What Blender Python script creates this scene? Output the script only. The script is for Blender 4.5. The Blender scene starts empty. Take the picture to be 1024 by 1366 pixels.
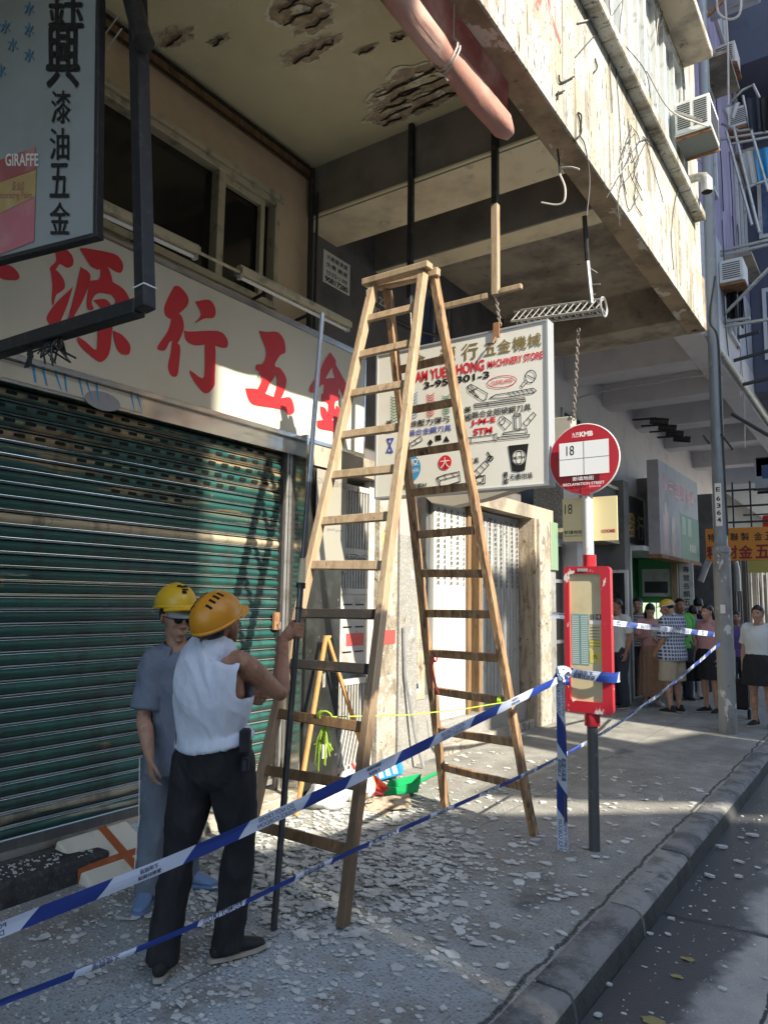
import bpy, bmesh, math, random
from mathutils import Vector as V, Matrix, noise
R_ = math.radians
random.seed(7)
S = bpy.context.scene
COL = S.collection

# ------------------------------------------------------------------ camera
CW, CH, FPX, HC = 1024.0, 1366.0, 985.99, 1.62
_y, _p, _r = R_(34.446), R_(6.7155), R_(.8164)
FW = V((-math.sin(_y)*math.cos(_p), math.cos(_y)*math.cos(_p), math.sin(_p)))
_r0 = V((math.cos(_y), math.sin(_y), 0)); _u0 = _r0.cross(FW)
RT = _r0*math.cos(_r) + _u0*math.sin(_r)
UP = -_r0*math.sin(_r) + _u0*math.cos(_r)
CAM = V((0, 0, HC))
cd = bpy.data.cameras.new('camera'); cam = bpy.data.objects.new('camera', cd); COL.objects.link(cam)
mw = Matrix((RT, UP, -FW)).transposed().to_4x4(); mw.translation = CAM
cam.matrix_world = mw
cd.sensor_fit = 'VERTICAL'; cd.sensor_height = 36; cd.sensor_width = 27; cd.lens = FPX/CH*36
cd.clip_end = 900; cd.clip_start = .05
S.camera = cam

# ------------------------------------------------------------------ light
SUN = V((1, -.265, .74)).normalized()          # towards the sun
w = bpy.data.worlds.new('World'); S.world = w; w.use_nodes = True
nt = w.node_tree; bg = nt.nodes['Background']
sk = nt.nodes.new('ShaderNodeTexSky'); sk.sky_type = 'NISHITA'; sk.sun_disc = False
sk.sun_elevation = math.asin(SUN.z); sk.sun_rotation = math.atan2(SUN.x, SUN.y)
nt.links.new(sk.outputs[0], bg.inputs[0]); bg.inputs[1].default_value = .15
sl = bpy.data.lights.new('sun', 'SUN'); sl.energy = 4.3; sl.angle = R_(.5); sl.color = (1, .93, .79)
so = bpy.data.objects.new('sun', sl); COL.objects.link(so)
so.rotation_euler = SUN.to_track_quat('Z', 'Y').to_euler(); so.location = (30, -8, 25)
S.view_settings.view_transform = 'Standard'; S.view_settings.look = 'None'
S.view_settings.exposure = 1.32; S.view_settings.gamma = 1
S.render.engine = 'CYCLES'
S.cycles.max_bounces = 8; S.cycles.diffuse_bounces = 5; S.cycles.use_denoising = True
S.cycles.sample_clamp_indirect = 6

# ------------------------------------------------------------------ placing: where a line of sight meets a wall, the ground ...
def ray(x, y): return FW + (x-512)/FPX*RT - (y-683)/FPX*UP
def atx(x, y, X): d = ray(x, y); return CAM + d*(X/d.x)
def aty(x, y, Y): d = ray(x, y); return CAM + d*(Y/d.y)
def atz(x, y, Z=0): d = ray(x, y); return CAM + d*((Z-HC)/d.z)
def atd(x, y, D): return CAM + ray(x, y)*D

# ------------------------------------------------------------------ materials
def _nodes(name):
    m = bpy.data.materials.new(name); m.use_nodes = True
    t = m.node_tree; return m, t, t.nodes['Principled BSDF'], t.nodes.new, t.links.new
def _c(c): return (c[0], c[1], c[2], 1) if not isinstance(c, (int, float)) else (c, c, c, 1)
def ramp(t, src, lo, hi):
    n = t.nodes.new('ShaderNodeMapRange'); n.inputs[1].default_value = lo; n.inputs[2].default_value = hi
    n.interpolation_type = 'SMOOTHSTEP'
    t.links.new(src, n.inputs[0]); return n.outputs[0]
def mixc(t, f, a, b):
    n = t.nodes.new('ShaderNodeMix'); n.data_type = 'RGBA'
    if isinstance(f, (int, float)): n.inputs[0].default_value = f
    else: t.links.new(f, n.inputs[0])
    for i, s in ((6, a), (7, b)):
        if hasattr(s, 'links') or hasattr(s, 'is_linked'): t.links.new(s, n.inputs[i])
        else: n.inputs[i].default_value = _c(s)
    return n.outputs[2]
def tnoise(t, co, sc, det=6, stretch=None, rough=.6, dist=0):
    if stretch:
        mp = t.nodes.new('ShaderNodeMapping'); mp.inputs['Scale'].default_value = stretch
        t.links.new(co, mp.inputs[0]); co = mp.outputs[0]
    n = t.nodes.new('ShaderNodeTexNoise'); n.inputs['Scale'].default_value = sc; n.inputs['Detail'].default_value = det
    n.inputs['Roughness'].default_value = rough; n.inputs['Distortion'].default_value = dist
    t.links.new(co, n.inputs['Vector']); return n.outputs[0]
def M(name, c, layers=(), rough=.75, metal=0., bump=0., bsc=40, bst=None, spec=.4, rvar=0., trans=0., coat=0.):
    """c: base colour; layers: (colour, noise scale, lo, hi, stretch) worn or stained patches laid over it in turn"""
    m, t, b, N, L = _nodes(name)
    co = N('ShaderNodeTexCoord').outputs['Object']
    col = None
    for k, (c2, sc, lo, hi, st) in enumerate(layers):
        mp = N('ShaderNodeMapping'); mp.inputs['Location'].default_value = (k*3.1, k*5.7, k*1.9); L(co, mp.inputs[0])
        f = ramp(t, tnoise(t, mp.outputs[0], sc, 7, st), lo, hi)
        col = mixc(t, f, c if col is None else col, c2)
    if col is None: b.inputs['Base Color'].default_value = _c(c)
    else: L(col, b.inputs['Base Color'])
    b.inputs['Roughness'].default_value = rough; b.inputs['Metallic'].default_value = metal
    b.inputs['Specular IOR Level'].default_value = spec
    if coat: b.inputs['Coat Weight'].default_value = coat
    if trans: b.inputs['Transmission Weight'].default_value = trans
    if rvar:
        f = tnoise(t, co, 9, 5); mr = N('ShaderNodeMapRange'); mr.inputs[3].default_value = max(.03, rough-rvar); mr.inputs[4].default_value = min(1, rough+rvar)
        L(f, mr.inputs[0]); L(mr.outputs[0], b.inputs['Roughness'])
    if bump:
        bp = N('ShaderNodeBump'); bp.inputs['Strength'].default_value = bump; bp.inputs['Distance'].default_value = .02
        L(tnoise(t, co, bsc, 6, bst), bp.inputs['Height']); L(bp.outputs[0], b.inputs['Normal'])
    return m

MT = {}
def mk(name, *a, **k): MT[name] = M(name, *a, **k); return MT[name]
mk('ceiling_paint', (.76, .69, .43), [((.64, .58, .36), 1.1, .4, .75, None), ((.82, .76, .52), 2.3, .55, .75, None), ((.50, .42, .26), 6, .66, .8, None)], rough=.9, bump=.15, bsc=18)
mk('stained_soffit', (.44, .37, .28), [((.22, .19, .155), 1.6, .4, .62, None), ((.30, .26, .20), 3.2, .52, .7, None), ((.07, .065, .06), 7, .6, .75, None)], rough=.95, bump=.3, bsc=22)
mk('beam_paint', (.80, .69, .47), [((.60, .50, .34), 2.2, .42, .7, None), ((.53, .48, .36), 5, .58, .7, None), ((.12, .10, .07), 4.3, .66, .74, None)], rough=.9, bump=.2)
mk('beam_dark', (.30, .27, .22), [((.20, .18, .155), 2, .4, .7, None), ((.25, .22, .17), 5, .6, .75, None)], rough=.95, bump=.2)  # beam sides: the shade they stand in is put into this colour
mk('edge_brown', (.40, .30, .19), [((.22, .17, .11), 3, .4, .65, None), ((.60, .56, .46), 2.6, .60, .63, (1.6, .8, 1)), ((.14, .11, .08), 9, .62, .75, None)], rough=.95, bump=.3)
mk('tan_wall', (.66, .51, .33), [((.52, .40, .26), 1.8, .4, .7, None), ((.56, .48, .36), 4, .6, .75, None), ((.2, .15, .1), 12, .7, .78, None)], rough=.9, bump=.15)
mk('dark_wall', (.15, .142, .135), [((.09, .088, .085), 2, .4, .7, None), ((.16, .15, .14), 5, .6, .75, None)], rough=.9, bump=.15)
mk('facade_paint', (.41, .405, .365), [((.38, .35, .27), 1.1, .42, .60, (1, 2, .6)), ((.24, .21, .155), 1.5, .47, .66, (1, 3.2, .35)), ((.47, .46, .41), 2.2, .48, .56, (1, 1.4, .9)), ((.13, .115, .085), 2.2, .54, .68, (1, 5.5, .28)), ((.44, .43, .38), 1.3, .55, .62, (1, 1.2, 1)), ((.045, .04, .035), 8, .59, .67, (1, 2.4, .6)), ((.16, .14, .10), 34, .57, .66, None)], rough=.95, bump=.45, bsc=24)
mk('raw_concrete', (.66, .53, .36), [((.47, .37, .24), 14, .4, .6, None), ((.48, .42, .32), 30, .6, .7, None)], rough=1, bump=1., bsc=45)
mk('peel_rim', (.85, .80, .60), [((.5, .46, .33), 20, .5, .6, None)], rough=.9)
mk('rebar', (.035, .026, .02), [((.12, .05, .02), 20, .55, .7, None)], rough=.9)
mk('grey_paint', (.30, .31, .32), [((.2, .2, .2), 6, .55, .75, None)], rough=.6)
mk('black_metal', (.022, .022, .024), [((.05, .05, .05), 20, .5, .7, None)], rough=.45, rvar=.1)
mk('dark_metal', (.05, .05, .05), [((.1, .07, .05), 15, .55, .7, None)], rough=.5, metal=.3)
mk('glass_dark', (.012, .012, .012), [((.03, .028, .024), 1.5, .5, .8, None)], rough=.12, spec=.5)
mk('alu', (.55, .55, .54), [((.35, .34, .32), 10, .5, .7, None)], rough=.35, metal=.8, rvar=.1)
mk('alu_cream', (.56, .50, .34), [((.3, .27, .2), 8, .5, .7, None)], rough=.5, metal=.2)
mk('stainless', (.62, .6, .56), [((.4, .38, .35), 5, .5, .8, (1, 1, 6))], rough=.18, metal=1., rvar=.08)
mk('sign_white', (.60, .57, .46), [((.54, .50, .38), 2, .5, .8, None)], rough=.35)
mk('board_white', (.74, .72, .64), [((.68, .64, .53), 3, .5, .8, None), ((.45, .4, .32), 9, .68, .8, None)], rough=.5)
mk('sign_red', (.56, .025, .03), rough=.4)
mk('ink_red', (.62, .02, .03), rough=.5)
mk('ink_black', (.012, .012, .012), rough=.5)
mk('ink_gold', (.27, .20, .07), rough=.45, metal=.2)
mk('ink_blue', (.03, .06, .42), rough=.5)
mk('ink_cyan', (.04, .28, .55), rough=.5)
mk('ink_green', (.05, .25, .12), rough=.5)
mk('ink_white', (.8, .8, .78), rough=.5)
mk('wood', (.41, .30, .19), [((.31, .215, .125), 3, .4, .7, (7, 7, .6)), ((.52, .39, .26), 5, .55, .75, (9, 9, .5)), ((.14, .085, .045), 4, .57, .72, (8, 8, .8)), ((.30, .19, .1), 9, .6, .7, None)], rough=.7, bump=.25, bsc=12, bst=(9, 9, .8))
mk('wood_dark', (.24, .145, .07), [((.14, .08, .04), 3, .4, .7, (7, 7, .7)), ((.36, .24, .13), 6, .56, .75, (9, 9, .6)), ((.07, .045, .03), 5, .62, .74, None)], rough=.75, bump=.25, bsc=12, bst=(9, 9, .8))
mk('wood_black', (.035, .03, .026), [((.10, .065, .04), 8, .55, .72, None)], rough=.65, bump=.2)
mk('red_canvas', (.40, .12, .09), [((.28, .075, .06), 2.5, .4, .7, (1, .6, 1)), ((.62, .38, .31), 3, .5, .75, (1, .5, 1))], rough=.8, bump=.35, bsc=9)
mk('pink_canvas', (.44, .22, .17), [((.58, .37, .30), 3, .45, .65, (1, .5, 1)), ((.27, .10, .075), 4, .6, .75, None)], rough=.8, bump=.35, bsc=9)
mk('step_stone', (.055, .056, .056), [((.1, .1, .1), 30, .52, .65, None), ((.03, .03, .03), 6, .5, .7, None)], rough=.9, bump=.7, bsc=60)
mk('marble', (.022, .023, .022), [((.045, .048, .045), 6, .45, .75, None), ((.13, .13, .12), 16, .64, .7, None)], rough=.22, spec=.35)
mk('granite_grey', (.27, .26, .24), [((.38, .37, .34), 60, .5, .6, None), ((.16, .15, .14), 5, .55, .75, None), ((.5, .46, .38), 12, .64, .7, None)], rough=.6, bump=.2)
mk('dirty_plaster', (.44, .40, .33), [((.30, .26, .20), 3, .42, .62, None), ((.20, .165, .12), 6, .52, .64, (1, 1, .4)), ((.52, .49, .43), 11, .56, .62, None), ((.10, .085, .07), 17, .60, .68, (1, 1, .5)), ((.05, .045, .04), 40, .62, .70, None)], rough=.9, bump=.6)
mk('tile_white', (.66, .65, .6), [((.5, .47, .4), 5, .5, .75, None), ((.3, .26, .2), 9, .62, .75, None)], rough=.4)
mk('gate_grey', (.48, .46, .42), [((.34, .31, .27), 6, .5, .7, None), ((.2, .15, .1), 14, .64, .74, None)], rough=.5)
mk('shutter_white', (.58, .58, .55), [((.6, .58, .52), 5, .5, .75, (1, 1, .5)), ((.3, .28, .25), 10, .68, .78, None)], rough=.45)
mk('shutter_pale', (.36, .36, .345), [((.26, .26, .25), 5, .45, .7, (1, 3, .6)), ((.12, .12, .11), 9, .6, .7, None)], rough=.5)  # same white shutter as its neighbour, part of its shade kept in the grey
mk('shutter_grey', (.09, .092, .092), [((.15, .15, .15), 5, .45, .75, (1, 4, .6)), ((.05, .05, .05), 9, .6, .7, None)], rough=.45)
mk('shut_strip', (.60, .57, .53), [((.25, .22, .18), 6, .5, .75, (1, .4, 1))], rough=.3, metal=.7)
mk('void', (.006, .006, .006), rough=.9)
mk('cream_sign', (.72, .60, .32), rough=.45)
mk('bus_red', (.42, .02, .03), [((.4, .02, .03), 6, .5, .7, None)], rough=.3)
mk('bus_red_worn', (.42, .018, .03), [((.62, .58, .52), 13, .62, .635, (1, 1, .5))], rough=.4)
mk('pole_white', (.60, .60, .57), [((.38, .36, .33), 12, .58, .66, None), ((.3, .3, .28), 4, .5, .8, None)], rough=.5)
mk('pole_dark', (.07, .075, .075), [((.13, .12, .11), 14, .55, .7, None)], rough=.5)
mk('lamp_grey', (.24, .27, .29), [((.16, .18, .19), 5, .45, .7, (1, 1, .3)), ((.36, .36, .34), 8, .6, .7, (1, 1, .5))], rough=.5, metal=.2)
mk('lamp_dirty', (.27, .27, .26), [((.16, .16, .15), 4, .45, .7, (1, 1, .4)), ((.55, .54, .50), 7, .58, .62, (1, 1, .6)), ((.1, .1, .09), 9, .64, .72, None)], rough=.6, bump=.25)
mk('paper', (.70, .68, .62), rough=.8)
mk('paper_tan', (.58, .50, .30), [((.5, .42, .24), 5, .5, .7, None)], rough=.35)
mk('paper_teal', (.16, .30, .29), [((.22, .36, .34), 90, .5, .6, (1, 1, 3))], rough=.4)
mk('paper_yellow', (.62, .52, .12), rough=.4)
mk('tape_white', (.52, .58, .70), rough=.35, spec=.5)
mk('tape_blue', (.015, .04, .22), rough=.3, spec=.5)
mk('tape_text', (.05, .06, .12), rough=.5)
mk('foam', (.72, .68, .56), [((.6, .54, .4), 6, .5, .75, None), ((.4, .35, .25), 14, .66, .75, None)], rough=.8, bump=.15)
mk('tape_brown', (.40, .11, .04), [((.5, .2, .09), 12, .5, .7, None)], rough=.35)
mk('plastic_green', (.02, .42, .14), rough=.4)
mk('plastic_red', (.62, .08, .07), rough=.4)
mk('plastic_blue', (.03, .28, .52), rough=.4)
mk('plastic_bag', (.78, .78, .76), rough=.4)
mk('lime_string', (.42, .62, .05), rough=.5)
mk('steel_pole', (.11, .11, .115), [((.2, .19, .18), 9, .55, .7, None)], rough=.3, metal=.7)
mk('steel_light', (.48, .49, .5), [((.3, .3, .3), 9, .55, .7, None)], rough=.3, metal=.6)
mk('chain', (.32, .28, .24), [((.18, .1, .06), 30, .5, .6, None)], rough=.5, metal=.6)
mk('cable', (.05, .048, .045), rough=.6)
mk('cable_pale', (.5, .47, .42), rough=.6)
mk('plaster_chip', (.57, .575, .545), [((.40, .39, .36), 4, .42, .7, None), ((.70, .70, .67), 9, .55, .7, None)], rough=.95, bump=.3, bsc=50)
mk('lav_paint', (.66, .63, .63), [((.56, .53, .53), 2, .45, .75, None)], rough=.8)
mk('lav_wall', (.28, .245, .40), [((.36, .34, .48), 2, .42, .66, (1, 2, .5)), ((.15, .135, .21), 3, .52, .70, (1, 5, .3)), ((.09, .085, .1), 8, .62, .7, (1, 3, .5))], rough=.85)
mk('pale_blue_wall', (.48, .52, .58), [((.36, .38, .42), 2, .5, .8, (1, 5, .4)), ((.17, .17, .18), 4, .54, .70, (1, 6, .3)), ((.1, .1, .1), 10, .62, .7, None)], rough=.85)
mk('navy_wall', (.09, .10, .14), [((.06, .07, .1), 2, .5, .8, None)], rough=.9)
mk('glass_blue', (.06, .10, .19), [((.14, .19, .28), 3, .45, .7, None)], rough=.08, spec=.6)
mk('glass_pale', (.22, .27, .27), [((.5, .52, .48), 1.6, .42, .62, (1, 2.4, .5)), ((.08, .1, .11), 2.2, .55, .7, None)], rough=.1, spec=.6)
mk('frame_white', (.6, .6, .58), [((.4, .38, .35), 8, .55, .7, None)], rough=.5)
mk('ac_white', (.66, .66, .62), [((.5, .48, .42), 5, .55, .75, None)], rough=.5)
mk('ac_under', (.18, .20, .19), [((.28, .16, .08), 7, .6, .68, None)], rough=.7)
mk('rust', (.30, .15, .07), [((.18, .09, .05), 12, .5, .6, None)], rough=.9)
mk('galv', (.42, .42, .40), [((.28, .26, .23), 9, .5, .7, None)], rough=.45, metal=.5)
mk('grey_panel', (.36, .34, .29), [((.28, .26, .22), 4, .5, .75, None), ((.5, .47, .4), 20, .66, .7, None)], rough=.6)
mk('mesh_black', (.04, .042, .045), [((.08, .08, .085), 40, .5, .6, None)], rough=.5, bump=.6, bsc=50)
mk('gold', (.62, .43, .14), rough=.4)
mk('green_paint', (.015, .11, .04), rough=.5)
mk('corr_green', (.20, .30, .19), [((.14, .2, .14), 5, .5, .7, None)], rough=.5)
mk('billboard_grey', (.36, .34, .35), [((.28, .26, .27), 3, .45, .7, None)], rough=.6)
mk('orange_sign', (.64, .24, .03), [((.5, .17, .03), 3, .5, .8, None)], rough=.5)
mk('maroon', (.22, .02, .02), rough=.5)
mk('shop_dark', (.045, .045, .048), [((.09, .085, .08), 2, .5, .7, None)], rough=.5)
mk('shop_mid', (.17, .165, .16), [((.1, .1, .1), 3, .45, .7, None)], rough=.7)
mk('opp_wall', (.40, .37, .32), [((.3, .27, .23), 1, .45, .75, None)], rough=.9)
mk('skin_dark', (.34, .175, .105), [((.25, .12, .07), 13, .42, .66, None), ((.40, .22, .14), 30, .56, .7, None)], rough=.48, bump=.18, bsc=60)
mk('skin', (.40, .23, .155), [((.33, .165, .105), 14, .42, .66, None), ((.46, .28, .2), 30, .56, .7, None)], rough=.5, bump=.18, bsc=60)
mk('skin_light', (.50, .30, .21), [((.45, .25, .17), 9, .45, .7, None)], rough=.5)
mk('hair', (.012, .011, .010), [((.03, .027, .025), 30, .5, .7, None)], rough=.45)
mk('cloth_white', (.60, .64, .72), [((.52, .56, .65), 7, .45, .7, None)], rough=.95, bump=.5, bsc=11, bst=(1.6, 1.6, .55))
mk('cloth_black', (.013, .013, .015), [((.022, .022, .025), 8, .5, .7, None)], rough=.8, bump=.7, bsc=9, bst=(1.4, 1.4, .7))
mk('cloth_polo', (.15, .18, .235), [((.12, .145, .19), 7, .45, .7, None)], rough=.9, bump=.6, bsc=10, bst=(1.5, 1.5, .6))
mk('cloth_denim', (.125, .15, .185), [((.16, .19, .235), 8, .45, .7, None)], rough=.9, bump=.6, bsc=9, bst=(1.5, 1.5, .6))
mk('cloth_pink', (.50, .27, .27), rough=.9)
mk('cloth_tan', (.34, .20, .13), [((.27, .155, .1), 8, .45, .7, None)], rough=.9)
mk('cloth_khaki', (.38, .32, .24), rough=.9)
mk('cloth_green', (.12, .42, .09), rough=.9)
mk('cloth_purple', (.13, .08, .24), rough=.9)
mk('cloth_blue', (.14, .20, .33), rough=.9)
mk('cloth_navy', (.03, .035, .05), rough=.9)
mk('cloth_pale', (.55, .56, .55), rough=.9)
mk('orange_bag', (.60, .17, .03), rough=.6)
mk('helmet_orange', (.60, .25, .012), [((.5, .19, .015), 6, .5, .8, None)], rough=.35, spec=.5)
mk('helmet_yellow', (.64, .40, .02), [((.5, .29, .02), 7, .55, .8, None)], rough=.35, spec=.5)
mk('shoe_black', (.016, .016, .017), rough=.7)
mk('shoe_sole', (.36, .33, .28), rough=.8)
mk('shoe_blue', (.14, .22, .36), rough=.6)
mk('lens', (.01, .01, .012), rough=.08)
mk('leaf_dry', (.30, .25, .10), rough=.8)
mk('box_blue', (.03, .05, .25), rough=.5)
mk('puddle', (.02, .022, .024), rough=.05)
mk('pale_pink_tile', (.52, .36, .33), [((.42, .3, .27), 5, .5, .7, None)], rough=.5)
mk('ply', (.44, .37, .28), [((.28, .21, .14), 4, .45, .65, (5, 5, .7)), ((.17, .125, .08), 8, .55, .68, None), ((.07, .06, .05), 20, .62, .7, None)], rough=.9, bump=.4)

def emis(name, c, st):
    m, t, b, N, L = _nodes(name); b.inputs['Base Color'].default_value = _c(c)
    b.inputs['Emission Color'].default_value = _c(c); b.inputs['Emission Strength'].default_value = st; MT[name] = m
emis('lit_shop', (.75, .9, .62), .5)
emis('lit_green', (.02, .10, .035), .04)

def checked():
    m, t, b, N, L = _nodes('cloth_checked'); co = N('ShaderNodeTexCoord').outputs['Object']
    sep = N('ShaderNodeSeparateXYZ'); L(co, sep.inputs[0])
    def band(src, f):
        a = N('ShaderNodeMath'); a.operation = 'MULTIPLY'; L(src, a.inputs[0]); a.inputs[1].default_value = f
        s = N('ShaderNodeMath'); s.operation = 'FRACT'; L(a.outputs[0], s.inputs[0])
        g = N('ShaderNodeMath'); g.operation = 'GREATER_THAN'; L(s.outputs[0], g.inputs[0]); g.inputs[1].default_value = .62
        return g.outputs[0]
    ad = N('ShaderNodeMath'); L(sep.outputs[0], ad.inputs[0]); L(sep.outputs[1], ad.inputs[1])
    c1 = mixc(t, band(ad.outputs[0], 17), (.035, .055, .12), (.42, .46, .52))
    c2 = mixc(t, band(sep.outputs[2], 19), c1, (.45, .49, .55))
    L(c2, b.inputs['Base Color']); b.inputs['Roughness'].default_value = .9; MT['cloth_checked'] = m
checked()
def striped():
    m, t, b, N, L = _nodes('cloth_striped'); co = N('ShaderNodeTexCoord').outputs['Object']
    sep = N('ShaderNodeSeparateXYZ'); L(co, sep.inputs[0])
    a = N('ShaderNodeMath'); a.operation = 'MULTIPLY'; L(sep.outputs[2], a.inputs[0]); a.inputs[1].default_value = 22
    s = N('ShaderNodeMath'); s.operation = 'FRACT'; L(a.outputs[0], s.inputs[0])
    g = N('ShaderNodeMath'); g.operation = 'GREATER_THAN'; L(s.outputs[0], g.inputs[0]); g.inputs[1].default_value = .5
    L(mixc(t, g.outputs[0], (.12, .12, .13), (.36, .36, .36)), b.inputs['Base Color']); b.inputs['Roughness'].default_value = .9; MT['cloth_striped'] = m
striped()

def shutter_mat():
    """green enamel on the slats, worn through to primer and rust along whole slats"""
    m, t, b, N, L = _nodes('shutter_green'); co = N('ShaderNodeTexCoord').outputs['Object']
    sep = N('ShaderNodeSeparateXYZ'); L(co, sep.inputs[0])
    mul = N('ShaderNodeMath'); mul.operation = 'DIVIDE'; L(sep.outputs[2], mul.inputs[0]); mul.inputs[1].default_value = .081
    fl = N('ShaderNodeMath'); fl.operation = 'FLOOR'; L(mul.outputs[0], fl.inputs[0])
    wn = N('ShaderNodeTexWhiteNoise'); wn.noise_dimensions = '1D'; L(fl.outputs[0], wn.inputs['W'])
    cmb = N('ShaderNodeCombineXYZ'); L(fl.outputs[0], cmb.inputs[2]); L(sep.outputs[1], cmb.inputs[1])
    col = mixc(t, wn.outputs[0], (.011, .062, .057), (.022, .108, .090))
    n1 = tnoise(t, cmb.outputs[0], 1.3, 6, (1, 1, 3.7))
    col = mixc(t, ramp(t, n1, .5, .72), col, (.03, .075, .08))
    n2 = tnoise(t, co, 5, 6, (1, .35, 5))
    col = mixc(t, ramp(t, n2, .58, .72), col, (.008, .026, .025))
    n3 = tnoise(t, co, 3, 7, (1, .3, 6))
    # height-dependent wear: the perforated slats at the top and two low slats are rubbed to primer
    z = sep.outputs[2]
    def bandz(a, b2, soft):
        u = ramp(t, z, a-soft, a+soft); v = ramp(t, z, b2+soft, b2-soft)
        k = N('ShaderNodeMath'); k.operation = 'MULTIPLY'; L(u, k.inputs[0]); L(v, k.inputs[1]); return k.outputs[0]
    def wear(zb, lo, hi, c):
        nonlocal col
        k = N('ShaderNodeMath'); k.operation = 'MULTIPLY'; L(zb, k.inputs[0]); L(ramp(t, n3, lo, hi), k.inputs[1])
        col = mixc(t, k.outputs[0], col, c)
    wear(bandz(2.25, 2.95, .05), .50, .56, (.25, .19, .105))
    wear(bandz(2.025, 2.11, .012), .36, .42, (.42, .35, .24))
    wear(bandz(.12, .40, .03), .47, .54, (.30, .27, .2))
    wear(bandz(1.0, 2.2, .1), .66, .69, (.30, .30, .26))
    n5 = tnoise(t, co, 2.2, 6, (1, 3.5, .5)); k5 = N('ShaderNodeMath'); k5.operation = 'MULTIPLY'; L(ramp(t, n5, .48, .66), k5.inputs[0]); k5.inputs[1].default_value = .62
    col = mixc(t, k5.outputs[0], col, (.022, .034, .030))
    n6 = tnoise(t, co, 7, 7, (1, .8, 1.4)); col = mixc(t, ramp(t, n6, .64, .70), col, (.16, .11, .06))
    n4 = tnoise(t, co, 40, 4)
    col = mixc(t, ramp(t, n4, .68, .74), col, (.03, .035, .03))
    L(col, b.inputs['Base Color'])
    mr = N('ShaderNodeMapRange'); L(n2, mr.inputs[0]); mr.inputs[3].default_value = .22; mr.inputs[4].default_value = .6
    L(mr.outputs[0], b.inputs['Roughness']); b.inputs['Specular IOR Level'].default_value = .5
    bp = N('ShaderNodeBump'); bp.inputs['Strength'].default_value = .12; bp.inputs['Distance'].default_value = .01
    L(tnoise(t, co, 6, 5, (1, .4, 3)), bp.inputs['Height']); L(bp.outputs[0], b.inputs['Normal'])
    MT['shutter_green'] = m
shutter_mat()

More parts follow.
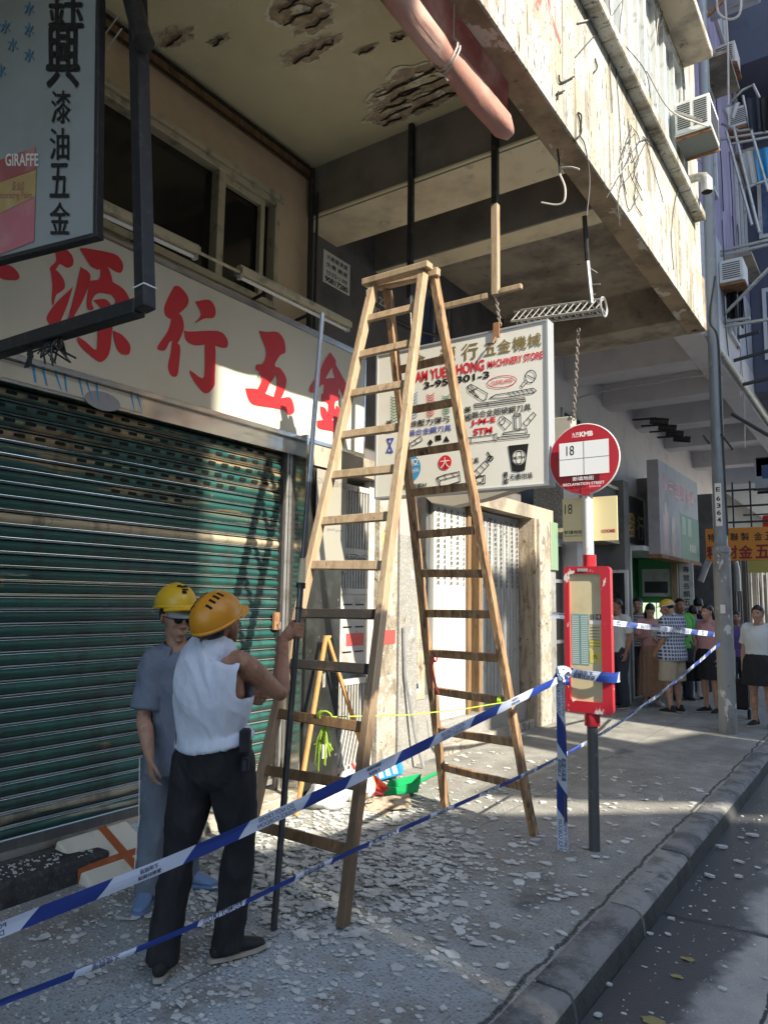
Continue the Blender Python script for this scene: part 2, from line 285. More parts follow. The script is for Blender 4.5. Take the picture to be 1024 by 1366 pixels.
def pavement_mat():
    m, t, b, N, L = _nodes('pavement'); co = N('ShaderNodeTexCoord').outputs['Object']
    sep = N('ShaderNodeSeparateXYZ'); L(co, sep.inputs[0]); X, Y = sep.outputs[0], sep.outputs[1]
    big = tnoise(t, co, .9, 6); med = tnoise(t, co, 4.5, 8); fine = tnoise(t, co, 70, 5); fine2 = tnoise(t, co, 160, 3)
    col = mixc(t, ramp(t, med, .35, .7), (.225, .215, .19), (.33, .318, .28))
    col = mixc(t, ramp(t, big, .45, .7), col, (.18, .168, .142))
    # plaster dust trodden into the slab around the ladder
    def dist(cx, cy, r0, r1, sx=1, sy=1):
        mp = N('ShaderNodeMapping'); mp.inputs['Location'].default_value = (-cx*sx, -cy*sy, 0); mp.inputs['Scale'].default_value = (sx, sy, 0); L(co, mp.inputs[0])
        ln = N('ShaderNodeVectorMath'); ln.operation = 'LENGTH'; L(mp.outputs[0], ln.inputs[0])
        ad = N('ShaderNodeMath'); ad.operation = 'MULTIPLY_ADD'; L(med, ad.inputs[0]); ad.inputs[1].default_value = 1.5; L(ln.outputs['Value'], ad.inputs[2])
        return ramp(t, ad.outputs[0], r1+.75, r0+.75)
    dustn = tnoise(t, co, 2.2, 8, None, .7)
    k = N('ShaderNodeMath'); k.operation = 'MULTIPLY'; L(dist(-2.9, 3.5, .3, 2.6), k.inputs[0]); L(ramp(t, dustn, .36, .62), k.inputs[1])
    col = mixc(t, k.outputs[0], col, (.36, .385, .375))
    k2 = N('ShaderNodeMath'); k2.operation = 'MULTIPLY'; L(dist(-2.2, 2.2, .2, 1.6), k2.inputs[0]); L(ramp(t, dustn, .38, .56), k2.inputs[1])
    col = mixc(t, k2.outputs[0], col, (.37, .42, .44))
    # dark oily patches and joints
    oil = tnoise(t, co, 1.7, 7, (1, .6, 1))
    col = mixc(t, ramp(t, oil, .60, .72), col, (.11, .11, .105))
    dk = dist(-1.78, 4.1, -.1, .32, 1.6, 1)
    k3 = N('ShaderNodeMath'); k3.operation = 'MULTIPLY'; L(dk, k3.inputs[0]); k3.inputs[1].default_value = .8
    col = mixc(t, k3.outputs[0], col, (.06, .06, .06))
    def seam(src, at, wd, amp, c=(.035, .035, .033)):
        nonlocal col
        a = N('ShaderNodeMath'); a.operation = 'MULTIPLY_ADD'; L(med, a.inputs[0]); a.inputs[1].default_value = amp; L(src, a.inputs[2])
        s = N('ShaderNodeMath'); s.operation = 'SUBTRACT'; L(a.outputs[0], s.inputs[0]); s.inputs[1].default_value = at+amp*.5
        ab = N('ShaderNodeMath'); ab.operation = 'ABSOLUTE'; L(s.outputs[0], ab.inputs[0])
        col = mixc(t, ramp(t, ab.outputs[0], wd, wd*.35), col, c)
    seam(X, -1.392, .017, .10)
    seam(X, -2.55, .006, .05, (.1, .095, .085))
    for yy in (6.1, 8.4, 10.6, 13.5): seam(Y, yy, .008, .09, (.09, .085, .075))
    sp = N('ShaderNodeMath'); sp.operation = 'GREATER_THAN'; L(fine2, sp.inputs[0]); sp.inputs[1].default_value = .63
    k4 = N('ShaderNodeMath'); k4.operation = 'MULTIPLY'; L(sp.outputs[0], k4.inputs[0]); k4.inputs[1].default_value = .7
    col = mixc(t, k4.outputs[0], col, (.5, .5, .48))
    col = mixc(t, ramp(t, fine, .50, .68), col, (.14, .136, .125))
    L(col, b.inputs['Base Color']); b.inputs['Roughness'].default_value = .9
    bp = N('ShaderNodeBump'); bp.inputs['Strength'].default_value = .55; bp.inputs['Distance'].default_value = .012
    hm = N('ShaderNodeMath'); hm.operation = 'MULTIPLY_ADD'; L(fine, hm.inputs[0]); hm.inputs[1].default_value = .5; L(med, hm.inputs[2])
    L(hm.outputs[0], bp.inputs['Height']); L(bp.outputs[0], b.inputs['Normal']); MT['pavement'] = m
pavement_mat()
def road_mat():
    m, t, b, N, L = _nodes('road_concrete'); co = N('ShaderNodeTexCoord').outputs['Object']
    sep = N('ShaderNodeSeparateXYZ'); L(co, sep.inputs[0]); X, Y = sep.outputs[0], sep.outputs[1]
    med = tnoise(t, co, 3, 8); fine = tnoise(t, co, 90, 4)
    col = mixc(t, ramp(t, med, .35, .7), (.44, .42, .37), (.33, .315, .29))
    col = mixc(t, ramp(t, fine, .55, .72), col, (.5, .49, .46))
    a = N('ShaderNodeMath'); a.operation = 'MULTIPLY_ADD'; L(med, a.inputs[0]); a.inputs[1].default_value = .55; L(X, a.inputs[2])
    wet = ramp(t, a.outputs[0], -.42, -.56)
    col = mixc(t, wet, col, (.075, .076, .075))
    for yy in (4.55, 9.2):
        s = N('ShaderNodeMath'); s.operation = 'MULTIPLY_ADD'; L(med, s.inputs[0]); s.inputs[1].default_value = .12; L(Y, s.inputs[2])
        s2 = N('ShaderNodeMath'); s2.operation = 'SUBTRACT'; L(s.outputs[0], s2.inputs[0]); s2.inputs[1].default_value = yy+.06
        ab = N('ShaderNodeMath'); ab.operation = 'ABSOLUTE'; L(s2.outputs[0], ab.inputs[0])
        col = mixc(t, ramp(t, ab.outputs[0], .03, .012), col, (.03, .03, .03))
    s = N('ShaderNodeMath'); s.operation = 'MULTIPLY_ADD'; L(med, s.inputs[0]); s.inputs[1].default_value = .06; L(X, s.inputs[2])
    s2 = N('ShaderNodeMath'); s2.operation = 'ADD'; L(s.outputs[0], s2.inputs[0]); s2.inputs[1].default_value = .52
    ab = N('ShaderNodeMath'); ab.operation = 'ABSOLUTE'; L(s2.outputs[0], ab.inputs[0])
    col = mixc(t, ramp(t, ab.outputs[0], .012, .005), col, (.05, .05, .05))
    L(col, b.inputs['Base Color'])
    mr = N('ShaderNodeMapRange'); L(wet, mr.inputs[0]); mr.inputs[3].default_value = .88; mr.inputs[4].default_value = .28; L(mr.outputs[0], b.inputs['Roughness'])
    bp = N('ShaderNodeBump'); bp.inputs['Strength'].default_value = .4; bp.inputs['Distance'].default_value = .01
    L(fine, bp.inputs['Height']); L(bp.outputs[0], b.inputs['Normal']); MT['road_concrete'] = m
road_mat()
mk('kerb_grime_shade', (.055, .056, .058), [((.03, .03, .03), 6, .45, .7, None), ((.12, .12, .12), 40, .6, .7, None)], rough=.8, bump=.5, bsc=40)  # kerb front face: grime plus its shade, both darkened into the colour
mk('kerb_pale', (.30, .29, .265), [((.16, .16, .15), 5, .45, .62, None), ((.36, .35, .33), 60, .58, .66, None), ((.07, .07, .07), 9, .6, .7, None)], rough=.85, bump=.5, bsc=50)
mk('kerb_stone', (.24, .235, .22), [((.11, .11, .108), 4, .42, .62, None), ((.27, .27, .26), 60, .58, .66, None), ((.05, .05, .05), 8, .6, .7, None)], rough=.85, bump=.5, bsc=50)

# ------------------------------------------------------------------ mesh builder
_TC = {}
def _text(body, bold):
    k = (body, bold)
    if k not in _TC:
        c = bpy.data.curves.new('t', 'FONT'); c.body = body; c.size = 1; c.offset = bold; c.resolution_u = 4
        o = bpy.data.objects.new('t', c); COL.objects.link(o); bpy.context.view_layer.update()
        m = bpy.data.meshes.new_from_object(o.evaluated_get(bpy.context.evaluated_depsgraph_get()))
        vs = [(v.co.x, v.co.y) for v in m.vertices]; fs = [tuple(p.vertices) for p in m.polygons]
        bpy.data.objects.remove(o); bpy.data.curves.remove(c); bpy.data.meshes.remove(m)
        xs = [v[0] for v in vs]; ys = [v[1] for v in vs]
        x0, x1, y0, y1 = min(xs), max(xs), min(ys), max(ys)
        vs = [((x-x0)/(x1-x0)-.5, (y-y0)/(y1-y0)-.5) for x, y in vs]
        _TC[k] = (vs, fs, (x1-x0)/(y1-y0))
    return _TC[k]

class MB:
    def __init__(s): s.v = []; s.f = []; s.mi = []; s.mats = []; s.cur = 0; s.sm = []
    def mat(s, name):
        if name not in s.mats: s.mats.append(name)
        s.cur = s.mats.index(name); return s
    def add(s, vs, fs, smooth=False):
        n = len(s.v); s.v += [V(p) for p in vs]
        for f in fs: s.f.append(tuple(n+i for i in f)); s.mi.append(s.cur); s.sm.append(smooth)
        return s
    def box(s, a, b):
        x0, x1 = sorted((a[0], b[0])); y0, y1 = sorted((a[1], b[1])); z0, z1 = sorted((a[2], b[2]))
        return s.add([(x0,y0,z0),(x1,y0,z0),(x1,y1,z0),(x0,y1,z0),(x0,y0,z1),(x1,y0,z1),(x1,y1,z1),(x0,y1,z1)],
                     [(0,3,2,1),(4,5,6,7),(0,1,5,4),(1,2,6,5),(2,3,7,6),(3,0,4,7)])
    def obox(s, c, u, v, w, hu, hv, hw):
        """box at c with half sizes along directions u, v, w"""
        c, u, v, w = V(c), V(u).normalized()*hu, V(v).normalized()*hv, V(w).normalized()*hw
        p = [c+a*u+b*v+d*w for d in (-1, 1) for a, b in ((-1,-1),(1,-1),(1,1),(-1,1))]
        return s.add(p, [(0,3,2,1),(4,5,6,7),(0,1,5,4),(1,2,6,5),(2,3,7,6),(3,0,4,7)])
    def bar(s, a, b, wd, th, side=(0, 0, 1)):
        """rectangular bar from a to b; wd along side, th across"""
        a, b = V(a), V(b); t = (b-a).normalized(); sd = V(side); sd = (sd-sd.dot(t)*t).normalized(); n = t.cross(sd)
        return s.obox((a+b)/2, t, sd, n, (b-a).length/2, wd/2, th/2)
    def tube(s, pts, r, n=8, cap=True):
        pts = [V(p) for p in pts]; rs = r if isinstance(r, (list, tuple)) else [r]*len(pts)
        ref = V((.12, .31, .94)); base = len(s.v); vs = []; prev = None
        for i, p in enumerate(pts):
            t = (pts[min(i+1, len(pts)-1)]-pts[max(i-1, 0)]).normalized()
            if prev is None:
                a = t.cross(ref); a = a.normalized() if a.length > .05 else t.cross(V((1, 0, 0))).normalized()
            else: a = (prev-prev.dot(t)*t).normalized()
            prev = a; bb = t.cross(a)
            vs += [p+(a*math.cos(6.28318*k/n)+bb*math.sin(6.28318*k/n))*rs[i] for k in range(n)]
        fs = [(i*n+k, i*n+(k+1) % n, (i+1)*n+(k+1) % n, (i+1)*n+k) for i in range(len(pts)-1) for k in range(n)]
        s.add(vs, fs, True)
        if cap:
            m = len(vs); s.add([vs[k] for k in range(n)], [tuple(reversed(range(n)))]); s.add(vs[m-n:], [tuple(range(n))])
        return s
    def prism(s, pts, d):
        """closed prism: polygon pts (3-D, planar) pushed along d"""
        pts = [V(p) for p in pts]; d = V(d); n = len(pts)
        nrm = sum(((pts[i]-pts[0]).cross(pts[(i+1) % n]-pts[0]) for i in range(1, n-1)), V((0, 0, 0)))
        if nrm.dot(d) > 0: pts.reverse()
        return s.add(pts+[p+d for p in pts], [tuple(range(n)), tuple(reversed(range(n, 2*n)))]+[(i, i+n, (i+1) % n+n, (i+1) % n) for i in range(n)])
    def poly(s, pts): return s.add(pts, [tuple(range(len(pts)))])
    def text(s, body, c, right, up, h, w=None, bold=.0, mirror=False, warp=None):
        cjk = ord(body[0]) > 0x2e80
        vs, fs, asp = _text(body, 0 if cjk else bold)
        c, right, up = V(c), V(right).normalized(), V(up).normalized()
        w = h*asp if w is None else w
        if cjk and bold > .012:      # heavier characters: the stroke shape laid down a few times, a little apart
            nn = right.cross(up); e = bold*.55*h; s_ = (h-2*e)/h
            for i, (a, b) in enumerate(((-1, 0), (1, 0), (0, -1), (0, 1))):
                s.add([c+nn*(.00025*i)+right*(x*(w-2*e)*(-1 if mirror else 1)+a*e)+up*(y*(h-2*e)+b*e) for x, y in vs], [tuple(reversed(f)) for f in fs] if mirror else fs)
            return s
        sg = -1 if mirror else 1
        out = [c+right*(x*w*sg)+up*(y*h) for x, y in vs]
        if mirror: fs = [tuple(reversed(f)) for f in fs]
        return s.add(out, fs)
    def stroke(s, pts, wd, nrm, closed=False):
        pts = [V(p) for p in pts]; nrm = V(nrm)
        if closed: pts.append(pts[0])
        for i in range(len(pts)-1):
            t = (pts[i+1]-pts[i]); L = t.length
            if L < 1e-6: continue
            t /= L; sd = nrm.cross(t).normalized()*wd/2; o = nrm*(.0004*(i % 3)); e = t*wd*.3
            s.add([pts[i]-sd+o-e, pts[i+1]-sd+o+e, pts[i+1]+sd+o+e, pts[i]+sd+o-e], [(0, 1, 2, 3)])
        return s
    def disc(s, c, right, up, r, depth=0, n=40, ry=None, r_in=None):
        c, right, up = V(c), V(right).normalized(), V(up).normalized(); ry = ry or r
        P = [c+right*(r*math.cos(6.28318*k/n))+up*(ry*math.sin(6.28318*k/n)) for k in range(n)]
        if r_in:
            q = r_in/r; P2 = [c+(p-c)*q for p in P]
            return s.add(P+P2, [(k, (k+1) % n, n+(k+1) % n, n+k) for k in range(n)])
        if depth: return s.prism(P, right.cross(up)*-depth)
        return s.poly(P)
    def build(s, name, parent=None, loc=None, bevel=0., ang=40, seg=1):
        me = bpy.data.meshes.new(name)
        org = V(parent.location) if parent else (V(loc) if loc else V((0, 0, 0)))
        if parent and parent.parent: org = V(parent.parent.location)+V(parent.location)
        me.from_pydata([tuple(p-org) for p in s.v], [], s.f)
        for n in (s.mats or ['grey_paint']): me.materials.append(MT[n])
        me.polygons.foreach_set('material_index', s.mi)
        if bevel:
            bm = bmesh.new(); bm.from_mesh(me); bmesh.ops.remove_doubles(bm, verts=bm.verts, dist=1e-5)
            ed = [e for e in bm.edges if len(e.link_faces) == 2 and e.calc_face_angle(0) > .5]
            bmesh.ops.bevel(bm, geom=ed, offset=bevel, segments=seg, profile=.5, affect='EDGES', clamp_overlap=True)
            bm.to_mesh(me); bm.free()
        else:
            me.polygons.foreach_set('use_smooth', s.sm)
            if any(s.sm): me.set_sharp_from_angle(angle=R_(ang))
        me.update()
        o = bpy.data.objects.new(name, me); COL.objects.link(o)
        if parent: o.parent = parent
        else: o.location = org
        return o

def tag(o, label=None, cat=None, group=None, kind=None):
    for k, v in (('label', label), ('category', cat), ('group', group), ('kind', kind)):
        if v: o[k] = v
    return o
def thing(name, loc, label, cat, group=None):
    o = bpy.data.objects.new(name, None); COL.objects.link(o); o.location = V(loc); o.empty_display_size = .1
    return tag(o, label, cat, group)
def crom(pts, k=6):
    pts = [V(p) for p in pts]; out = []
    P = [pts[0]*2-pts[1]]+pts+[pts[-1]*2-pts[-2]]
    for i in range(1, len(P)-2):
        for j in range(k):
            t = j/k; a, b, c, d = P[i-1:i+3]
            out.append(.5*((2*b)+(c-a)*t+(2*a-5*b+4*c-d)*t*t+(3*b-a-3*c+d)*t**3))
    return out+[pts[-1]]
X_, Y_, Z_ = V((1, 0, 0)), V((0, 1, 0)), V((0, 0, 1))
# ================================================================== SETTING
g = MB().mat('road_concrete'); g.add([(-300, -300, -.16), (300, -300, -.16), (300, 500, -.16), (-300, 500, -.16)], [(0, 1, 2, 3)])
tag(g.build('ground'), kind='structure')
g = MB().mat('road_concrete'); g.add([(-1.17, -60, -.12), (6.6, -60, -.12), (6.6, 140, -.12), (-1.17, 140, -.12)], [(0, 1, 2, 3)])
tag(g.build('road'), kind='structure')
g = MB().mat('pavement'); nx, ny = 40, 160
vs = []; fs = []
for j in range(ny+1):
    for i in range(nx+1):
        x = -4.6+3.248*i/nx; y = -6+30*j/ny
        vs.append((x, y, .010*noise.noise(V((x*.9, y*.9, 0)))+.004*noise.noise(V((x*4, y*4, 1)))))
for j in range(ny):
    for i in range(nx): k = j*(nx+1)+i; fs.append((k, k+1, k+nx+2, k+nx+1))
g.add(vs, fs, True)
g.add([(-4.6, 24, .0), (-1.375, 24, .0), (-1.375, 140, .0), (-4.6, 140, .0)], [(0, 1, 2, 3)])
g.add([(-4.6, -60, .0), (-1.375, -60, .0), (-1.375, -6, .0), (-4.6, -6, .0)], [(0, 1, 2, 3)])
tag(g.build('pavement'), kind='structure')
g = MB().mat('pavement').box((6.8, -60, -.11), (9.5, 140, .02)); tag(g.build('far_pavement'), kind='structure')
# kerb: worn stones end to end, each with its own slight step and rounded nose
g = MB().mat('kerb_stone'); y = -8.0; k = 0
rk = random.Random(3)
while y < 60:
    L = .95+rk.random()*.12; dz = (rk.random()-.5)*.012; dx = (rk.random()-.5)*.012; n = 10
    prof = [(-1.366, -.2), (-1.366, -.002+dz), (-1.360, .004+dz), (-1.28, .004+dz), (-1.222, .001+dz), (-1.197, -.010+dz), (-1.186, -.030+dz), (-1.181, -.05), (-1.176, -.085), (-1.165, -.2)]
    vs = []
    for j in range(n+1):
        yy = y+L*j/n
        for (px, pz) in prof:
            nn = noise.noise(V((px*14, yy*7, pz*14)))*.007 if pz > -.15 else 0
            vs.append((px+dx+nn*(px > -1.25), yy, pz+nn*(px > -1.35)))
    m = len(prof)
    fs = [(j*m+i, j*m+i+1, (j+1)*m+i+1, (j+1)*m+i) for j in range(n) for i in range(m-1)]
    fs = [tuple(reversed(f)) for f in fs]+[tuple(range(m)), tuple(reversed(range(n*m, n*m+m)))]
    nf = len(prof)-1
    for q, (mt_, sel) in enumerate(((rk.choice(['kerb_stone', 'kerb_pale', 'kerb_stone']), lambda i: i < 6), ('kerb_grime_shade', lambda i: i >= 6))):
        g.mat(mt_); g.add(vs, [f for i_, f in enumerate(fs[:n*nf]) if sel(i_ % nf)]+(fs[n*nf:] if not q else []), True)
    y += L+.020; k += 1
tag(g.build('kerb', ang=60), kind='structure')

# ================================================================== THE OLD TENEMENT
CZ, BZ, FX, WX = 5.64, 5.13, -1.8, -4.3      # ceiling, beam bottoms, street face, shop wall
tb = thing('tenement_building', (WX, 5, 0), 'stained old tenement with peeling arcade ceiling over the pavement and closed shop below', 'building')
g = MB().mat('ceiling_paint').box((-5.2, -4, CZ), (-2.0, 4.99, CZ+.25))
g.mat('stained_soffit').box((-5.2, 4.99, CZ), (-2.0, 9.98, CZ+.24))
# spalled patches: rim of lifted paint, rough concrete, rusty bars
rp = random.Random(11)
def blob(c, rx, ry, n, amp, seed, rot=0):
    out = []
    for k in range(n):
        a = 6.28318*k/n; q = 1+amp*1.1*noise.noise(V((math.cos(a)*1.5+seed*9.1, math.sin(a)*1.5, seed)))+amp*.55*noise.noise(V((math.cos(a)*3.3+seed, math.sin(a)*3.3, seed*3)))+amp*.28*noise.noise(V((math.cos(a)*9+seed, math.sin(a)*9, seed*5)))
        x, yv = rx*q*math.cos(a), ry*q*math.sin(a)
        out.append(V((c[0]+x*math.cos(rot)-yv*math.sin(rot), c[1]+x*math.sin(rot)+yv*math.cos(rot), c[2])))
    return out
# (px, py, half length along the street-crossing bars, half width, bars)
for k, (px, py, rx, ry, nb) in enumerate([(398, 8, .22, .13, 2), (420, 28, .16, .07, 1), (405, 72, .18, .075, 1), (437, 55, .12, .045, 1), (235, 50, .16, .07, 1), (293, 52, .09, .035, 1),
                                    (490, 64, .09, .03, 1), (531, 48, .07, .04, 1), (566, 102, .36, .13, 2), (535, 118, .25, .13, 2), (585, 122, .26, .11, 2), (528, 142, .24, .10, 2), (565, 140, .17, .08, 1), (524, 158, .13, .06, 1), (612, 120, .12, .06, 1)]):
    c = atz(px, py, CZ)
    for kk, (mt, q, dz) in enumerate((('peel_rim', 1.16, .003), ('raw_concrete', 1.0, .006))):
        g.mat(mt); p = blob((c.x, c.y, CZ-dz-.0006*k), rx*q, ry*q, 54, .55 if kk else .62, k+1, .06)
        ctr = V((c.x, c.y, CZ-dz-.0006*k)); n = len(p); g.add([ctr]+p, [(0, 1+(i+1) % n, 1+i) for i in range(n)])
    if rx > .2:             # paint still clinging inside the larger breaks
        for j in range(3):
            g.mat('peel_rim' if j else 'ceiling_paint'); cc = V((c.x+rx*rp.uniform(-.6, .6), c.y+ry*rp.uniform(-.6, .6), CZ-.0165-.0006*k-.0002*j)); p = blob(cc, rx*rp.uniform(.14, .3), ry*rp.uniform(.18, .34), 30, .8, k*3+j+40); n = len(p); g.add([cc]+p, [(0, 1+(i+1) % n, 1+i) for i in range(n)])
    g.mat('rebar')
    for j in range(nb):
        yy = c.y+ry*(.0 if nb == 1 else (-.45 if j else .4))
        ta, tb_ = rp.uniform(-.85, -.5), rp.uniform(.45, .85); pts = [V((c.x+rx*t, yy+.035*noise.noise(V((t*2.5, k*1.7, j))), CZ-.024-.008*noise.noise(V((t*3, k, 5))))) for t in [ta+(tb_-ta)*i/6 for i in range(7)]]
        g.tube(pts, [.0055, .008, .0085, .008, .009, .008, .005], 6)
g.build('soffit', tb)
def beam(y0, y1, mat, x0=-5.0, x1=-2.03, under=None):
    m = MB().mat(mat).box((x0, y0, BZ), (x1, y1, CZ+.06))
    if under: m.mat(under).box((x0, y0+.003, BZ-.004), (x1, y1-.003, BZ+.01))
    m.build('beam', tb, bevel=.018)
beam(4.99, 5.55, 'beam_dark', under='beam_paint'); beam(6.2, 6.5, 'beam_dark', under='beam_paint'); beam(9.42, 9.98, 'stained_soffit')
# cream lip on the first beam's lower edge
g = MB().mat('ceiling_paint').box((-4.28, 4.955, BZ-.002), (-2.04, 4.988, BZ+.022)); g.build('beam_lip', tb, bevel=.006)
g = MB().mat('edge_brown').box((-2.04, -4, BZ), (FX-.012, 9.98, CZ+.2)); g.build('edge_beam', tb, bevel=.008)
# street face with its long window band
FZ1, WZ0, WZ1 = 12.5, 6.52, 8.22
g = MB().mat('facade_paint').box((-2.05, -4, CZ+.2), (FX-.02, 9.74, WZ0)).box((FX-.0195, -4, BZ-.03), (FX, 9.74, WZ0))
g.box((-2.05, -4, WZ1), (FX, 9.74, FZ1)).box((-2.05, 9.12, WZ0), (FX, 9.74, WZ1)).box((-2.05, -4, WZ0), (FX, 3.2, WZ1))
g.build('facade_wall', tb)
g = MB().mat('galv').box((-2.3, 9.745, BZ+.03), (-1.9, 9.99, FZ1)); g.build('party_strip', tb)
g = MB().mat('facade_paint').box((FX+.001, -4, 6.36), (FX+.13, 9.42, 6.47)); g.build('ledge', tb, bevel=.012)
g = MB().mat('facade_paint').box((FX+.001, -4, 8.26), (FX+.34, 9.08, 8.36)).mat('stained_soffit').box((FX+.006, -4, 8.245), (FX+.335, 9.07, 8.258)); g.build('window_hood', tb)
# first floor windows
for (y0, y1, mt) in [(3.24, 4.4, 'glass_dark'), (4.4, 5.3, 'glass_pale'), (5.3, 6.2, 'glass_dark'), (6.2, 6.78, 'glass_pale'), (6.78, 7.36, 'glass_pale'), (7.36, 8.2, 'glass_pale'), (8.2, 9.08, 'glass_pale')]:
    m = MB().mat('frame_white')
    for a, b in (((y0, WZ0), (y0+.05, WZ1)), ((y1-.05, WZ0), (y1, WZ1)), ((y0+.05, WZ1-.05), (y1-.05, WZ1)), ((y0+.05, WZ0), (y1-.05, WZ0+.05)), (((y0+y1)/2-.02, WZ0+.05), ((y0+y1)/2+.02, WZ1-.05))):
        m.box((-1.90, a[0], a[1]), (-1.82, b[0], b[1]))
    f = m.build('window', tb)
    MB().mat(mt).box((-1.875, y0+.05, WZ0+.05), (-1.865, y1-.05, WZ1-.05)).build('pane', f)
# shop wall under the soffit, with the wide mezzanine window
w0, w1, z0, z1 = .4, 4.55, 4.10, 5.10
g = MB().mat('tan_wall').box((WX-.25, -4, 2.9), (WX, w0, CZ)).box((WX-.25, w1, 2.9), (WX, 4.985, CZ)).box((WX-.25, w0, z1), (WX, w1, CZ)).box((WX-.25, w0, 2.9), (WX, w1, z0))
g.build('shop_wall', tb)
m = MB().mat('alu_cream')
m.box((WX+.003, w0-.06, z1-.005), (WX+.05, w1+.06, z1+.045))
m.box((WX-.10, w0, z0), (WX+.025, w0+.06, z1-.006)).box((WX-.10, w1-.055, z0), (WX+.025, w1, z1-.006)).box((WX-.10, w0+.06, z1-.06), (WX+.022, w1-.055, z1-.007)).box((WX-.10, w0+.06, z0), (WX+.022, w1-.055, z0+.06))
for yy in (2.66, 3.84): m.box((WX-.09, yy, z0+.06), (WX+.018, yy+.075, z1-.06))
m.box((WX-.06, 4.35, z0+.06), (WX-.01, 4.40, z1-.06)).box((WX-.06, 3.92, z1-.12), (WX-.01, 4.35, z1-.061)).box((WX-.05, 4.0, z1-.10), (WX+.0, 4.22, z1-.075))
f = m.build('mezzanine_window', tb, bevel=.004)
MB().mat('glass_dark').box((WX-.075, w0+.05, z0+.05), (WX-.068, w1-.05, z1-.05)).build('pane', f)
# timber cable batten in the corner of ceiling and wall, then down the beam corner
g = MB().mat('wood_dark').box((WX+.001, -4, CZ-.14), (WX+.05, 4.93, CZ-.075)).mat('rebar').tube([(WX+.04, -4, CZ-.05), (WX+.04, 1, CZ-.045), (WX+.045, 2.5, CZ-.055), (WX+.04, 4.9, CZ-.05)], .017).tube([(WX+.07, -4, CZ-.17), (WX+.065, 4.9, CZ-.165)], .012)
g.mat('dark_metal').tube([(WX+.05, 4.93, CZ-.05), (WX+.05, 4.95, 4.0), (WX+.05, 4.95, 3.3)], .028).tube([(WX+.11, 4.95, CZ-.3), (WX+.11, 4.95, 3.3)], .014)
g.build('cable_batten', tb)
# darker wall beyond the beam, over the stair entrance
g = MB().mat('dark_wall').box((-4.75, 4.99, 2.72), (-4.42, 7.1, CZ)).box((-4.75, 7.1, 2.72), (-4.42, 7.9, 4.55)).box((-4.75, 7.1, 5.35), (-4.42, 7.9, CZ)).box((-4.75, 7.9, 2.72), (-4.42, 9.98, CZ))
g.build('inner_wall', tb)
m = MB().mat('alu')
for a, b in (((7.1, 4.55), (7.15, 5.35)), ((7.85, 4.55), (7.9, 5.35)), ((7.15, 5.3), (7.85, 5.35)), ((7.15, 4.55), (7.85, 4.6)), ((7.48, 4.6), (7.52, 5.3)), ((7.52, 4.82), (7.85, 4.85)), ((7.52, 5.06), (7.85, 5.09))): m.box((-4.5, a[0], a[1]), (-4.44, b[0], b[1]))
f = m.build('stair_window', tb); MB().mat('glass_blue').box((-4.485, 7.12, 4.57), (-4.48, 7.88, 5.33)).build('pane', f)
# steel bracket that crosses the stair entrance and light strip
g = MB().mat('dark_metal').tube([(-4.41, 6.4, 4.7), (-4.40, 7.0, 4.72), (-4.40, 8.3, 4.95), (-4.40, 8.3, 4.3)], .02); g.build('conduit', tb)

# ---- ground floor front
g = MB().mat('step_stone').box((-4.6, -4, -.05), (-3.87, 2.86, .135)); g.build('shop_step', tb, bevel=.02, seg=2)
g = MB().mat('dirty_plaster').box((-4.6, 2.87, -.05), (-3.95, 4.66, .09)); g.build('threshold', tb, bevel=.01)
# roller shutter: one pressed slat after another
SX = -4.2; m = MB(); pitch = .081; zz = .24; Y0, Y1 = -2.0, 4.56
m.mat('shut_strip').box((SX-.03, Y0, .14), (SX+.028, Y1, .18)).mat('shutter_grey').box((SX-.02, Y0, .181), (SX+.012, Y1, .239))
row = 0
while zz < 3.05:
    m.mat('shutter_green')
    pr = [(0.000, 0.004), (.010, .012), (.020, .024), (.024, .036), (.020, .048), (.010, .058), (0.0, .062)]
    vs = []; fs = []
    ys = [Y0, 0, 1.2]+[1.2+.16*i for i in range(1, 21)]+[Y1]
    for yy in ys:
        for (dx, dz) in pr: vs.append((SX+dx+.005*noise.noise(V((yy*1.3, zz*6, 0)))+.006*noise.noise(V((yy*.8, zz*1.5, 4))), yy, zz+dz))
    n = len(pr)
    for i in range(len(ys)-1):
        for k in range(n-1): fs.append((i*n+k, (i+1)*n+k, (i+1)*n+k+1, i*n+k+1))
    m.add(vs, fs, True)
    m.mat('void').box((SX-.02, Y0, zz+.0625), (SX-.004, Y1, zz+.0695))
    m.mat('shut_strip'); vs = []; fs = []
    pr = [(-.004, .0695), (.012, .0705), (.015, .0735), (.010, .0765), (-.004, .0775)]; n = 5
    for yy in (Y0, Y1):
        for (dx, dz) in pr: vs.append((SX+dx, yy, zz+dz))
    m.add(vs, [(k, n+k, n+k+1, k+1) for k in range(n-1)], True)
    m.mat('void').box((SX-.02, Y0, zz+.078), (SX-.003, Y1, zz+.0845))
    if 2.24 < zz < 2.98 and row % 1 == 0:
        s0 = 2.45+max(0, (2.55-zz))*1.6 if zz < 2.5 else 1.0
        yy = s0+(.065 if row % 2 else 0); e0 = 4.4 if zz > 2.5 else 3.35+(zz-2.2)*3
        m.mat('void')
        while yy < e0:
            m.prism([V((SX+.0215, yy+a, zz+.035+b)) for a, b in ((-.034, -.006), (-.028, -.011), (.028, -.011), (.034, -.006), (.034, .006), (.028, .011), (-.028, .011), (-.034, .006))], (.004, 0, 0)); yy += .13
    zz += pitch; row += 1
sh = m.build('roller_shutter', tb, ang=70)
g = MB().mat('dark_metal').box((SX-.05, 4.565, .09), (SX+.05, 4.60, 3.0)).mat('alu').box((SX+.0, 4.601, .09), (SX+.045, 4.635, 3.0)); g.build('guide_rail', sh)
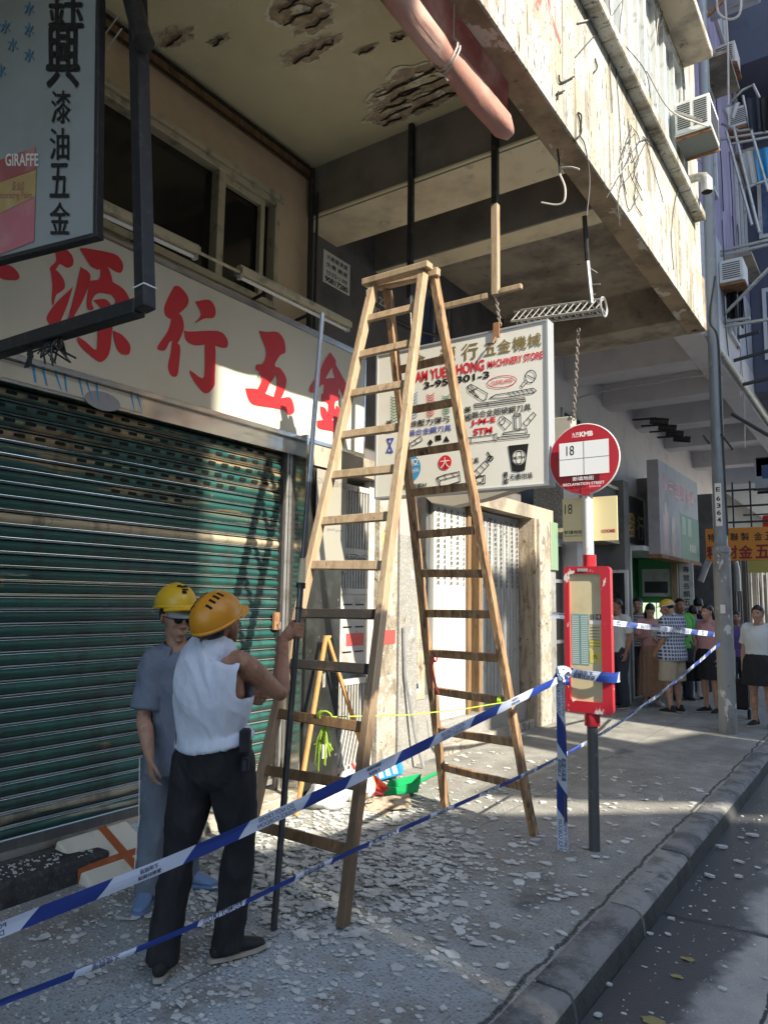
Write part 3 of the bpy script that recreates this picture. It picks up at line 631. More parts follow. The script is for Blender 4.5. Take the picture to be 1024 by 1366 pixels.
g = MB().mat('rust').box((SX+.03, 4.5, 1.36), (SX+.055, 4.56, 1.5)).mat('steel_light').tube([(SX+.06, 4.53, 1.40), (SX+.09, 4.53, 1.42), (SX+.09, 4.53, 1.37), (SX+.06, 4.53, 1.36)], .006); g.build('padlock', sh)
g = MB().mat('shutter_grey').box((-4.6, -4, 2.6), (-4.24, 4.6, 3.05)); g.build('shutter_box', tb)
# polished metal jamb that mirrors the slats
g = MB().mat('stainless').box((-4.25, 4.64, .09), (-3.97, 4.665, 2.98)); g.build('metal_jamb', tb)
g = MB().mat('marble').box((-4.3, 4.668, -.05), (-3.95, 5.12, 2.72)); g.build('marble_pier', tb, bevel=.004)
# stair gate: grey steel frame, bars above and below, letter slots in the middle panels
m = MB().mat('gate_grey'); y0, y1, gx = 5.20, 5.60, -4.02
m.box((gx-.05, 5.125, 0), (gx+.01, y0, 2.72)).box((gx-.05, y1, 0), (gx+.01, 5.70, 2.72))
for z in (.12, .86, 1.0, 1.66, 2.02, 2.6): m.box((gx-.03, y0+.001, z), (gx+.006, y1-.001, z+.05))
m.box((gx-.02, y0+.001, 1.05), (gx-.004, y1-.001, 1.66))
for k in range(9):
    yy = y0+.03+k*.042
    m.box((gx-.014, yy, 1.71), (gx+.0, yy+.014, 2.02)); m.box((gx-.014, yy, 2.07), (gx+.0, yy+.014, 2.6)); m.box((gx-.014, yy, .5), (gx+.0, yy+.014, .86))
for k in range(7): m.bar((gx-.008, y0+.0+k*.05, .17), (gx-.008, y0+.1+k*.05, .5), .02, .012)
for k in range(6): m.bar((gx+.004, y0+.02, 2.06-.05*k), (gx+.004, y0+.36-.05*k, 2.02-.02), .012, .01)
gt = m.build('stair_gate', tb)
m = MB().mat('void').box((gx-.3, y0, 0), (gx-.28, y1, 2.7)); m.build('stairwell', gt)
m = MB().mat('ink_black')
for z in (1.14, 1.36, 1.56):
    for yy in (5.25, 5.43): m.box((gx-.0035, yy, z), (gx-.001, yy+.13, z+.014))
m.mat('plastic_red').box((gx-.003, 5.30, 1.2), (gx+.001, 5.56, 1.31)); m.build('letter_slot', gt)
# tiled pier, scuffed wall, granite pier, plywood
g = MB().mat('dirty_plaster').box((-4.4, 5.705, -.05), (-3.96, 6.02, 2.72)).mat('paper_yellow').box((-3.959, 5.76, 2.1), (-3.956, 5.86, 2.25)).mat('plastic_red').box((-3.959, 5.75, 1.2), (-3.955, 5.99, 1.33)); g.build('plastered_pier', tb)
g = MB().mat('granite_grey').box((-4.4, 6.03, -.05), (-3.94, 6.36, 2.25)).mat('pale_pink_tile').box((-4.4, 6.03, 2.251), (-3.945, 6.36, 2.72)); g.build('granite_pier', tb)
g = MB().mat('ply').box((-4.4, 6.365, .62), (-3.99, 6.60, 2.72)).mat('granite_grey').box((-4.4, 6.365, -.05), (-3.985, 6.9, .615)); g.build('boarded_panel', tb)
g = MB().mat('steel_light').tube([(-3.92, 6.08, 1.35), (-3.91, 6.1, .9), (-3.86, 6.22, .3), (-3.82, 6.3, .02)], .016); g.build('downpipe', tb)
g = MB().mat('void').box((-4.75, 6.6, 0), (-4.7, 9.4, 2.75)); g.build('dark_interior', tb)
def vshutter(y0, y1, mat, inkrows, name):
    m = MB().mat(mat); n = 12; X0 = -4.12
    m.box((X0-.06, y0, .32), (X0-.004, y1, 2.71))
    for k in range(n):          # upright folding leaves
        a = y0+(y1-y0)*k/n; b = y0+(y1-y0)*(k+1)/n
        m.prism([V((X0, a+.004, .36)), V((X0+.012, (a+b)/2, .36)), V((X0, b-.004, .36))], (0, 0, 2.3))
    m.mat('ink_black')
    rr = random.Random(5)
    chars = '承接水電工程安裝冷氣鋁窗門鎖油漆裝修五金機械批發零售'
    for k in range(inkrows):
        yy = y0+(y1-y0)*(k+.5)/inkrows
        for j in range(15 if name == 1 else 9): m.text(rr.choice(chars), (X0+.0155, yy, 2.62-j*.058), Y_, Z_, .046, .05, .02)
    o = m.build('folding_shutter', tb); return o
vshutter(6.98, 7.72, 'shutter_white', 5, 1); vshutter(8.08, 9.22, 'shutter_pale', 7, 1)
# painted graffiti patches on the shutters
g = MB().mat('shutter_grey').box((-4.2, 6.62, .32), (-4.16, 6.97, 2.7)).mat('wood_dark').box((-4.2, 7.725, 0), (-4.09, 7.80, 2.71)).box((-4.2, 8.0, 0), (-4.09, 8.075, 2.71)); g.build('door_post', tb)
g = MB().mat('granite_grey').box((-4.4, 6.91, -.05), (-4.02, 9.25, .315)).mat('dirty_plaster').box((-4.02, 6.91, -.05), (-3.93, 9.25, .10)); g.build('plinth', tb, bevel=.008)
g = MB().mat('ply').box((-4.4, 9.25, -.05), (-3.9, 9.32, 2.73)).mat('dirty_plaster').box((-4.4, 9.325, -.05), (-3.87, 9.72, 2.72)).mat('corr_green').box((-4.4, 9.725, 2.05), (-3.86, 9.98, 2.72)).mat('galv').box((-4.4, 9.725, 0), (-3.9, 9.98, 2.049)); g.build('end_pier', tb, bevel=.006)
g = MB().mat('stained_soffit').box((-4.6, 4.668, 2.725), (-3.93, 9.98, 2.9)); g.build('lintel', tb)
# torn bills and stuck papers on the piers
rq = random.Random(17)
for k in range(34):
    xx, ya, yb = rq.choice([(-3.96, 5.72, 6.0), (-3.94, 6.05, 6.34), (-3.87, 9.34, 9.7), (-3.99, 6.38, 6.58), (-4.012, 5.13, 5.19), (-3.95, 4.7, 5.08)])
    yy, zz2 = rq.uniform(ya, yb-.08), rq.uniform(.25, 2.3); w_, h_ = rq.uniform(.03, .09), rq.uniform(.04, .13)
    P = [(yy, zz2), (yy+w_, zz2+rq.uniform(-.01, .01)), (yy+w_*rq.uniform(.7, 1), zz2+h_), (yy+w_*.5, zz2+h_*rq.uniform(.8, 1.1)), (yy, zz2+h_*rq.uniform(.6, 1))]
    m = MB().mat(rq.choice(['paper', 'dirty_plaster', 'pale_pink_tile', 'tile_white', 'granite_grey'])).prism([V((xx+.0005, a, b)) for a, b in P], (.003, 0, 0))
    if h_ > .08:
        m.mat('shop_mid')
        for q in range(3): m.box((xx+.0037, yy+w_*.15, zz2+h_*(.2+.18*q)), (xx+.0042, yy+w_*.7, zz2+h_*(.24+.18*q)))
    m.build('torn_bill', tb)


# ================================================================== BUILDINGS NEXT DOOR AND ACROSS
nb = thing('lavender_building', (-4.3, 12, 0), 'pale lavender building with white coffered soffit beyond the stained tenement', 'building')
NZ, NX = 5.26, -1.96
g = MB().mat('lav_paint').box((NX-.35, 10.02, NZ), (NX, 24, NZ+.7)).box((-4.5, 10.02, NZ+.001), (NX-.351, 10.35, NZ+.7)); g.build('edge_beam', nb, bevel=.01)
for y0, y1 in ((11.5, 12.0), (13.5, 13.95), (15.6, 16.1), (18, 18.5), (21, 21.5)):
    MB().mat('lav_paint').box((-4.5, y0, NZ+.002), (NX-.352, y1, NZ+.5)).build('beam', nb, bevel=.01)
g = MB().mat('lav_paint').box((-4.6, 10.02, NZ+.42), (NX-.353, 24, NZ+.65)); g.build('soffit', nb)
g = MB().mat('lav_paint').box((-4.9, 10.02, 3.75), (-4.3, 24, NZ+.4)).box((-4.4, 11.0, 0), (-3.95, 11.25, 3.74)); g.build('wall', nb)
m = MB().mat('alu').box((-4.299, 11.3, 3.8), (-4.26, 12.2, 3.86)).box((-4.299, 11.3, 3.86), (-4.26, 11.36, 4.7)).box((-4.299, 12.14, 3.86), (-4.26, 12.2, 4.7)).box((-4.299, 11.3, 4.7), (-4.26, 12.2, 4.76)); f = m.build('window', nb)
MB().mat('glass_dark').box((-4.29, 11.36, 3.86), (-4.28, 12.14, 4.7)).build('pane', f)
# upper facade
g = MB().mat('pale_blue_wall').box((-2.3, 10.02, NZ+.7), (NX-.003, 24, 7.3)).mat('lav_wall').box((-2.3, 10.02, 7.3), (NX-.004, 24, 15)); g.build('facade_wall', nb)
g = MB().mat('galv').tube([(NX+.06, 10.6, NZ+.06), (NX+.06, 14, NZ+.06), (NX+.06, 23, NZ+.06)], .05, 10); g.build('rain_gutter', nb)
for (y0, y1, za, zb) in ((11.1, 11.9, 7.9, 9.6), (11.0, 11.8, 11.2, 13.0), (12.6, 13.5, 5.95, 7.1), (12.4, 13.4, 11.4, 13.2), (13.9, 14.9, 7.8, 9.6), (14.2, 15.2, 11, 13)):
    m = MB().mat('frame_white')
    for a, b in (((y0, za), (y0+.06, zb)), ((y1-.06, za), (y1, zb)), ((y0+.06, zb-.06), (y1-.06, zb)), ((y0+.06, za), (y1-.06, za+.06)), (((y0+y1)/2-.03, za+.06), ((y0+y1)/2+.03, zb-.06))): m.box((NX, a[0], a[1]), (NX+.05, b[0], b[1]))
    f = m.build('window', nb); MB().mat('glass_blue').box((NX+.004, y0+.05, za+.05), (NX+.012, y1-.05, zb-.05)).build('pane', f)
    MB().mat('stained_soffit').box((NX+.001, y0-.1, zb+.05), (NX+.4, y1+.1, zb+.11)).build('window_hood', nb)
# ground floor shops of the lavender building
db = thing('dim_shop_row', (-4.2, 14, 0), 'dim shop fronts with folded doors under the lavender soffit', 'shops')
g = MB().mat('shop_dark').box((-5.6, 10.02, 0), (-5.5, 24, 3.74)).box((-5.49, 10.02, -.02), (-4.3, 24, .012)); g.build('interior', db)
for a, b in (((-4.3, 12.6, 0), (-3.7, 12.9, 3.7)), ((-4.3, 15.6, 0), (-3.4, 16.0, 4.2)), ((-4.3, 18.6, 0), (-3.4, 19.0, 4.2))): MB().mat('shop_mid').box(a, b).build('pier', db)
m = MB().mat('alu')
for yy in (10.4, 10.9, 11.6, 12.15): m.box((-4.2, yy, 0), (-4.14, yy+.05, 2.5))
for z in (2.45, 1.9, 1.0): m.box((-4.2, 10.45, z), (-4.141, 12.15, z+.05))
for k in range(5): m.box((-4.18, 10.95, 1.96+k*.09), (-4.15, 11.6, 2.0+k*.09))
f = m.build('glazed_front', db); MB().mat('glass_dark').box((-4.17, 10.42, .02), (-4.16, 12.18, 2.5)).build('pane', f)
g = MB().mat('frame_white')
for a, b in (((-4.15, 12.2, 0), (-4.1, 12.25, 2.15)), ((-3.6, 12.2, 0), (-3.55, 12.25, 2.15)), ((-4.1, 12.2, 2.1), (-3.6, 12.25, 2.15)), ((-4.1, 12.2, 1.2), (-3.6, 12.25, 1.24))): g.box(a, b)
f = g.build('open_door', db); MB().mat('glass_dark').box((-4.1, 12.215, 0.02), (-3.6, 12.225, 2.1)).build('pane', f)
g = MB().mat('tile_white').box((-4.15, 12.91, 0), (-3.69, 12.96, 2.55)).mat('ink_black')
for j, tx in enumerate(('專業維修', '冷氣工程', '免費檢查')): g.text(tx, (-3.92, 12.908, 2.35-j*.18), X_, Z_, .11, .4, .02)
g.disc((-4.02, 12.907, 1.65), X_, Z_, .08).disc((-3.8, 12.907, 1.65), X_, Z_, .09).text('水', (-3.92, 12.906, 1.4), X_, Z_, .1); g.build('notice_panel', db)
gs = thing('green_shop', (-3.9, 14.5, 0), 'small shop with green walls and lit menu boards behind the people', 'shop')
g = MB().mat('green_paint').box((-4.35, 13.0, 0), (-4.3, 15.55, 2.6)).box((-4.29, 15.5, 0), (-3.45, 15.55, 2.6)); g.build('shop_wall', gs)
g = MB().mat('lit_green').box((-4.28, 15.47, 1.0), (-3.5, 15.495, 2.5)).mat('frame_white').box((-4.2, 15.44, 1.75), (-3.65, 15.465, 2.3)).mat('shop_dark').box((-4.15, 15.425, 1.82), (-3.7, 15.435, 2.05)).mat('lit_shop')
for k in range(4): g.box((-4.2+k*.14, 15.43, 1.3), (-4.09+k*.14, 15.46, 1.62))
g.build('menu_board', gs)
g = MB().mat('wood').box((-3.62, 15.38, 0), (-3.5, 15.46, 2.55)).mat('frame_white').box((-4.29, 13.0, 2.52), (-3.5, 15.4, 2.6)); g.build('door_frame', gs)
g = MB().mat('tile_white').box((-3.46, 15.36, 1.0), (-3.2, 15.39, 2.4)).mat('ink_black')
for j, tx in enumerate('專營各類五金'): g.text(tx, (-3.33, 15.357, 2.28-j*.16), X_, Z_, .12, None, .02)
g.build('price_banner', gs)
# further along: dark fronts down the street
for k, (y0, y1, mt, h) in enumerate(((24.1, 34, 'pale_blue_wall', 16), (34.1, 48, 'lav_paint', 20), (48.1, 70, 'opp_wall', 18), (70.1, 120, 'pale_blue_wall', 24))):
    b = thing('street_block', (-4.3, y0, 0), ('grey', 'pale', 'brown', 'hazy')[k]+' tenement block '+('just past the lavender building', 'second along beyond the lavender building', 'third along beyond the lavender building', 'closing the far end of the street')[k], 'building')
    g = MB().mat(mt).box((-6, y0, 5.2), (-1.95, y1, h)); g.build('upper_floors', b)
    g = MB().mat('shop_dark').box((-6, y0, 0), (-4.3, y1, 5.19)); g.build('shop_front', b)
    for j in range(3):
        yy = y0+(y1-y0)*(j+.5)/3-.6
        f = MB().mat('frame_white').box((-1.949, yy, 7), (-1.92, yy+1.2, 8.4)).build('window', b); MB().mat('glass_blue').box((-1.919, yy+.06, 7.06), (-1.915, yy+1.14, 8.34)).build('pane', f)
rs = random.Random(9)
m = MB()
sf = thing('folded_shop_fronts', (-3.6, 20, 0), 'run of grey metal shop gates and pipes along the far pavement', 'shop fronts')
for k in range(16):
    yy = 16.2+k*.95; m = MB().mat(rs.choice(['shop_mid', 'shop_dark', 'shop_dark', 'dark_wall'])); xx = -3.75-.12*rs.random()
    m.box((xx-.4, yy, 0), (xx, yy+.18, 2.6+rs.random()*.5)); m.mat('shop_mid').tube([(xx+.03, yy+.1, 0), (xx+.03, yy+.1, 3.2)], .03); m.build('gate_post', sf)
g = MB().mat('galv').tube(crom([(-3.5, 17.5, 2.1), (-3.3, 17.6, 2.6), (-2.95, 17.6, 2.75), (-2.8, 17.7, 2.45), (-2.78, 17.7, 1.9)]), .07, 10); g.build('duct', sf)
# across the road: what shades this pavement (tall blocks, and a low one that lets the sun over its roof)
def opp(name, y0, y1, h, lab, x0=9.5, cut=0):
    b = thing(name, (x0, y0, 0), lab, 'building')
    MB().mat('opp_wall').prism([V((x0, y0, 0)), V((x0+10, y0, 0)), V((x0+10, y1-cut, 0)), V((x0, y1, 0))], (0, 0, h)).build('wall', b)
    k = 0; yy = y0+.8
    while yy+1.4 < y1:
        z = 4.4
        while z+1.5 < h: MB().mat('glass_blue').box((x0-.02, yy, z), (x0-.001, yy+1.3, z+1.3)).build('window', b); z += 3.1
        yy += 2.6; k += 1
        if k > 8: break
    return b
opp('opposite_tower', -18, .12, 16.5, 'tall tenement across the road whose edge shades the workers', cut=3.2)
opp('opposite_terrace', .13, 7.15, 7.4, 'low terrace across the road that lets the sun over its roof')
opp('opposite_slab', 7.16, 20, 21, 'tall tenement across the road past the low terrace')
sc = thing('sun_slit_screen', (9.5, 3, 7.4), 'added unseen screen across the road whose gap shapes a sun strip', 'screen')  # unseen, added so its slanted gap throws the sun strip on the pavement
tk = thing('roof_sun_blocker', (9.5, 5, 7.4), 'added unseen block on the low terrace roof that shades the far folding shutter', 'sun blocker')  # unseen, added to shade the second folding shutter; its gap leaves a streak
MB().mat('opp_wall').box((9.6, 4.5, 7.41), (9.9, 5.02, 12.15)).build('wall', tk)  # one side of the added unseen sun blocker
MB().mat('opp_wall').box((9.6, 5.16, 7.41), (9.9, 5.7, 12.25)).build('wall', tk)  # other side of the added unseen sun blocker
MB().mat('opp_wall').box((9.62, 5.02, 11.75), (9.9, 5.16, 12.1)).build('lintel', tk)
def yz(pts): return [V((9.5, a, b)) for a, b in pts]
MB().mat('opp_wall').prism(yz([(.13, 7.405), (.13, 9.6), (.7, 9.5), (1.74, 9.32), (2.34, 8.80), (3.41, 8.10), (4.0, 7.7), (4.2, 7.405)]), (.12, 0, 0)).build('screen_panel', sc)
MB().mat('opp_wall').prism(yz([(4.6, 7.405), (4.3, 7.7), (3.75, 8.12), (2.95, 8.78), (2.5, 9.25), (4.4, 9.22), (5.4, 8.95), (7.1, 8.6), (7.1, 7.405)]), (.12, 0, 0)).build('screen_panel', sc)
# ================================================================== SIGNS OF THE SHOP
# long red-lettered box sign
PX = -4.06
sb = thing('shop_sign', (-4.2, 3, 3.4), 'long cream box sign with big red brush characters above the green shutter', 'sign')
g = MB().mat('sign_white').box((-4.28, -1.5, 2.985), (PX, 5.56, 3.90))
def zp(z, dx, dy, sc): return [(dx+a/sc, dy+b/sc) for a, b in z]
strokes = []
for p in ([(145,65),(165,58),(192,80),(196,105),(180,115),(160,105),(150,118),(135,122),(135,112),(150,95)], [(135,122),(150,120),(170,145),(173,168),(160,180),(150,188),(142,215),(138,200),(140,160)],
          [(195,165),(183,205),(165,250),(150,272),(132,265),(125,245),(150,208)], [(213,65),(225,62),(300,76),(322,92),(329,112),(322,128),(306,124),(284,112),(262,120),(250,115),(240,108)],
          [(215,112),(238,128),(240,150),(222,200),(200,240),(190,268),(176,270),(190,220),(205,160)], [(268,116),(288,114),(300,150),(296,166),(238,168),(240,150),(264,145)],
          [(296,150),(330,172),(348,205),(350,230),(338,244),(298,238),(308,205),(300,190),(290,178)], [(236,160),(292,158),(304,186),(262,182),(244,205),(250,225),(232,222)], [(248,202),(268,198),(284,200),(296,215),(288,224),(266,232),(262,238),(268,222)],
          [(240,236),(302,234),(300,262),(236,262)], [(262,240),(298,240),(297,300),(290,345),(272,365),(255,360),(215,325),(206,300),(228,312),(256,334),(260,290)], [(300,282),(325,294),(346,320),(345,342),(335,347),(318,340),(308,320)],
          [(465,163),(480,165),(502,192),(500,215),(480,235),(462,252),(442,243),(438,220),(450,190)], [(458,246),(480,238),(490,262),(488,285),(472,318),(455,310),(440,335),(420,332),(424,318),(448,282)], [(458,312),(480,322),(478,370),(472,403),(456,402),(448,378),(455,340)],
          [(520,205),(558,200),(575,225),(570,248),(545,250),(518,263),(536,240)], [(490,280),(504,285),(580,283),(605,303),(606,326),(586,327),(560,318),(520,322),(496,308)], [(546,316),(573,318),(573,400),(570,432),(546,450),(516,415),(506,388),(540,410),(546,380)],
          [(0,110),(24,108),(44,122),(52,140),(40,148),(0,142)]):
    strokes.append(zp(p, 0, 300, 2))
for p in ([(357,405),(400,412),(455,412),(490,455),(497,520),(470,535),(440,585),(450,606),(400,632),(345,618),(340,600),(345,585),(378,580),(395,520),(372,450)], [(283,712),(345,716),(400,745),(460,765),(520,760),(540,798),(543,840),(515,853),(490,830),(420,815),(330,800),(300,770)],
          [(345,724),(388,740),(412,690),(440,648),(420,620),(355,625),(372,660)], [(432,768),(472,768),(500,694),(498,650),(462,600),(430,620),(455,668)],
          [(735,520),(765,565),(760,590),(735,615),(700,680),(684,700),(650,735),(624,728),(636,690),(680,620),(702,570)], [(752,556),(775,600),(830,700),(850,735),(842,800),(815,772),(778,700),(750,622)], [(690,662),(772,658),(768,692),(698,694)],
          [(705,680),(775,690),(780,740),(760,800),(765,850),(742,884),(720,874),(725,800),(700,770)], [(690,742),(782,742),(776,778),(695,782)], [(682,808),(712,820),(728,870),(702,882),(686,852)], [(768,800),(792,830),(786,870),(754,892)],
          [(665,885),(720,880),(795,893),(804,938),(795,955),(740,940),(672,925)]):
    strokes.append(zp(p, 256, 340, 4))
g.mat('sign_red')
for i, p in enumerate(strokes):
    q = crom([atx(a, b, PX) for a, b in p+p[:1]], 3)[:-1]; q = [V((PX+.0015+.0004*(i % 12), a.y, a.z)) for a in q]
    g.poly(q if sum((q[k].y*q[(k+1) % len(q)].z-q[(k+1) % len(q)].y*q[k].z) for k in range(len(q))) > 0 else q[::-1])
g.build('panel', sb)
g = MB().mat('stainless').box((-4.29, -1.5, 3.903), (PX+.006, 5.57, 3.955)).box((-4.29, -1.5, 2.95), (PX+.004, 5.57, 2.982)).box((-4.27, 5.562, 2.983), (PX+.004, 5.575, 3.902)); g.build('frame', sb)
g = MB().mat('stainless').box((-4.235, -1.5, 2.82), (-4.10, 4.66, 2.948)); g.build('mirror_strip', sb)
g = MB().mat('sign_white').box((-4.099, 2.05, 2.84), (-4.094, 3.08, 2.945)).mat('ink_cyan')  # reflection of a lettered board, painted on as a white strip with strokes
for k, yy in enumerate((2.3, 2.36, 2.44, 2.5, 2.6, 2.65, 2.72, 2.98, 3.03)): g.prism([V((-4.0935, yy, 2.945)), V((-4.0935, yy+.016, 2.945)), V((-4.0935, yy+.034+.012*(k % 3), 2.855-.004*k)), V((-4.0935, yy+.020+.012*(k % 3), 2.858))], (.001, 0, 0))
g.mat('grey_paint').disc((-4.093, 2.78, 2.85), Y_, Z_, .13, ry=.06); g.build('painted_reflection', sb)

def tube_lamp(y0, y1, z0, z1, lab):
    t = thing('tube_lamp', (-3.95, (y0+y1)/2, z0), lab, 'lamp', 'tube lamps over the shop sign')
    a, b = V((-3.95, y0, z0)), V((-3.95, y1, z1))
    MB().mat('alu_cream').bar(a+Z_*.02, b+Z_*.02, .05, .09).bar(a+Z_*.05, b+Z_*.05, .03, .05).build('housing', t)
    MB().mat('ink_white').tube([a+Z_*-.024, b+Z_*-.024], .014, 10).mat('alu').bar(a-Z_*.02, a+(b-a)*.02-Z_*.02, .04, .04).bar(b-(b-a)*.02-Z_*.02, b-Z_*.02, .04, .04).build('tube', t)
    MB().mat('dark_metal').bar(a+(b-a)*.3+V((-.05, 0, .03)), a+(b-a)*.3+V((-.34, 0, -.02)), .02, .02).build('bracket', t)
    MB().mat('dark_metal').bar(a+(b-a)*.7+V((-.05, 0, .03)), a+(b-a)*.7+V((-.34, 0, -.02)), .02, .02).build('bracket', t)
tube_lamp(2.1, 3.36, 3.99, 4.03, 'dusty tube lamp over the sign partly behind the black hanging frame')
tube_lamp(3.77, 5.14, 4.05, 4.06, 'dusty tube lamp over the sign behind the tip of the steel pole')
o = MB().mat('alu_cream').tube([(-3.94, 3.34, 4.05), (-3.94, 3.79, 4.06)], .012).build('lamp_conduit', loc=(-3.94, 3.5, 4.05)); tag(o, 'thin conduit joining the two tube lamps above the sign', 'conduit')

# hanging sign at the upper left, askew
A = aty(127, 312, 1.85); Lb = None
d = ray(-2, 345); Bp = CAM+d*((A.z-.02-HC)/d.z)     # other end of the lower edge
h = (Bp-A); hl = h.length; h.normalize()
d = ray(131, -20); n_ = h.cross(Z_).normalized(); T = CAM+d*((A-CAM).dot(n_)/d.dot(n_)); u = (T-A).normalized()
hs = thing('hanging_sign', A, 'grey vertical hanging sign with black characters and paint advert beside the black frame', 'sign')
nrm = -h.cross(u).normalized()
if nrm.dot(CAM-A) < 0: nrm = -nrm
def HS(x, y): # photo point -> sign face
    d = ray(x, y); return CAM+d*((A-CAM).dot(nrm)/d.dot(nrm))
Wd = 1.3; Hh = 2.2
g = MB().mat('pale_blue_wall')
MT['hs_face'] = M('hanging_sign_face', (.29, .32, .32), [((.23, .25, .235), 1.2, .4, .75, None), ((.3, .3, .27), 4, .6, .8, None)], rough=.4)
g.mat('hs_face').obox(A+h*Wd/2+u*Hh/2-nrm*.017, h, u, nrm, Wd/2-.015, Hh/2-.01, .015)
g.mat('ink_black')
er = -h
def hst(s, x0, x1, y0, y1, bold=.02, mat='ink_black'):
    c = HS((x0+x1)/2, (y0+y1)/2)+nrm*.003; a = HS(x0, (y0+y1)/2); b = HS(x1, (y0+y1)/2); t_ = HS((x0+x1)/2, y0); b2 = HS((x0+x1)/2, y1)
    g.mat(mat).text(s, c, b-a, t_-b2, (t_-b2).length, (b-a).length, bold)
hst('鈺', 64, 112, -24, 38, .028); hst('興', 62, 107, 30, 118, .03)
for s, x0, x1, y0, y1 in (('漆', 69, 95, 121, 165), ('油', 67, 93, 171, 214), ('五', 67, 93, 218, 264), ('金', 67, 94, 270, 313)): hst(s, x0, x1, y0, y1, .022)
MT['hs_red'] = M('advert_red', (.33, .10, .10), [((.45, .22, .2), 5, .5, .7, None)], rough=.5); MT['hs_yel'] = M('advert_yellow', (.42, .30, .12), [((.5, .4, .22), 6, .5, .7, None)], rough=.5)
MT['hs_pink'] = M('advert_pink', (.48, .16, .19), [((.5, .25, .24), 4, .5, .7, None)], rough=.5); MT['hs_blue'] = M('advert_blue', (.08, .22, .34), rough=.5)
def hsp(mat, pts, o=.002): g.mat(mat).poly([HS(*p)+nrm*o for p in pts])
hsp('hs_red', [(-30, 225), (48, 196), (49, 226), (-30, 254)]); hsp('hs_yel', [(-30, 254.5), (49, 226.5), (48, 262), (-30, 300)]); hsp('hs_pink', [(-30, 300.5), (48, 262.5), (46, 322), (-30, 352)])
hst('GIRAFFE', 8, 52, 205, 222, .02, 'paper'); hst('漆油漆', 17, 34, 242, 255, .01, 'hs_red'); hst('Decorating Paint', -6, 44, 256, 268, .0, 'hs_red')
for (x, y) in ((40, 12), (40, 40), (18, 60), (40, 74), (2, 94), (8, 36)): hst('水', x-7, x+7, y-9, y+9, .02, 'hs_blue')
g.build('panel', hs)
g = MB().mat('black_metal').obox(A+h*Wd/2-nrm*.014-u*.008, h, u, nrm, Wd/2+.02, .012, .022).obox(A-h*.006+u*Hh/2-nrm*.014, h, u, nrm, .010, Hh/2, .022); g.build('frame', hs, bevel=.003)
# black square-tube frame
fr = thing('hanging_bracket', aty(190, 400, 2.02), 'black square tube hanging frame with frayed rags tied to its lower bar', 'frame')
c0 = aty(194, 408, 2.02); c1 = aty(190, 100, 2.02); tip = aty(183, -40, 2.02)
dh = (aty(194, 412, 2.02)-aty(0, 475, 1.98)); dh = V((dh.x, dh.y, 0)); dl = CAM+ray(-20, 473)*((c0.z+.012-HC)/ray(-20, 473).z)
g = MB().mat('black_metal').bar(c0+(c0-c1).normalized()*.02, tip, .07, .07, side=(dl-c0)); g.build('upright', fr, bevel=.006)
dv = (dl-c0).normalized(); g = MB().mat('black_metal').bar(c0+dv*.037, dl+dv*.6, .075, .07, side=Z_); g.build('lower_bar', fr, bevel=.006)
g = MB().mat('black_metal'); a0 = aty(172, -16, 1.98); a1 = aty(192, 58, 1.98); g.tube(crom([a0+Z_*.2+dv*.1, a0, aty(183, 25, 1.98), a1], 5), [.045]*15+[.052], 10); g.build('wrapped_rag', fr)
g = MB().mat('ink_white')
g.bar(c0+(c1-c0).normalized()*.082, c0+(c1-c0).normalized()*.088, .0745, .0745, side=(dl-c0))
g.mat('dark_metal')
rr = random.Random(4)
for k in range(26):
    q = c0+dv*(.62+rr.random()*.14)-Z_*.03
    g.tube([q, q+V((rr.uniform(-.05, .05), rr.uniform(-.03, .03), -.04)), q+V((rr.uniform(-.11, .11), rr.uniform(-.05, .05), -rr.uniform(.05, .13)))], .005, 4)
g.build('frayed_rag', fr)
g = MB().mat('dark_metal')
for k in range(8):
    q = c0+dv*(.9+rr.random()*.03)-Z_*.03
    g.tube([q, q+V((rr.uniform(-.02, .03), 0, -.06)), q+V((rr.uniform(-.02, .05), 0, -.11))], .005, 4)
g.build('frayed_rag', fr)
g = MB().mat('cable_pale')
for (p, q) in (((128, 62), (158, 22)), ((128, 86), (163, 38))): g.tube([aty(*p, 1.95), aty(*q, 1.95)], .004, 5)
tag(g.build('tie_wires', loc=aty(140, 50, 1.95)), 'pair of thin pale stay wires between hanging sign and black frame', 'wire')

# board of the machinery store
BY = 4.95; x0, x1, z0_, z1_ = -3.475, -1.985, 2.455, 3.655
kb = thing('machinery_board', (-2.73, BY, 3.65), 'white machinery shop board with red lettering and tool drawings hung behind the ladder', 'sign')
g = MB().mat('board_white').box((x0, BY, z0_), (x1, BY+.10, z1_))
def Bz(zx, zy): p = aty(500+zx/4.267, 430+zy/4.267, BY-.002); return V((p.x, BY-.002, p.z))
_bn = [0]
def bt(s, a, b, hz, mat, bold=.02):
    p, q = Bz(*a), Bz(*b); m = ((a[0]+b[0])/2, (a[1]+b[1])/2); hh = (Bz(m[0], m[1]-hz/2)-Bz(m[0], m[1]+hz/2)).length
    g.mat(mat).text(s, (p+q)/2-Y_*.001, X_, Z_, hh, abs(q.x-p.x), bold)
def bc(s, c, wz, hz, mat, bold=.03): bt(s, (c[0]-wz/2, c[1]), (c[0]+wz/2, c[1]), hz, mat, bold)
for s, cx, cy, hh in (('金', 245, 218, 85), ('源', 415, 188, 92), ('行', 540, 165, 95), ('五', 655, 152, 72), ('金', 735, 135, 78), ('機', 822, 120, 82), ('械', 906, 102, 78)): bc(s, (cx, cy), hh*.98, hh, 'ink_gold', .035)
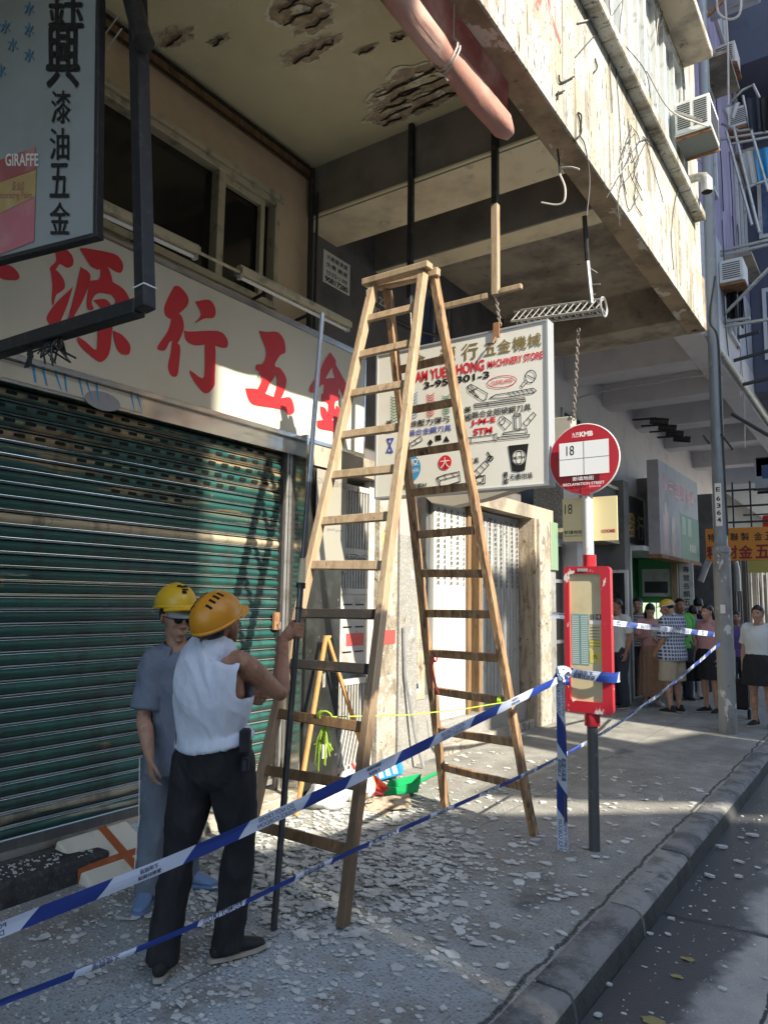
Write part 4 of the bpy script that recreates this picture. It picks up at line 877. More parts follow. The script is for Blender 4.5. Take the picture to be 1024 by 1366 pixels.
bt('KAM YUEN HONG', (203, 315), (622, 245), 62, 'ink_red', .03); bt('MACHINERY STORE', (642, 235), (955, 190), 42, 'ink_red', .03); bt('3-955301-3', (278, 358), (650, 300), 40, 'ink_black', .03)
bt('CLEVELAND', (660, 345), (785, 330), 24, 'ink_red', .01)
bc('美', (528, 497), 40, 38, 'ink_black'); bc('國', (528, 543), 38, 36, 'ink_black'); bt('鎢合金超硬鋼刀具', (552, 522), (888, 487), 40, 'ink_black'); bt('J-M-E', (545, 572), (686, 560), 40, 'ink_red', .035); bt('STM', (560, 625), (668, 612), 38, 'ink_red', .035)
bt('鋼線壓力彈弓', (150, 585), (425, 552), 38, 'ink_black'); bc('美', (80, 575), 36, 36, 'ink_black'); bc('國', (82, 612), 36, 36, 'ink_black'); bt('鎢合金鋼刀具', (192, 632), (435, 598), 38, 'ink_blue')
bc('德', (742, 868), 28, 36, 'ink_black'); bc('國', (744, 905), 28, 30, 'ink_black'); bt('石墨坩堝', (768, 885), (895, 866), 34, 'ink_black'); bt('電', (505, 752), (535, 750), 32, 'ink_black'); bt('子工具', (500, 800), (592, 780), 32, 'ink_black'); bt('瑞典優質鋼材', (132, 942), (294, 926), 30, 'ink_black')
def bl(mat, pts, wd=.006, closed=False): g.mat(mat).stroke([Bz(*p)-Y_*.001 for p in pts], wd, -Y_, closed)
def ell(c, rx, ry, n=28): return [(c[0]+rx*math.cos(6.28318*k/n), c[1]+ry*math.sin(6.28318*k/n)-rx*math.cos(6.28318*k/n)*.12) for k in range(n)]
bl('ink_red', ell((722, 338), 82, 33), .006, True)
for mat, cx, cy, ln in (('ink_green', 112, 490, 75), ('ink_cyan', 222, 472, 75), ('ink_red', 316, 468, 65), ('ink_green', 405, 465, 55)):
    for k in range(9): yv = cy-ln+k*ln/4.5; bl(mat, [(cx-20, yv+8), (cx-8, yv+16), (cx+10, yv+10), (cx+20, yv)], .007)
bl('ink_black', [(525, 365), (545, 352), (640, 405), (632, 440), (610, 445), (535, 395)], .006, True); bl('ink_black', [(525, 365), (590, 425)]); bl('ink_black', [(545, 352), (575, 420)]); bl('ink_black', [(540, 395), (585, 372)])
bl('ink_black', [(652, 432), (685, 412), (735, 405), (900, 375), (917, 390), (900, 402), (735, 430)], .006, True)
for k in range(6): bl('ink_black', [(755+k*26, 400-k*4), (780+k*24, 425-k*5)])
bl('ink_black', [(565, 465), (850, 428), (855, 450), (568, 488)], .006, True); bl('ink_black', [(567, 476), (852, 438)]); bl('ink_black', [(640, 456), (642, 478)])
bl('ink_black', ell((885, 308), 30, 35), .006, True); bl('ink_black', [(858, 325), (828, 362), (838, 370), (868, 338)]); bl('ink_black', [(865, 300), (905, 320)])
bl('ink_black', [(706, 575), (735, 540), (775, 572), (740, 612)], .006, True); bl('ink_black', ell((722, 558), 18, 24), .005, True); bl('ink_black', [(788, 530), (828, 524), (830, 605), (790, 610)], .006, True); bl('ink_black', ell((808, 528), 20, 10), .005, True); bl('ink_black', [(800, 540), (802, 605)])
bl('ink_black', [(842, 575), (900, 512), (915, 528), (862, 592)], .006, True); bl('ink_black', [(870, 545), (885, 560)])
bl('ink_black', [(525, 658), (675, 640), (692, 632), (692, 675), (677, 672), (525, 690)], .006, True); bl('ink_black', [(545, 656), (545, 688)]); bl('ink_black', [(675, 640), (677, 672)]); bl('ink_black', [(728, 630), (862, 605), (865, 630), (728, 640)], .006, True); bl('ink_black', [(698, 655), (878, 638), (876, 652), (700, 670)], .006, True)
bl('ink_black', [(352, 885), (395, 868), (480, 850), (485, 905), (370, 940)], .007, True); bl('ink_black', [(352, 885), (370, 900), (480, 870)]); bl('ink_black', [(370, 900), (370, 940)]); bl('ink_black', [(395, 868), (405, 895)]); bl('ink_black', [(440, 860), (450, 880)])
bl('ink_black', [(555, 860), (625, 790), (648, 812), (580, 885)], .007, True); bl('ink_black', [(575, 842), (600, 865)]); bl('ink_black', [(600, 815), (625, 838)]); bl('ink_black', [(560, 920), (560, 890), (625, 870), (625, 918)], .007, True); bl('ink_black', ell((595, 892), 22, 20), .006, True); bl('ink_black', [(640, 790), (660, 770), (640, 740)], .012); bl('ink_black', ell((655, 775), 16, 14), .008, True)
bl('ink_black', [(198, 690), (260, 648), (270, 672), (210, 705)], .006, True); bl('ink_black', [(225, 672), (240, 690)])
g.mat('ink_black')
for q in ([(300, 685), (315, 665), (330, 682), (314, 705)], [(343, 645), (375, 640), (377, 670), (345, 675)], [(388, 680), (405, 645), (425, 678)]): g.prism([Bz(*p) for p in q], (0, -.001, 0))
g.prism([Bz(*p) for p in ((757, 703), (873, 690), (852, 842), (815, 852), (780, 847))], (0, -.001, 0))
g.mat('board_white').disc(Bz(818, 770)-Y_*.0025, X_, Z_, .055); g.mat('ink_black'); 
for q in (28, 14): g.disc(Bz(818, 770)-Y_*.0035, X_, Z_, .05*q/28+.002, ry=.052, r_in=.05*q/28-.002)
g.text('BELTRA', Bz(818, 770)-Y_*.004, X_, Z_, .02, .1, .02)
g.mat('ink_red').disc(Bz(398, 798)-Y_*.001, X_, Z_, .058); g.mat('board_white'); g.text('大', Bz(398, 798)-Y_*.002, X_, Z_, .085, None, .0); bl('board_white', [(398, 835), (398, 765)], .006)
g.mat('ink_cyan').disc(Bz(205, 832)-Y_*.001, X_, Z_, .09, ry=.105); g.mat('board_white').text('SHO', Bz(208, 795)-Y_*.002, X_, Z_, .05, .12, .02); g.text('BOHLER', Bz(208, 845)-Y_*.002, X_, Z_, .03, .13, .0)
for k in (-1, 0, 1): g.text('—', Bz(205, 815+30*k)-Y_*.0022, X_, Z_, .004, .15)
bl('ink_blue', [(70, 665), (100, 740), (68, 738), (104, 662), (70, 665)], .012)
g.build('panel', kb)
g = MB().mat('grey_paint')
for a, b in (((x0-.015, z0_-.015), (x0, z1_+.015)), ((x1, z0_-.015), (x1+.015, z1_+.015)), ((x0, z1_), (x1, z1_+.015)), ((x0, z0_-.015), (x1, z0_))): g.box((a[0], BY-.008, a[1]), (b[0], BY+.108, b[1]))
g.build('frame', kb)
def chain(pts, r=.004, lk=.035, mat='chain', L=None):
    m = MB().mat(mat); P = [V(p) for p in pts]; k = 0
    for i in range(len(P)-1):
        a, b = P[i], P[i+1]; n = max(1, int((b-a).length/(lk*.72))); t = (b-a).normalized(); s1 = t.cross(X_).normalized(); s2 = t.cross(s1)
        for j in range(n):
            c = a+(b-a)*((j+.5)/n); s = s1 if k % 2 else s2; k += 1
            m.tube([c+t*(lk*.5*math.cos(q))+s*(lk*.27*math.sin(q)) for q in [6.28318*w_/8 for w_ in range(9)]], r, 5, False)
    return m
MB().mat('black_metal').box((-3.187, BY-.025, 4.02), (-3.14, BY+.02, CZ)).build('hanger_rod', kb, bevel=.004)
MB().mat('black_metal').box((-2.412, BY-.026, 4.68), (-2.362, BY+.022, CZ)).mat('wood').box((-2.414, BY-.028, 3.94), (-2.36, BY+.024, 4.679)).build('hanger_rod', kb, bevel=.004)
MB().mat('wood').box((-2.35, BY-.02, 3.945), (-2.17, BY+.015, 3.985)).build('cross_piece', kb, bevel=.004)
MB().mat('wood').box((-2.86, BY-.02, 3.93), (-2.45, BY+.015, 3.975)).build('cross_piece', kb, bevel=.004)
chain([(-2.387, BY, 3.94), (-2.36, BY+.02, 3.70)], .006).mat('rust').box((-2.40, BY-.02, 3.60), (-2.35, BY-.009, 3.72)).tube([(-2.375, BY-.03, 3.6), (-2.39, BY-.05, 3.55)], .008).build('hanger_chain', kb)
MB().mat('chain').tube([(-3.16, BY, 4.03), (-3.15, BY+.02, 3.66)], .006).build('hanger_chain', kb)

# grey rounded sign behind it, hung from a lattice rod
GY = 6.3
gp = thing('rounded_sign', (-2.9, GY, 3.2), 'back of a grey sign with rounded lower edge hung behind the white machinery board', 'sign')
pts = [(-3.95, 2.75), (-3.95, 3.3), (-2.30, 3.28), (-2.305, 2.80), (-2.45, 2.715), (-2.8, 2.66), (-3.15, 2.58), (-3.5, 2.53), (-3.75, 2.58)]
MB().mat('grey_panel').prism([V((a, GY, b)) for a, b in pts], (0, .14, 0)).build('panel', gp, bevel=.006)
g = chain([aty(771, 438, GY), aty(765, 560, GY)], .005, .05); g.build('hanger_chain', gp)
g = MB().mat('galv'); la, lb = V((-2.85, GY, 4.30)), V((-1.985, GY, 4.23)); ring = [V((0, 0, .075)), V((0, .065, -.045)), V((0, -.065, -.045))]
for q in ring: g.tube([la+q, lb+q], .011, 6)
for j in range(13):
    a = la+(lb-la)*(j/13); b = la+(lb-la)*((j+1)/13)
    for i in range(3): g.tube([a+ring[i], b+ring[(i+1) % 3]], .006, 5)
g.tube([lb+V((0, .085*math.cos(q), .085*math.sin(q))) for q in [6.28318*k/24 for k in range(25)]], .010, 6); g.build('lattice_rod', gp)
g = MB().mat('black_metal').tube([aty(779, 288, 6.19), aty(783, 348, GY)], .022, 8).mat('galv').tube([aty(783, 348, GY), aty(786, 378, GY), aty(789, 405, GY)], .02, 7)
for (a, b) in (((786, 358), (796, 364)), ((788, 380), (800, 379)), ((789, 395), (794, 392))): g.tube([aty(*a, GY), aty(*b, GY)], .006, 5)
g.build('hanger_rod', gp)

# rolled awning under the ceiling edge
ra = thing('rolled_awning', (-2.0, 3.4, 4.95), 'rolled red canvas awning tied with cord under the arcade edge', 'awning')
ax = -2.07; m = MB(); vs = []; fs = []; n = 20; ring = 46
for j in range(ring):
    y = -1.2+(4.50+1.2)*j/(ring-1); t = j/(ring-1)
    pinch = 1-.22*math.exp(-((y-3.62)/.07)**2)
    for k in range(n):
        a = 6.28318*k/n; r = .083*pinch*(1+.26*noise.noise(V((math.cos(a)*1.4, math.sin(a)*1.4, y*1.6)))+.14*noise.noise(V((math.cos(a)*4, math.sin(a)*4, y*3))))
        if j == ring-1: r *= .55
        vs.append((ax+r*math.cos(a)*.92+.015*noise.noise(V((0, 0, y))), y, 4.93-.02*t+r*math.sin(a)*1.15+.012*noise.noise(V((3, 0, y*1.3)))))
for j in range(ring-1):
    for k in range(n): fs.append((j*n+k, j*n+(k+1) % n, (j+1)*n+(k+1) % n, (j+1)*n+k))
fs += [tuple(range((ring-1)*n, ring*n))]
m.mat('pink_canvas').add(vs, [tuple(reversed(f)) for f in fs], True); m.build('canvas_roll', ra, ang=80)
m = MB().mat('red_canvas'); m.add([(ax+.02, -1.2, 5.0), (ax+.02, 4.44, 4.98), (ax+.10, 4.3, 5.125), (ax+.10, -1.2, 5.125)], [(0, 1, 2, 3)]).add([(ax-.09, -1.2, 4.92), (ax-.088, 4.46, 4.90), (ax-.04, 4.4, 4.84), (ax-.04, -1.2, 4.85)], [(0, 1, 2, 3)]); m.build('canvas_flap', ra)
m = MB().mat('cable_pale')
for yy in (3.60, 3.63): m.tube([V((ax+.088*math.cos(q), yy+.02*math.sin(q*2), 4.93+.105*math.sin(q))) for q in [6.28318*k/16 for k in range(17)]], .006, 5)
m.tube([(ax+.05, 3.62, 5.0), (ax+.12, 3.5, 5.12)], .004, 4).tube([(ax-.05, 3.64, 4.85), (ax-.02, 3.68, 4.80)], .006, 4); m.build('tie_cord', ra)

# loose wires and brackets of the arcade
def wires(name, lab, cat, lines, mat, r, loc):
    m = MB()
    for L in lines:
        m.mat(L[0] if isinstance(L[0], str) else mat); pts = L[1] if isinstance(L[0], str) else L
        m.tube(crom(pts, 5), r, 5)
    return tag(m.build(name, loc=loc), lab, cat)
e = lambda x, y: atz(x, y, BZ-.01)
wires('dangling_cable', 'black cable stub ending in a bare white hooked wire under the arcade edge', 'cable',
      [('black_metal', [aty(726, 203, 5.2), aty(745, 196, 5.2), aty(765, 187, 5.25)]), ('black_metal', [aty(743, 198, 5.2), aty(745, 215, 5.2), aty(746, 232, 5.2)]), ('cable_pale', [aty(746, 232, 5.2), aty(753, 250, 5.2), aty(752, 268, 5.2), aty(742, 273, 5.2), aty(722, 270, 5.2)]), ('cable_pale', [aty(748, 224, 5.2), aty(760, 223, 5.2), aty(772, 226, 5.2)])], 'cable', .008, aty(745, 200, 5.2))
fw = lambda x, y: V((FX+.012,)+tuple(atx(x, y, FX+.012))[1:])
rr = random.Random(21); L1 = []
for k in range(9):
    cx = 842+rr.uniform(-8, 14); L1.append(('cable' if rr.random() < .8 else 'cable_pale', [fw(cx+rr.uniform(-14, 14), 168+rr.uniform(-12, 20)), fw(cx+rr.uniform(-12, 10), 195+rr.uniform(-10, 10)), fw(cx-rr.uniform(-10, 18), 222+rr.uniform(-12, 12)), fw(cx-rr.uniform(-8, 26), 255+rr.uniform(-20, 20))]))
L1 += [[fw(862, 190), fw(868, 215), fw(880, 255), fw(884, 270)], [fw(826, 195), fw(829, 230), fw(824, 270), fw(826, 302)], [fw(830, 240), fw(838, 280), fw(850, 262)], [fw(846, 178), fw(848, 205), fw(842, 215), fw(838, 190), fw(846, 178)], [fw(850, 230), fw(846, 268), fw(856, 288)]]
wires('wire_tangle', 'tangle of cut black wires hanging on the stained street face', 'wires', L1, 'cable', .0042, fw(845, 200))
wires('facade_cables', 'long loose cables running down the stained street face beside the windows', 'cables',
      [[fw(768, 75), fw(790, 50), fw(815, 22), fw(830, 0)], [fw(812, 0), fw(818, 60), fw(824, 130), fw(828, 200)], [fw(805, 10), fw(812, 80), fw(816, 150)], [fw(830, 0), fw(826, 50), fw(833, 100)], [fw(828, 55), fw(860, 95), fw(868, 135), fw(875, 150)], ('cable_pale', [fw(872, 142), fw(874, 165), fw(872, 180)]), ('cable_pale', [fw(874, 160), fw(895, 215), fw(930, 300)]), [fw(857, 182), fw(880, 205), fw(905, 235), fw(920, 255)], [fw(905, 245), fw(898, 280), fw(895, 320), fw(898, 360)], ('cable_pale', [fw(880, 0), fw(874, 60), fw(876, 100), fw(880, 142)]), [fw(885, 5), fw(878, 40), fw(876, 60)], [fw(906, 120), fw(908, 180), fw(938, 222)], [fw(772, 180), fw(780, 195), fw(786, 240), fw(782, 288)]], 'cable', .005, fw(820, 80))
for lab_, L_ in (('small rusty wire hook below the red brush mark', [[fw(745, 100), fw(748, 110), fw(765, 102)], [fw(744, 122), fw(743, 133)]]), ('bent iron staple under the wire hook on the stained face', [[fw(742, 125), fw(752, 121)]]), ('short curved iron hook beside the tall window cable', [[fw(793, 78), fw(796, 90), fw(792, 96)]]),
    ('white bracket bent out of the stained face under the window ledge', [('cable_pale', [fw(770, 30), fw(787, 24), fw(790, 2)])]), ('thin upright nail high on the stained street face', [[fw(771, 150), fw(775, 155), fw(774, 175)]]), ('iron loop hook at the lower edge of the stained face', [[fw(765, 187), fw(775, 176), fw(770, 150)]])): wires('wall_hook', lab_, 'hook', L_, 'rebar', .0065, fw(760, 110))

# faded red paint strokes on the face
m = MB().mat('sign_red'); MT['faded_red'] = M('faded_red', (.52, .13, .11), [((.75, .6, .5), 8, .5, .75, None)], rough=.9); m.mats = ['faded_red']; m.cur = 0
for P, wd in (([(722, -20), (722, -4), (718, 8)], .05), ([(733, -6), (735, 14), (741, 34), (748, 54)], .045)): m.stroke([V((FX+.002, p.y, p.z)) for p in crom([fw(*q) for q in P], 4)], wd, X_)
tag(m.build('painted_mark', loc=fw(735, 10)), 'faded red brush mark on the stained street face', 'graffiti')

# air conditioner and flue on the face
ac = thing('air_conditioner', (-1.62, 8.75, 7.0), 'white window air conditioner with rusty tray on the stained street face', 'air conditioner')
g = MB().mat('ac_white').box((-1.80, 8.5, 7.02), (-1.42, 9.05, 7.42)).mat('ac_under').box((-1.81, 8.49, 7.0), (-1.41, 9.06, 7.019)); g.build('casing', ac, bevel=.008)
g = MB().mat('dark_metal')
for cx0 in (-1.77, -1.59):
    for k in range(12): g.box((cx0, 8.496, 7.08+k*.026), (cx0+.14, 8.4995, 7.093+k*.026))
g.build('grille', ac)
g = MB().mat('dark_metal')
for k in range(14): g.box((-1.4195, 8.55+k*.034, 7.08), (-1.416, 8.565+k*.034, 7.36))
g.build('side_grille', ac)
MB().mat('rust').bar((-1.8, 8.53, 6.98), (-1.42, 8.53, 6.98), .03, .02).build('bracket', ac)
g = MB().mat('rust').bar((-1.8, 9.0, 6.98), (-1.42, 9.0, 6.98), .03, .02).mat('galv').bar((-1.79, 8.46, 7.3), (-1.5, 8.46, 7.07), .025, .03); g.build('bracket', ac)
o = MB().mat('galv').tube([(-1.8, 9.0, 6.72), (-1.66, 9.0, 6.72), (-1.6, 9.0, 6.70), (-1.57, 9.0, 6.64), (-1.57, 9.0, 6.5)], [.05, .05, .06, .068, .068], 14).mat('void').disc((-1.57, 9.0, 6.4985), X_, -Y_, .06).build('flue_pipe', loc=(-1.7, 9, 6.7)); tag(o, 'silver elbow flue pipe under the white air conditioner', 'pipe')
o = MB().mat('cable_pale').tube(crom([(-1.42, 8.6, 7.05), (-1.5, 8.3, 6.95), (-1.7, 7.8, 6.9), (-1.78, 7.2, 7.0)], 6), .009).build('drain_hose', loc=(-1.5, 8.5, 7)); tag(o, 'pale drain hose looping from the air conditioner tray', 'hose')
o = MB().mat('galv').tube([(-1.93, 9.86, 0.0+BZ), (-1.93, 9.86, 12.4)], .035, 10).mat('lamp_grey').tube([(-1.90, 9.80, BZ+.2), (-1.90, 9.80, 12.4)], .016, 8).build('drain_pipe', loc=(-1.93, 9.86, BZ)); tag(o, 'grey drain pipe at the end of the stained street face', 'pipe')

# shop notices
o = MB().mat('paper').box((-4.419, 5.33, 4.69), (-4.415, 5.76, 5.02)).mat('ink_black')
for j in range(3): o.text(('大搬屋清運', '免費 搬運', '廿四小時')[j], (-4.4145, 5.545, 4.965-j*.08), Y_, Z_, .05, .34, .03)
o.text('90817280', (-4.4145, 5.545, 4.735), Y_, Z_, .06, .37, .04); o = o.build('wall_notice', loc=(-4.415, 5.5, 4.85)); tag(o, 'white paper notice with a phone number on the dark wall', 'notice')
o = MB().mat('dark_wall').box((-4.419, 6.1, 4.62), (-4.41, 6.55, 4.98)).mat('paper').text('122', (-4.409, 6.32, 4.83), Y_, Z_, .09, .2, .02).text('9308', (-4.409, 6.32, 4.7), Y_, Z_, .07, .3, .02).build('number_plate', loc=(-4.41, 6.3, 4.8)); tag(o, 'dark plate with pale numbers on the dark wall beside the ladder top', 'plate')
o = MB().mat('grey_panel'); MT['clear_sheet'] = M('clear_sheet', (.32, .30, .25), rough=.3); o.mats = ['clear_sheet']
o.box((-3.925, 4.72, 1.9), (-3.92, 5.13, 2.70)).mat('shop_mid').text('ENGINEERING', (-3.919, 4.98, 2.6), Y_, Z_, .05, .5, .0, True).text('Machine Tools', (-3.919, 4.98, 2.3), Y_, Z_, .035, .3, .0, True).text('Hong Kong', (-3.919, 4.98, 2.2), Y_, Z_, .03, .22, .0, True)
o = o.build('clear_sheet_sign', loc=(-3.92, 4.9, 2.3)); tag(o, 'smoky clear sheet with reversed lettering on the dark marble pier', 'sign')
# ================================================================== LADDER
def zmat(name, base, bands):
    """wood with darker colour between given heights"""
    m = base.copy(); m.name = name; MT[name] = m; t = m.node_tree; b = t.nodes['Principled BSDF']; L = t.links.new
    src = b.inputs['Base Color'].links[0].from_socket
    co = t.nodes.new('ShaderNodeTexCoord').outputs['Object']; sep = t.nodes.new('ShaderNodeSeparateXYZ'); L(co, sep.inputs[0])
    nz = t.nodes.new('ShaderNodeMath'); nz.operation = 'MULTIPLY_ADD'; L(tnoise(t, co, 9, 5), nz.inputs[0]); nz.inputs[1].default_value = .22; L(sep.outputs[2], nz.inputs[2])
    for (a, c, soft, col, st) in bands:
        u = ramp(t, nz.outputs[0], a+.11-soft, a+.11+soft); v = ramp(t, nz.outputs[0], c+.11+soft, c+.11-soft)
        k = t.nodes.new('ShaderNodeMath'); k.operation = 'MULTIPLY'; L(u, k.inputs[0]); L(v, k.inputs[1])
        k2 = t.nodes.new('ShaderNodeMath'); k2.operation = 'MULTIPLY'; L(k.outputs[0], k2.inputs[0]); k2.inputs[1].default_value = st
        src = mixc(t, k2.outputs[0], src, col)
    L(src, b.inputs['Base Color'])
zmat('ladder_wood', MT['wood'], [(-.5, 1.05, .2, (.11, .07, .042), .85), (1.08, 1.56, .03, (.03, .027, .024), .94)])  # black band paints in a shadow across the front rail; wood below darker
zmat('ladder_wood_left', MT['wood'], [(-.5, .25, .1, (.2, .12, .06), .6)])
mk('wood_back', (.38, .23, .115), [((.22, .125, .065), 3, .4, .6, (7, 7, .7)), ((.46, .33, .21), 6, .54, .66, (9, 9, .6)), ((.08, .05, .03), 5, .56, .68, (3, 3, 1))], rough=.7, bump=.25, bsc=12, bst=(9, 9, .8))
ld = thing('step_ladder', (-2.65, 4.15, 0), 'tall wooden double step ladder standing open on the plaster rubble', 'ladder')
def lerp(a, b, t): return V(a)+(V(b)-V(a))*t
FRa, FRb = V((-2.34, 3.10, .0)), V((-2.565, 4.18, 3.88)); FLa, FLb = V((-3.09, 3.11, .0)), V((-2.985, 4.18, 3.88))
BRa, BRb = V((-2.15, 5.03, 0)), V((-2.53, 4.27, 3.86)); BLa, BLb = V((-2.96, 5.22, 0)), V((-2.925, 4.27, 3.86))
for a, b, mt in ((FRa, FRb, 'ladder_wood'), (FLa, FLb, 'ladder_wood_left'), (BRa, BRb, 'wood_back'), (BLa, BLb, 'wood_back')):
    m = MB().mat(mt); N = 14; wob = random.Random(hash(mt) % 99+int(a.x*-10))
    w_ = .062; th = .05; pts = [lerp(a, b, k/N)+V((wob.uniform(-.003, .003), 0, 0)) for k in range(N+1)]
    t = (b-a).normalized(); sx = (X_-X_.dot(t)*t).normalized(); sy = t.cross(sx)
    vs = []
    for k, p in enumerate(pts):
        q = 1+wob.uniform(-.04, .04)
        for (i, j) in ((-1, -1), (1, -1), (1, 1), (-1, 1)):
            v = p+sx*i*th/2*q+sy*j*w_/2*q
            if k == 0: v.z = 0.006
            vs.append(v)
    fs = [(k*4+i, k*4+(i+1) % 4, k*4+4+(i+1) % 4, k*4+4+i) for k in range(N) for i in range(4)]+[(3, 2, 1, 0), tuple(range(N*4, N*4+4))]
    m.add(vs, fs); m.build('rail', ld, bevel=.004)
for k in range(12):
    z = .335+.2975*k
    for (r0, r1, l0, l1, mt) in ((FRa, FRb, FLa, FLb, 'f'), (BRa, BRb, BLa, BLb, 'b')):
        if k == 11 and mt == 'b': continue
        p = lerp(r0, r1, z/3.88); q = lerp(l0, l1, z/3.88); p.z += .008*math.sin(k*2.1); q.z += .008*math.sin(k*3.7+1)
        d_ = (p-q).normalized()
        mat = 'wood_back' if mt == 'b' else ('wood_black' if k in (3, 4) else 'wood_dark' if k < 3 else 'wood')  # the two black rungs carry the same painted shadow band
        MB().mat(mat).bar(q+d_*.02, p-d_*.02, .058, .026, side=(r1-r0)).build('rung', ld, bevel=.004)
g = MB().mat('wood').bar((-3.06, 4.165, 3.905), (-2.50, 4.165, 3.905), .05, .075).bar((-2.99, 4.24, 3.895), (-2.48, 4.25, 3.885), .06, .05); g.build('top_board', ld, bevel=.006)
g = MB().mat('dark_metal').tube([(-3.01, 4.13, 3.83), (-3.01, 4.13, 3.78)], .012, 8)
g.build('hinge', ld)
p = lerp(BRa, BRb, .93/3.88); q = lerp(FRa, FRb, .95/3.88)*.55+lerp(FLa, FLb, .95/3.88)*.45
g = MB().mat('lime_string').tube([lerp(p, q, 0), lerp(p, q, .3)-Z_*.025, lerp(p, q, .6)-Z_*.03, q], .0035, 5)
for k in range(5): g.tube([q+X_*(.004*k-.008)+V((.034*math.cos(a), .020*math.cos(a+.6), .036*math.sin(a))) for a in [6.28318*w_/10 for w_ in range(11)]], .005, 5)
rr = random.Random(8)
for k in range(12): g.tube([q-Z_*.03, q+V((rr.uniform(-.05, .05), rr.uniform(-.03, .03), -.12)), q+V((rr.uniform(-.10, .09), rr.uniform(-.05, .02), -rr.uniform(.15, .30)))], .004, 4)
for k in range(3): g.tube([p-X_*.08+V((.01*k+.0, .03*math.cos(a), .034*math.sin(a))) for a in [6.28318*w_/10 for w_ in range(11)]], .005, 5)
tag(g.build('lime_string', loc=q), 'lime green string tied between the front and back rungs of the ladder', 'string')
q = lerp(BLa, BLb, 1.2/3.88)+X_*.06
g = MB().mat('plastic_red').tube([q+V((0, .03*math.cos(a), .04*math.sin(a))) for a in [6.28318*w_/10 for w_ in range(11)]], .008, 5).tube(crom([q-Y_*.03, q+V((.0, -.05, -.08)), q+V((.03, -.05, -.2)), q+V((.06, -.04, -.27))], 4), .010, 5)
tag(g.build('red_ribbon', loc=q), 'red plastic ribbon tied on a back rung of the ladder', 'ribbon')
mk('trestle_wood', (.55, .27, .09), [((.42, .2, .07), 5, .5, .7, (8, 8, .8))], rough=.6)
# small trestle by the marble pier
tr = thing('wooden_trestle', (-3.72, 5.0, 0), 'small orange wooden trestle leaning by the dark marble pier', 'trestle')
t0 = V((-3.86, 4.82, 1.30))
for k, ft in enumerate((V((-3.74, 4.36, .012)), V((-3.70, 5.33, .012)))): MB().mat('trestle_wood').bar(ft, t0+Y_*(.02*k-.01), .034, .024, side=Y_).build('leg', tr, bevel=.003)
MB().mat('trestle_wood').bar(t0-Y_*.03+Z_*.005, t0+Y_*.05+Z_*.005, .02, .02).build('ridge', tr)

# ================================================================== BUS STOP
bx, by = -1.705, 4.98
bs = thing('bus_stop', (bx, by, 0), 'red bus stop pole with round route sign and framed timetable', 'bus stop')
MB().mat('pole_dark').tube([(bx, by, 0), (bx, by, .88)], .036, 16).build('lower_pole', bs)
MB().mat('pole_white').tube([(bx-.005, by, 1.86), (bx-.005, by, 2.42)], .036, 16).build('upper_pole', bs)
MB().mat('bus_red').tube([(bx, by, .80), (bx, by, .90)], .052, 16).build('collar', bs); MB().mat('bus_red').tube([(bx, by, 1.85), (bx, by, 1.94)], .046, 16).build('collar', bs)
m = MB(); fx0, fx1, fz0, fz1, fy = -1.868, -1.548, .885, 1.86, by-.055
def rrect(a, b, c, d, r, n=5):
    out = []
    for cx, cz, s in ((b-r, d-r, 0), (a+r, d-r, 1), (a+r, c+r, 2), (b-r, c+r, 3)):
        out += [(cx+r*math.cos(1.5708*(s+k/n)), cz+r*math.sin(1.5708*(s+k/n))) for k in range(n+1)]
    return out
O = rrect(fx0, fx1, fz0, fz1, .03); I = rrect(fx0+.035, fx1-.065, fz0+.075, fz1-.05, .02)
n = len(O); m.mat('bus_red_worn')
m.add([V((a, fy, b)) for a, b in O]+[V((a, fy, b)) for a, b in I]+[V((a, fy+.022, b)) for a, b in I], [(k, k+n, (k+1) % n+n, (k+1) % n) for k in range(n)]+[(k+n, k+2*n, (k+1) % n+2*n, (k+1) % n+n) for k in range(n)])
m.add([V((a, fy, b)) for a, b in O]+[V((a, fy+.05, b)) for a, b in O], [(k, (k+1) % n, (k+1) % n+n, k+n) for k in range(n)]).poly([V((a, fy+.05, b)) for a, b in O])
m.mat('galv').box((-1.77, fy-.004, 1.825), (-1.70, fy-.001, 1.845)).disc((-1.735, fy-.006, 1.835), X_, Z_, .009); m.build('timetable_frame', bs)
ix0, ix1, iz0, iz1 = fx0+.035, fx1-.065, fz0+.075, fz1-.05
g = MB().mat('paper_tan').box((ix0, fy+.018, iz0), (ix1, fy+.021, iz1)); yy = fy+.0165
def pq(mat, x0, z0, x1, z1, o=0): g.mat(mat).add([(x0, yy-o, z0), (x1, yy-o, z0), (x1, yy-o, z1), (x0, yy-o, z1)], [(0, 1, 2, 3)])
W_, H_ = ix1-ix0, iz1-iz0; q = lambda u, v: (ix0+W_*u, iz0+H_*v)
pq('paper_teal', *q(.04, .28), *q(.30, .68)); pq('paper_teal', *q(.32, .28), *q(.58, .68)); pq('paper', *q(.60, .60), *q(.97, .63)); pq('paper_yellow', *q(.60, .30), *q(.97, .40)); pq('paper_yellow', *q(.60, .42), *q(.97, .48))
pq('ink_black', *q(.80, .64), *q(.97, .68)); pq('shop_mid', *q(.64, .64), *q(.76, .68))
for k in range(26): pq('paper', *q(.05, .29+k*.0148), *q(.27, .294+k*.0148), .0006); pq('paper', *q(.34, .29+k*.0148), *q(.55, .294+k*.0148), .0006)
for k in range(7): pq('ink_black', *q(.62, .43+k*.024), *q(.92, .434+k*.024), .0006)
g.mat('paper').text('18', (ix0+W_*.885, yy-.001, iz0+H_*.66), X_, Z_, .022, None, .02); g.mat('ink_black').text('九', (ix0+W_*.78, yy-.001, iz0+H_*.35), X_, Z_, .03, None, .02)
g.build('timetable', bs)
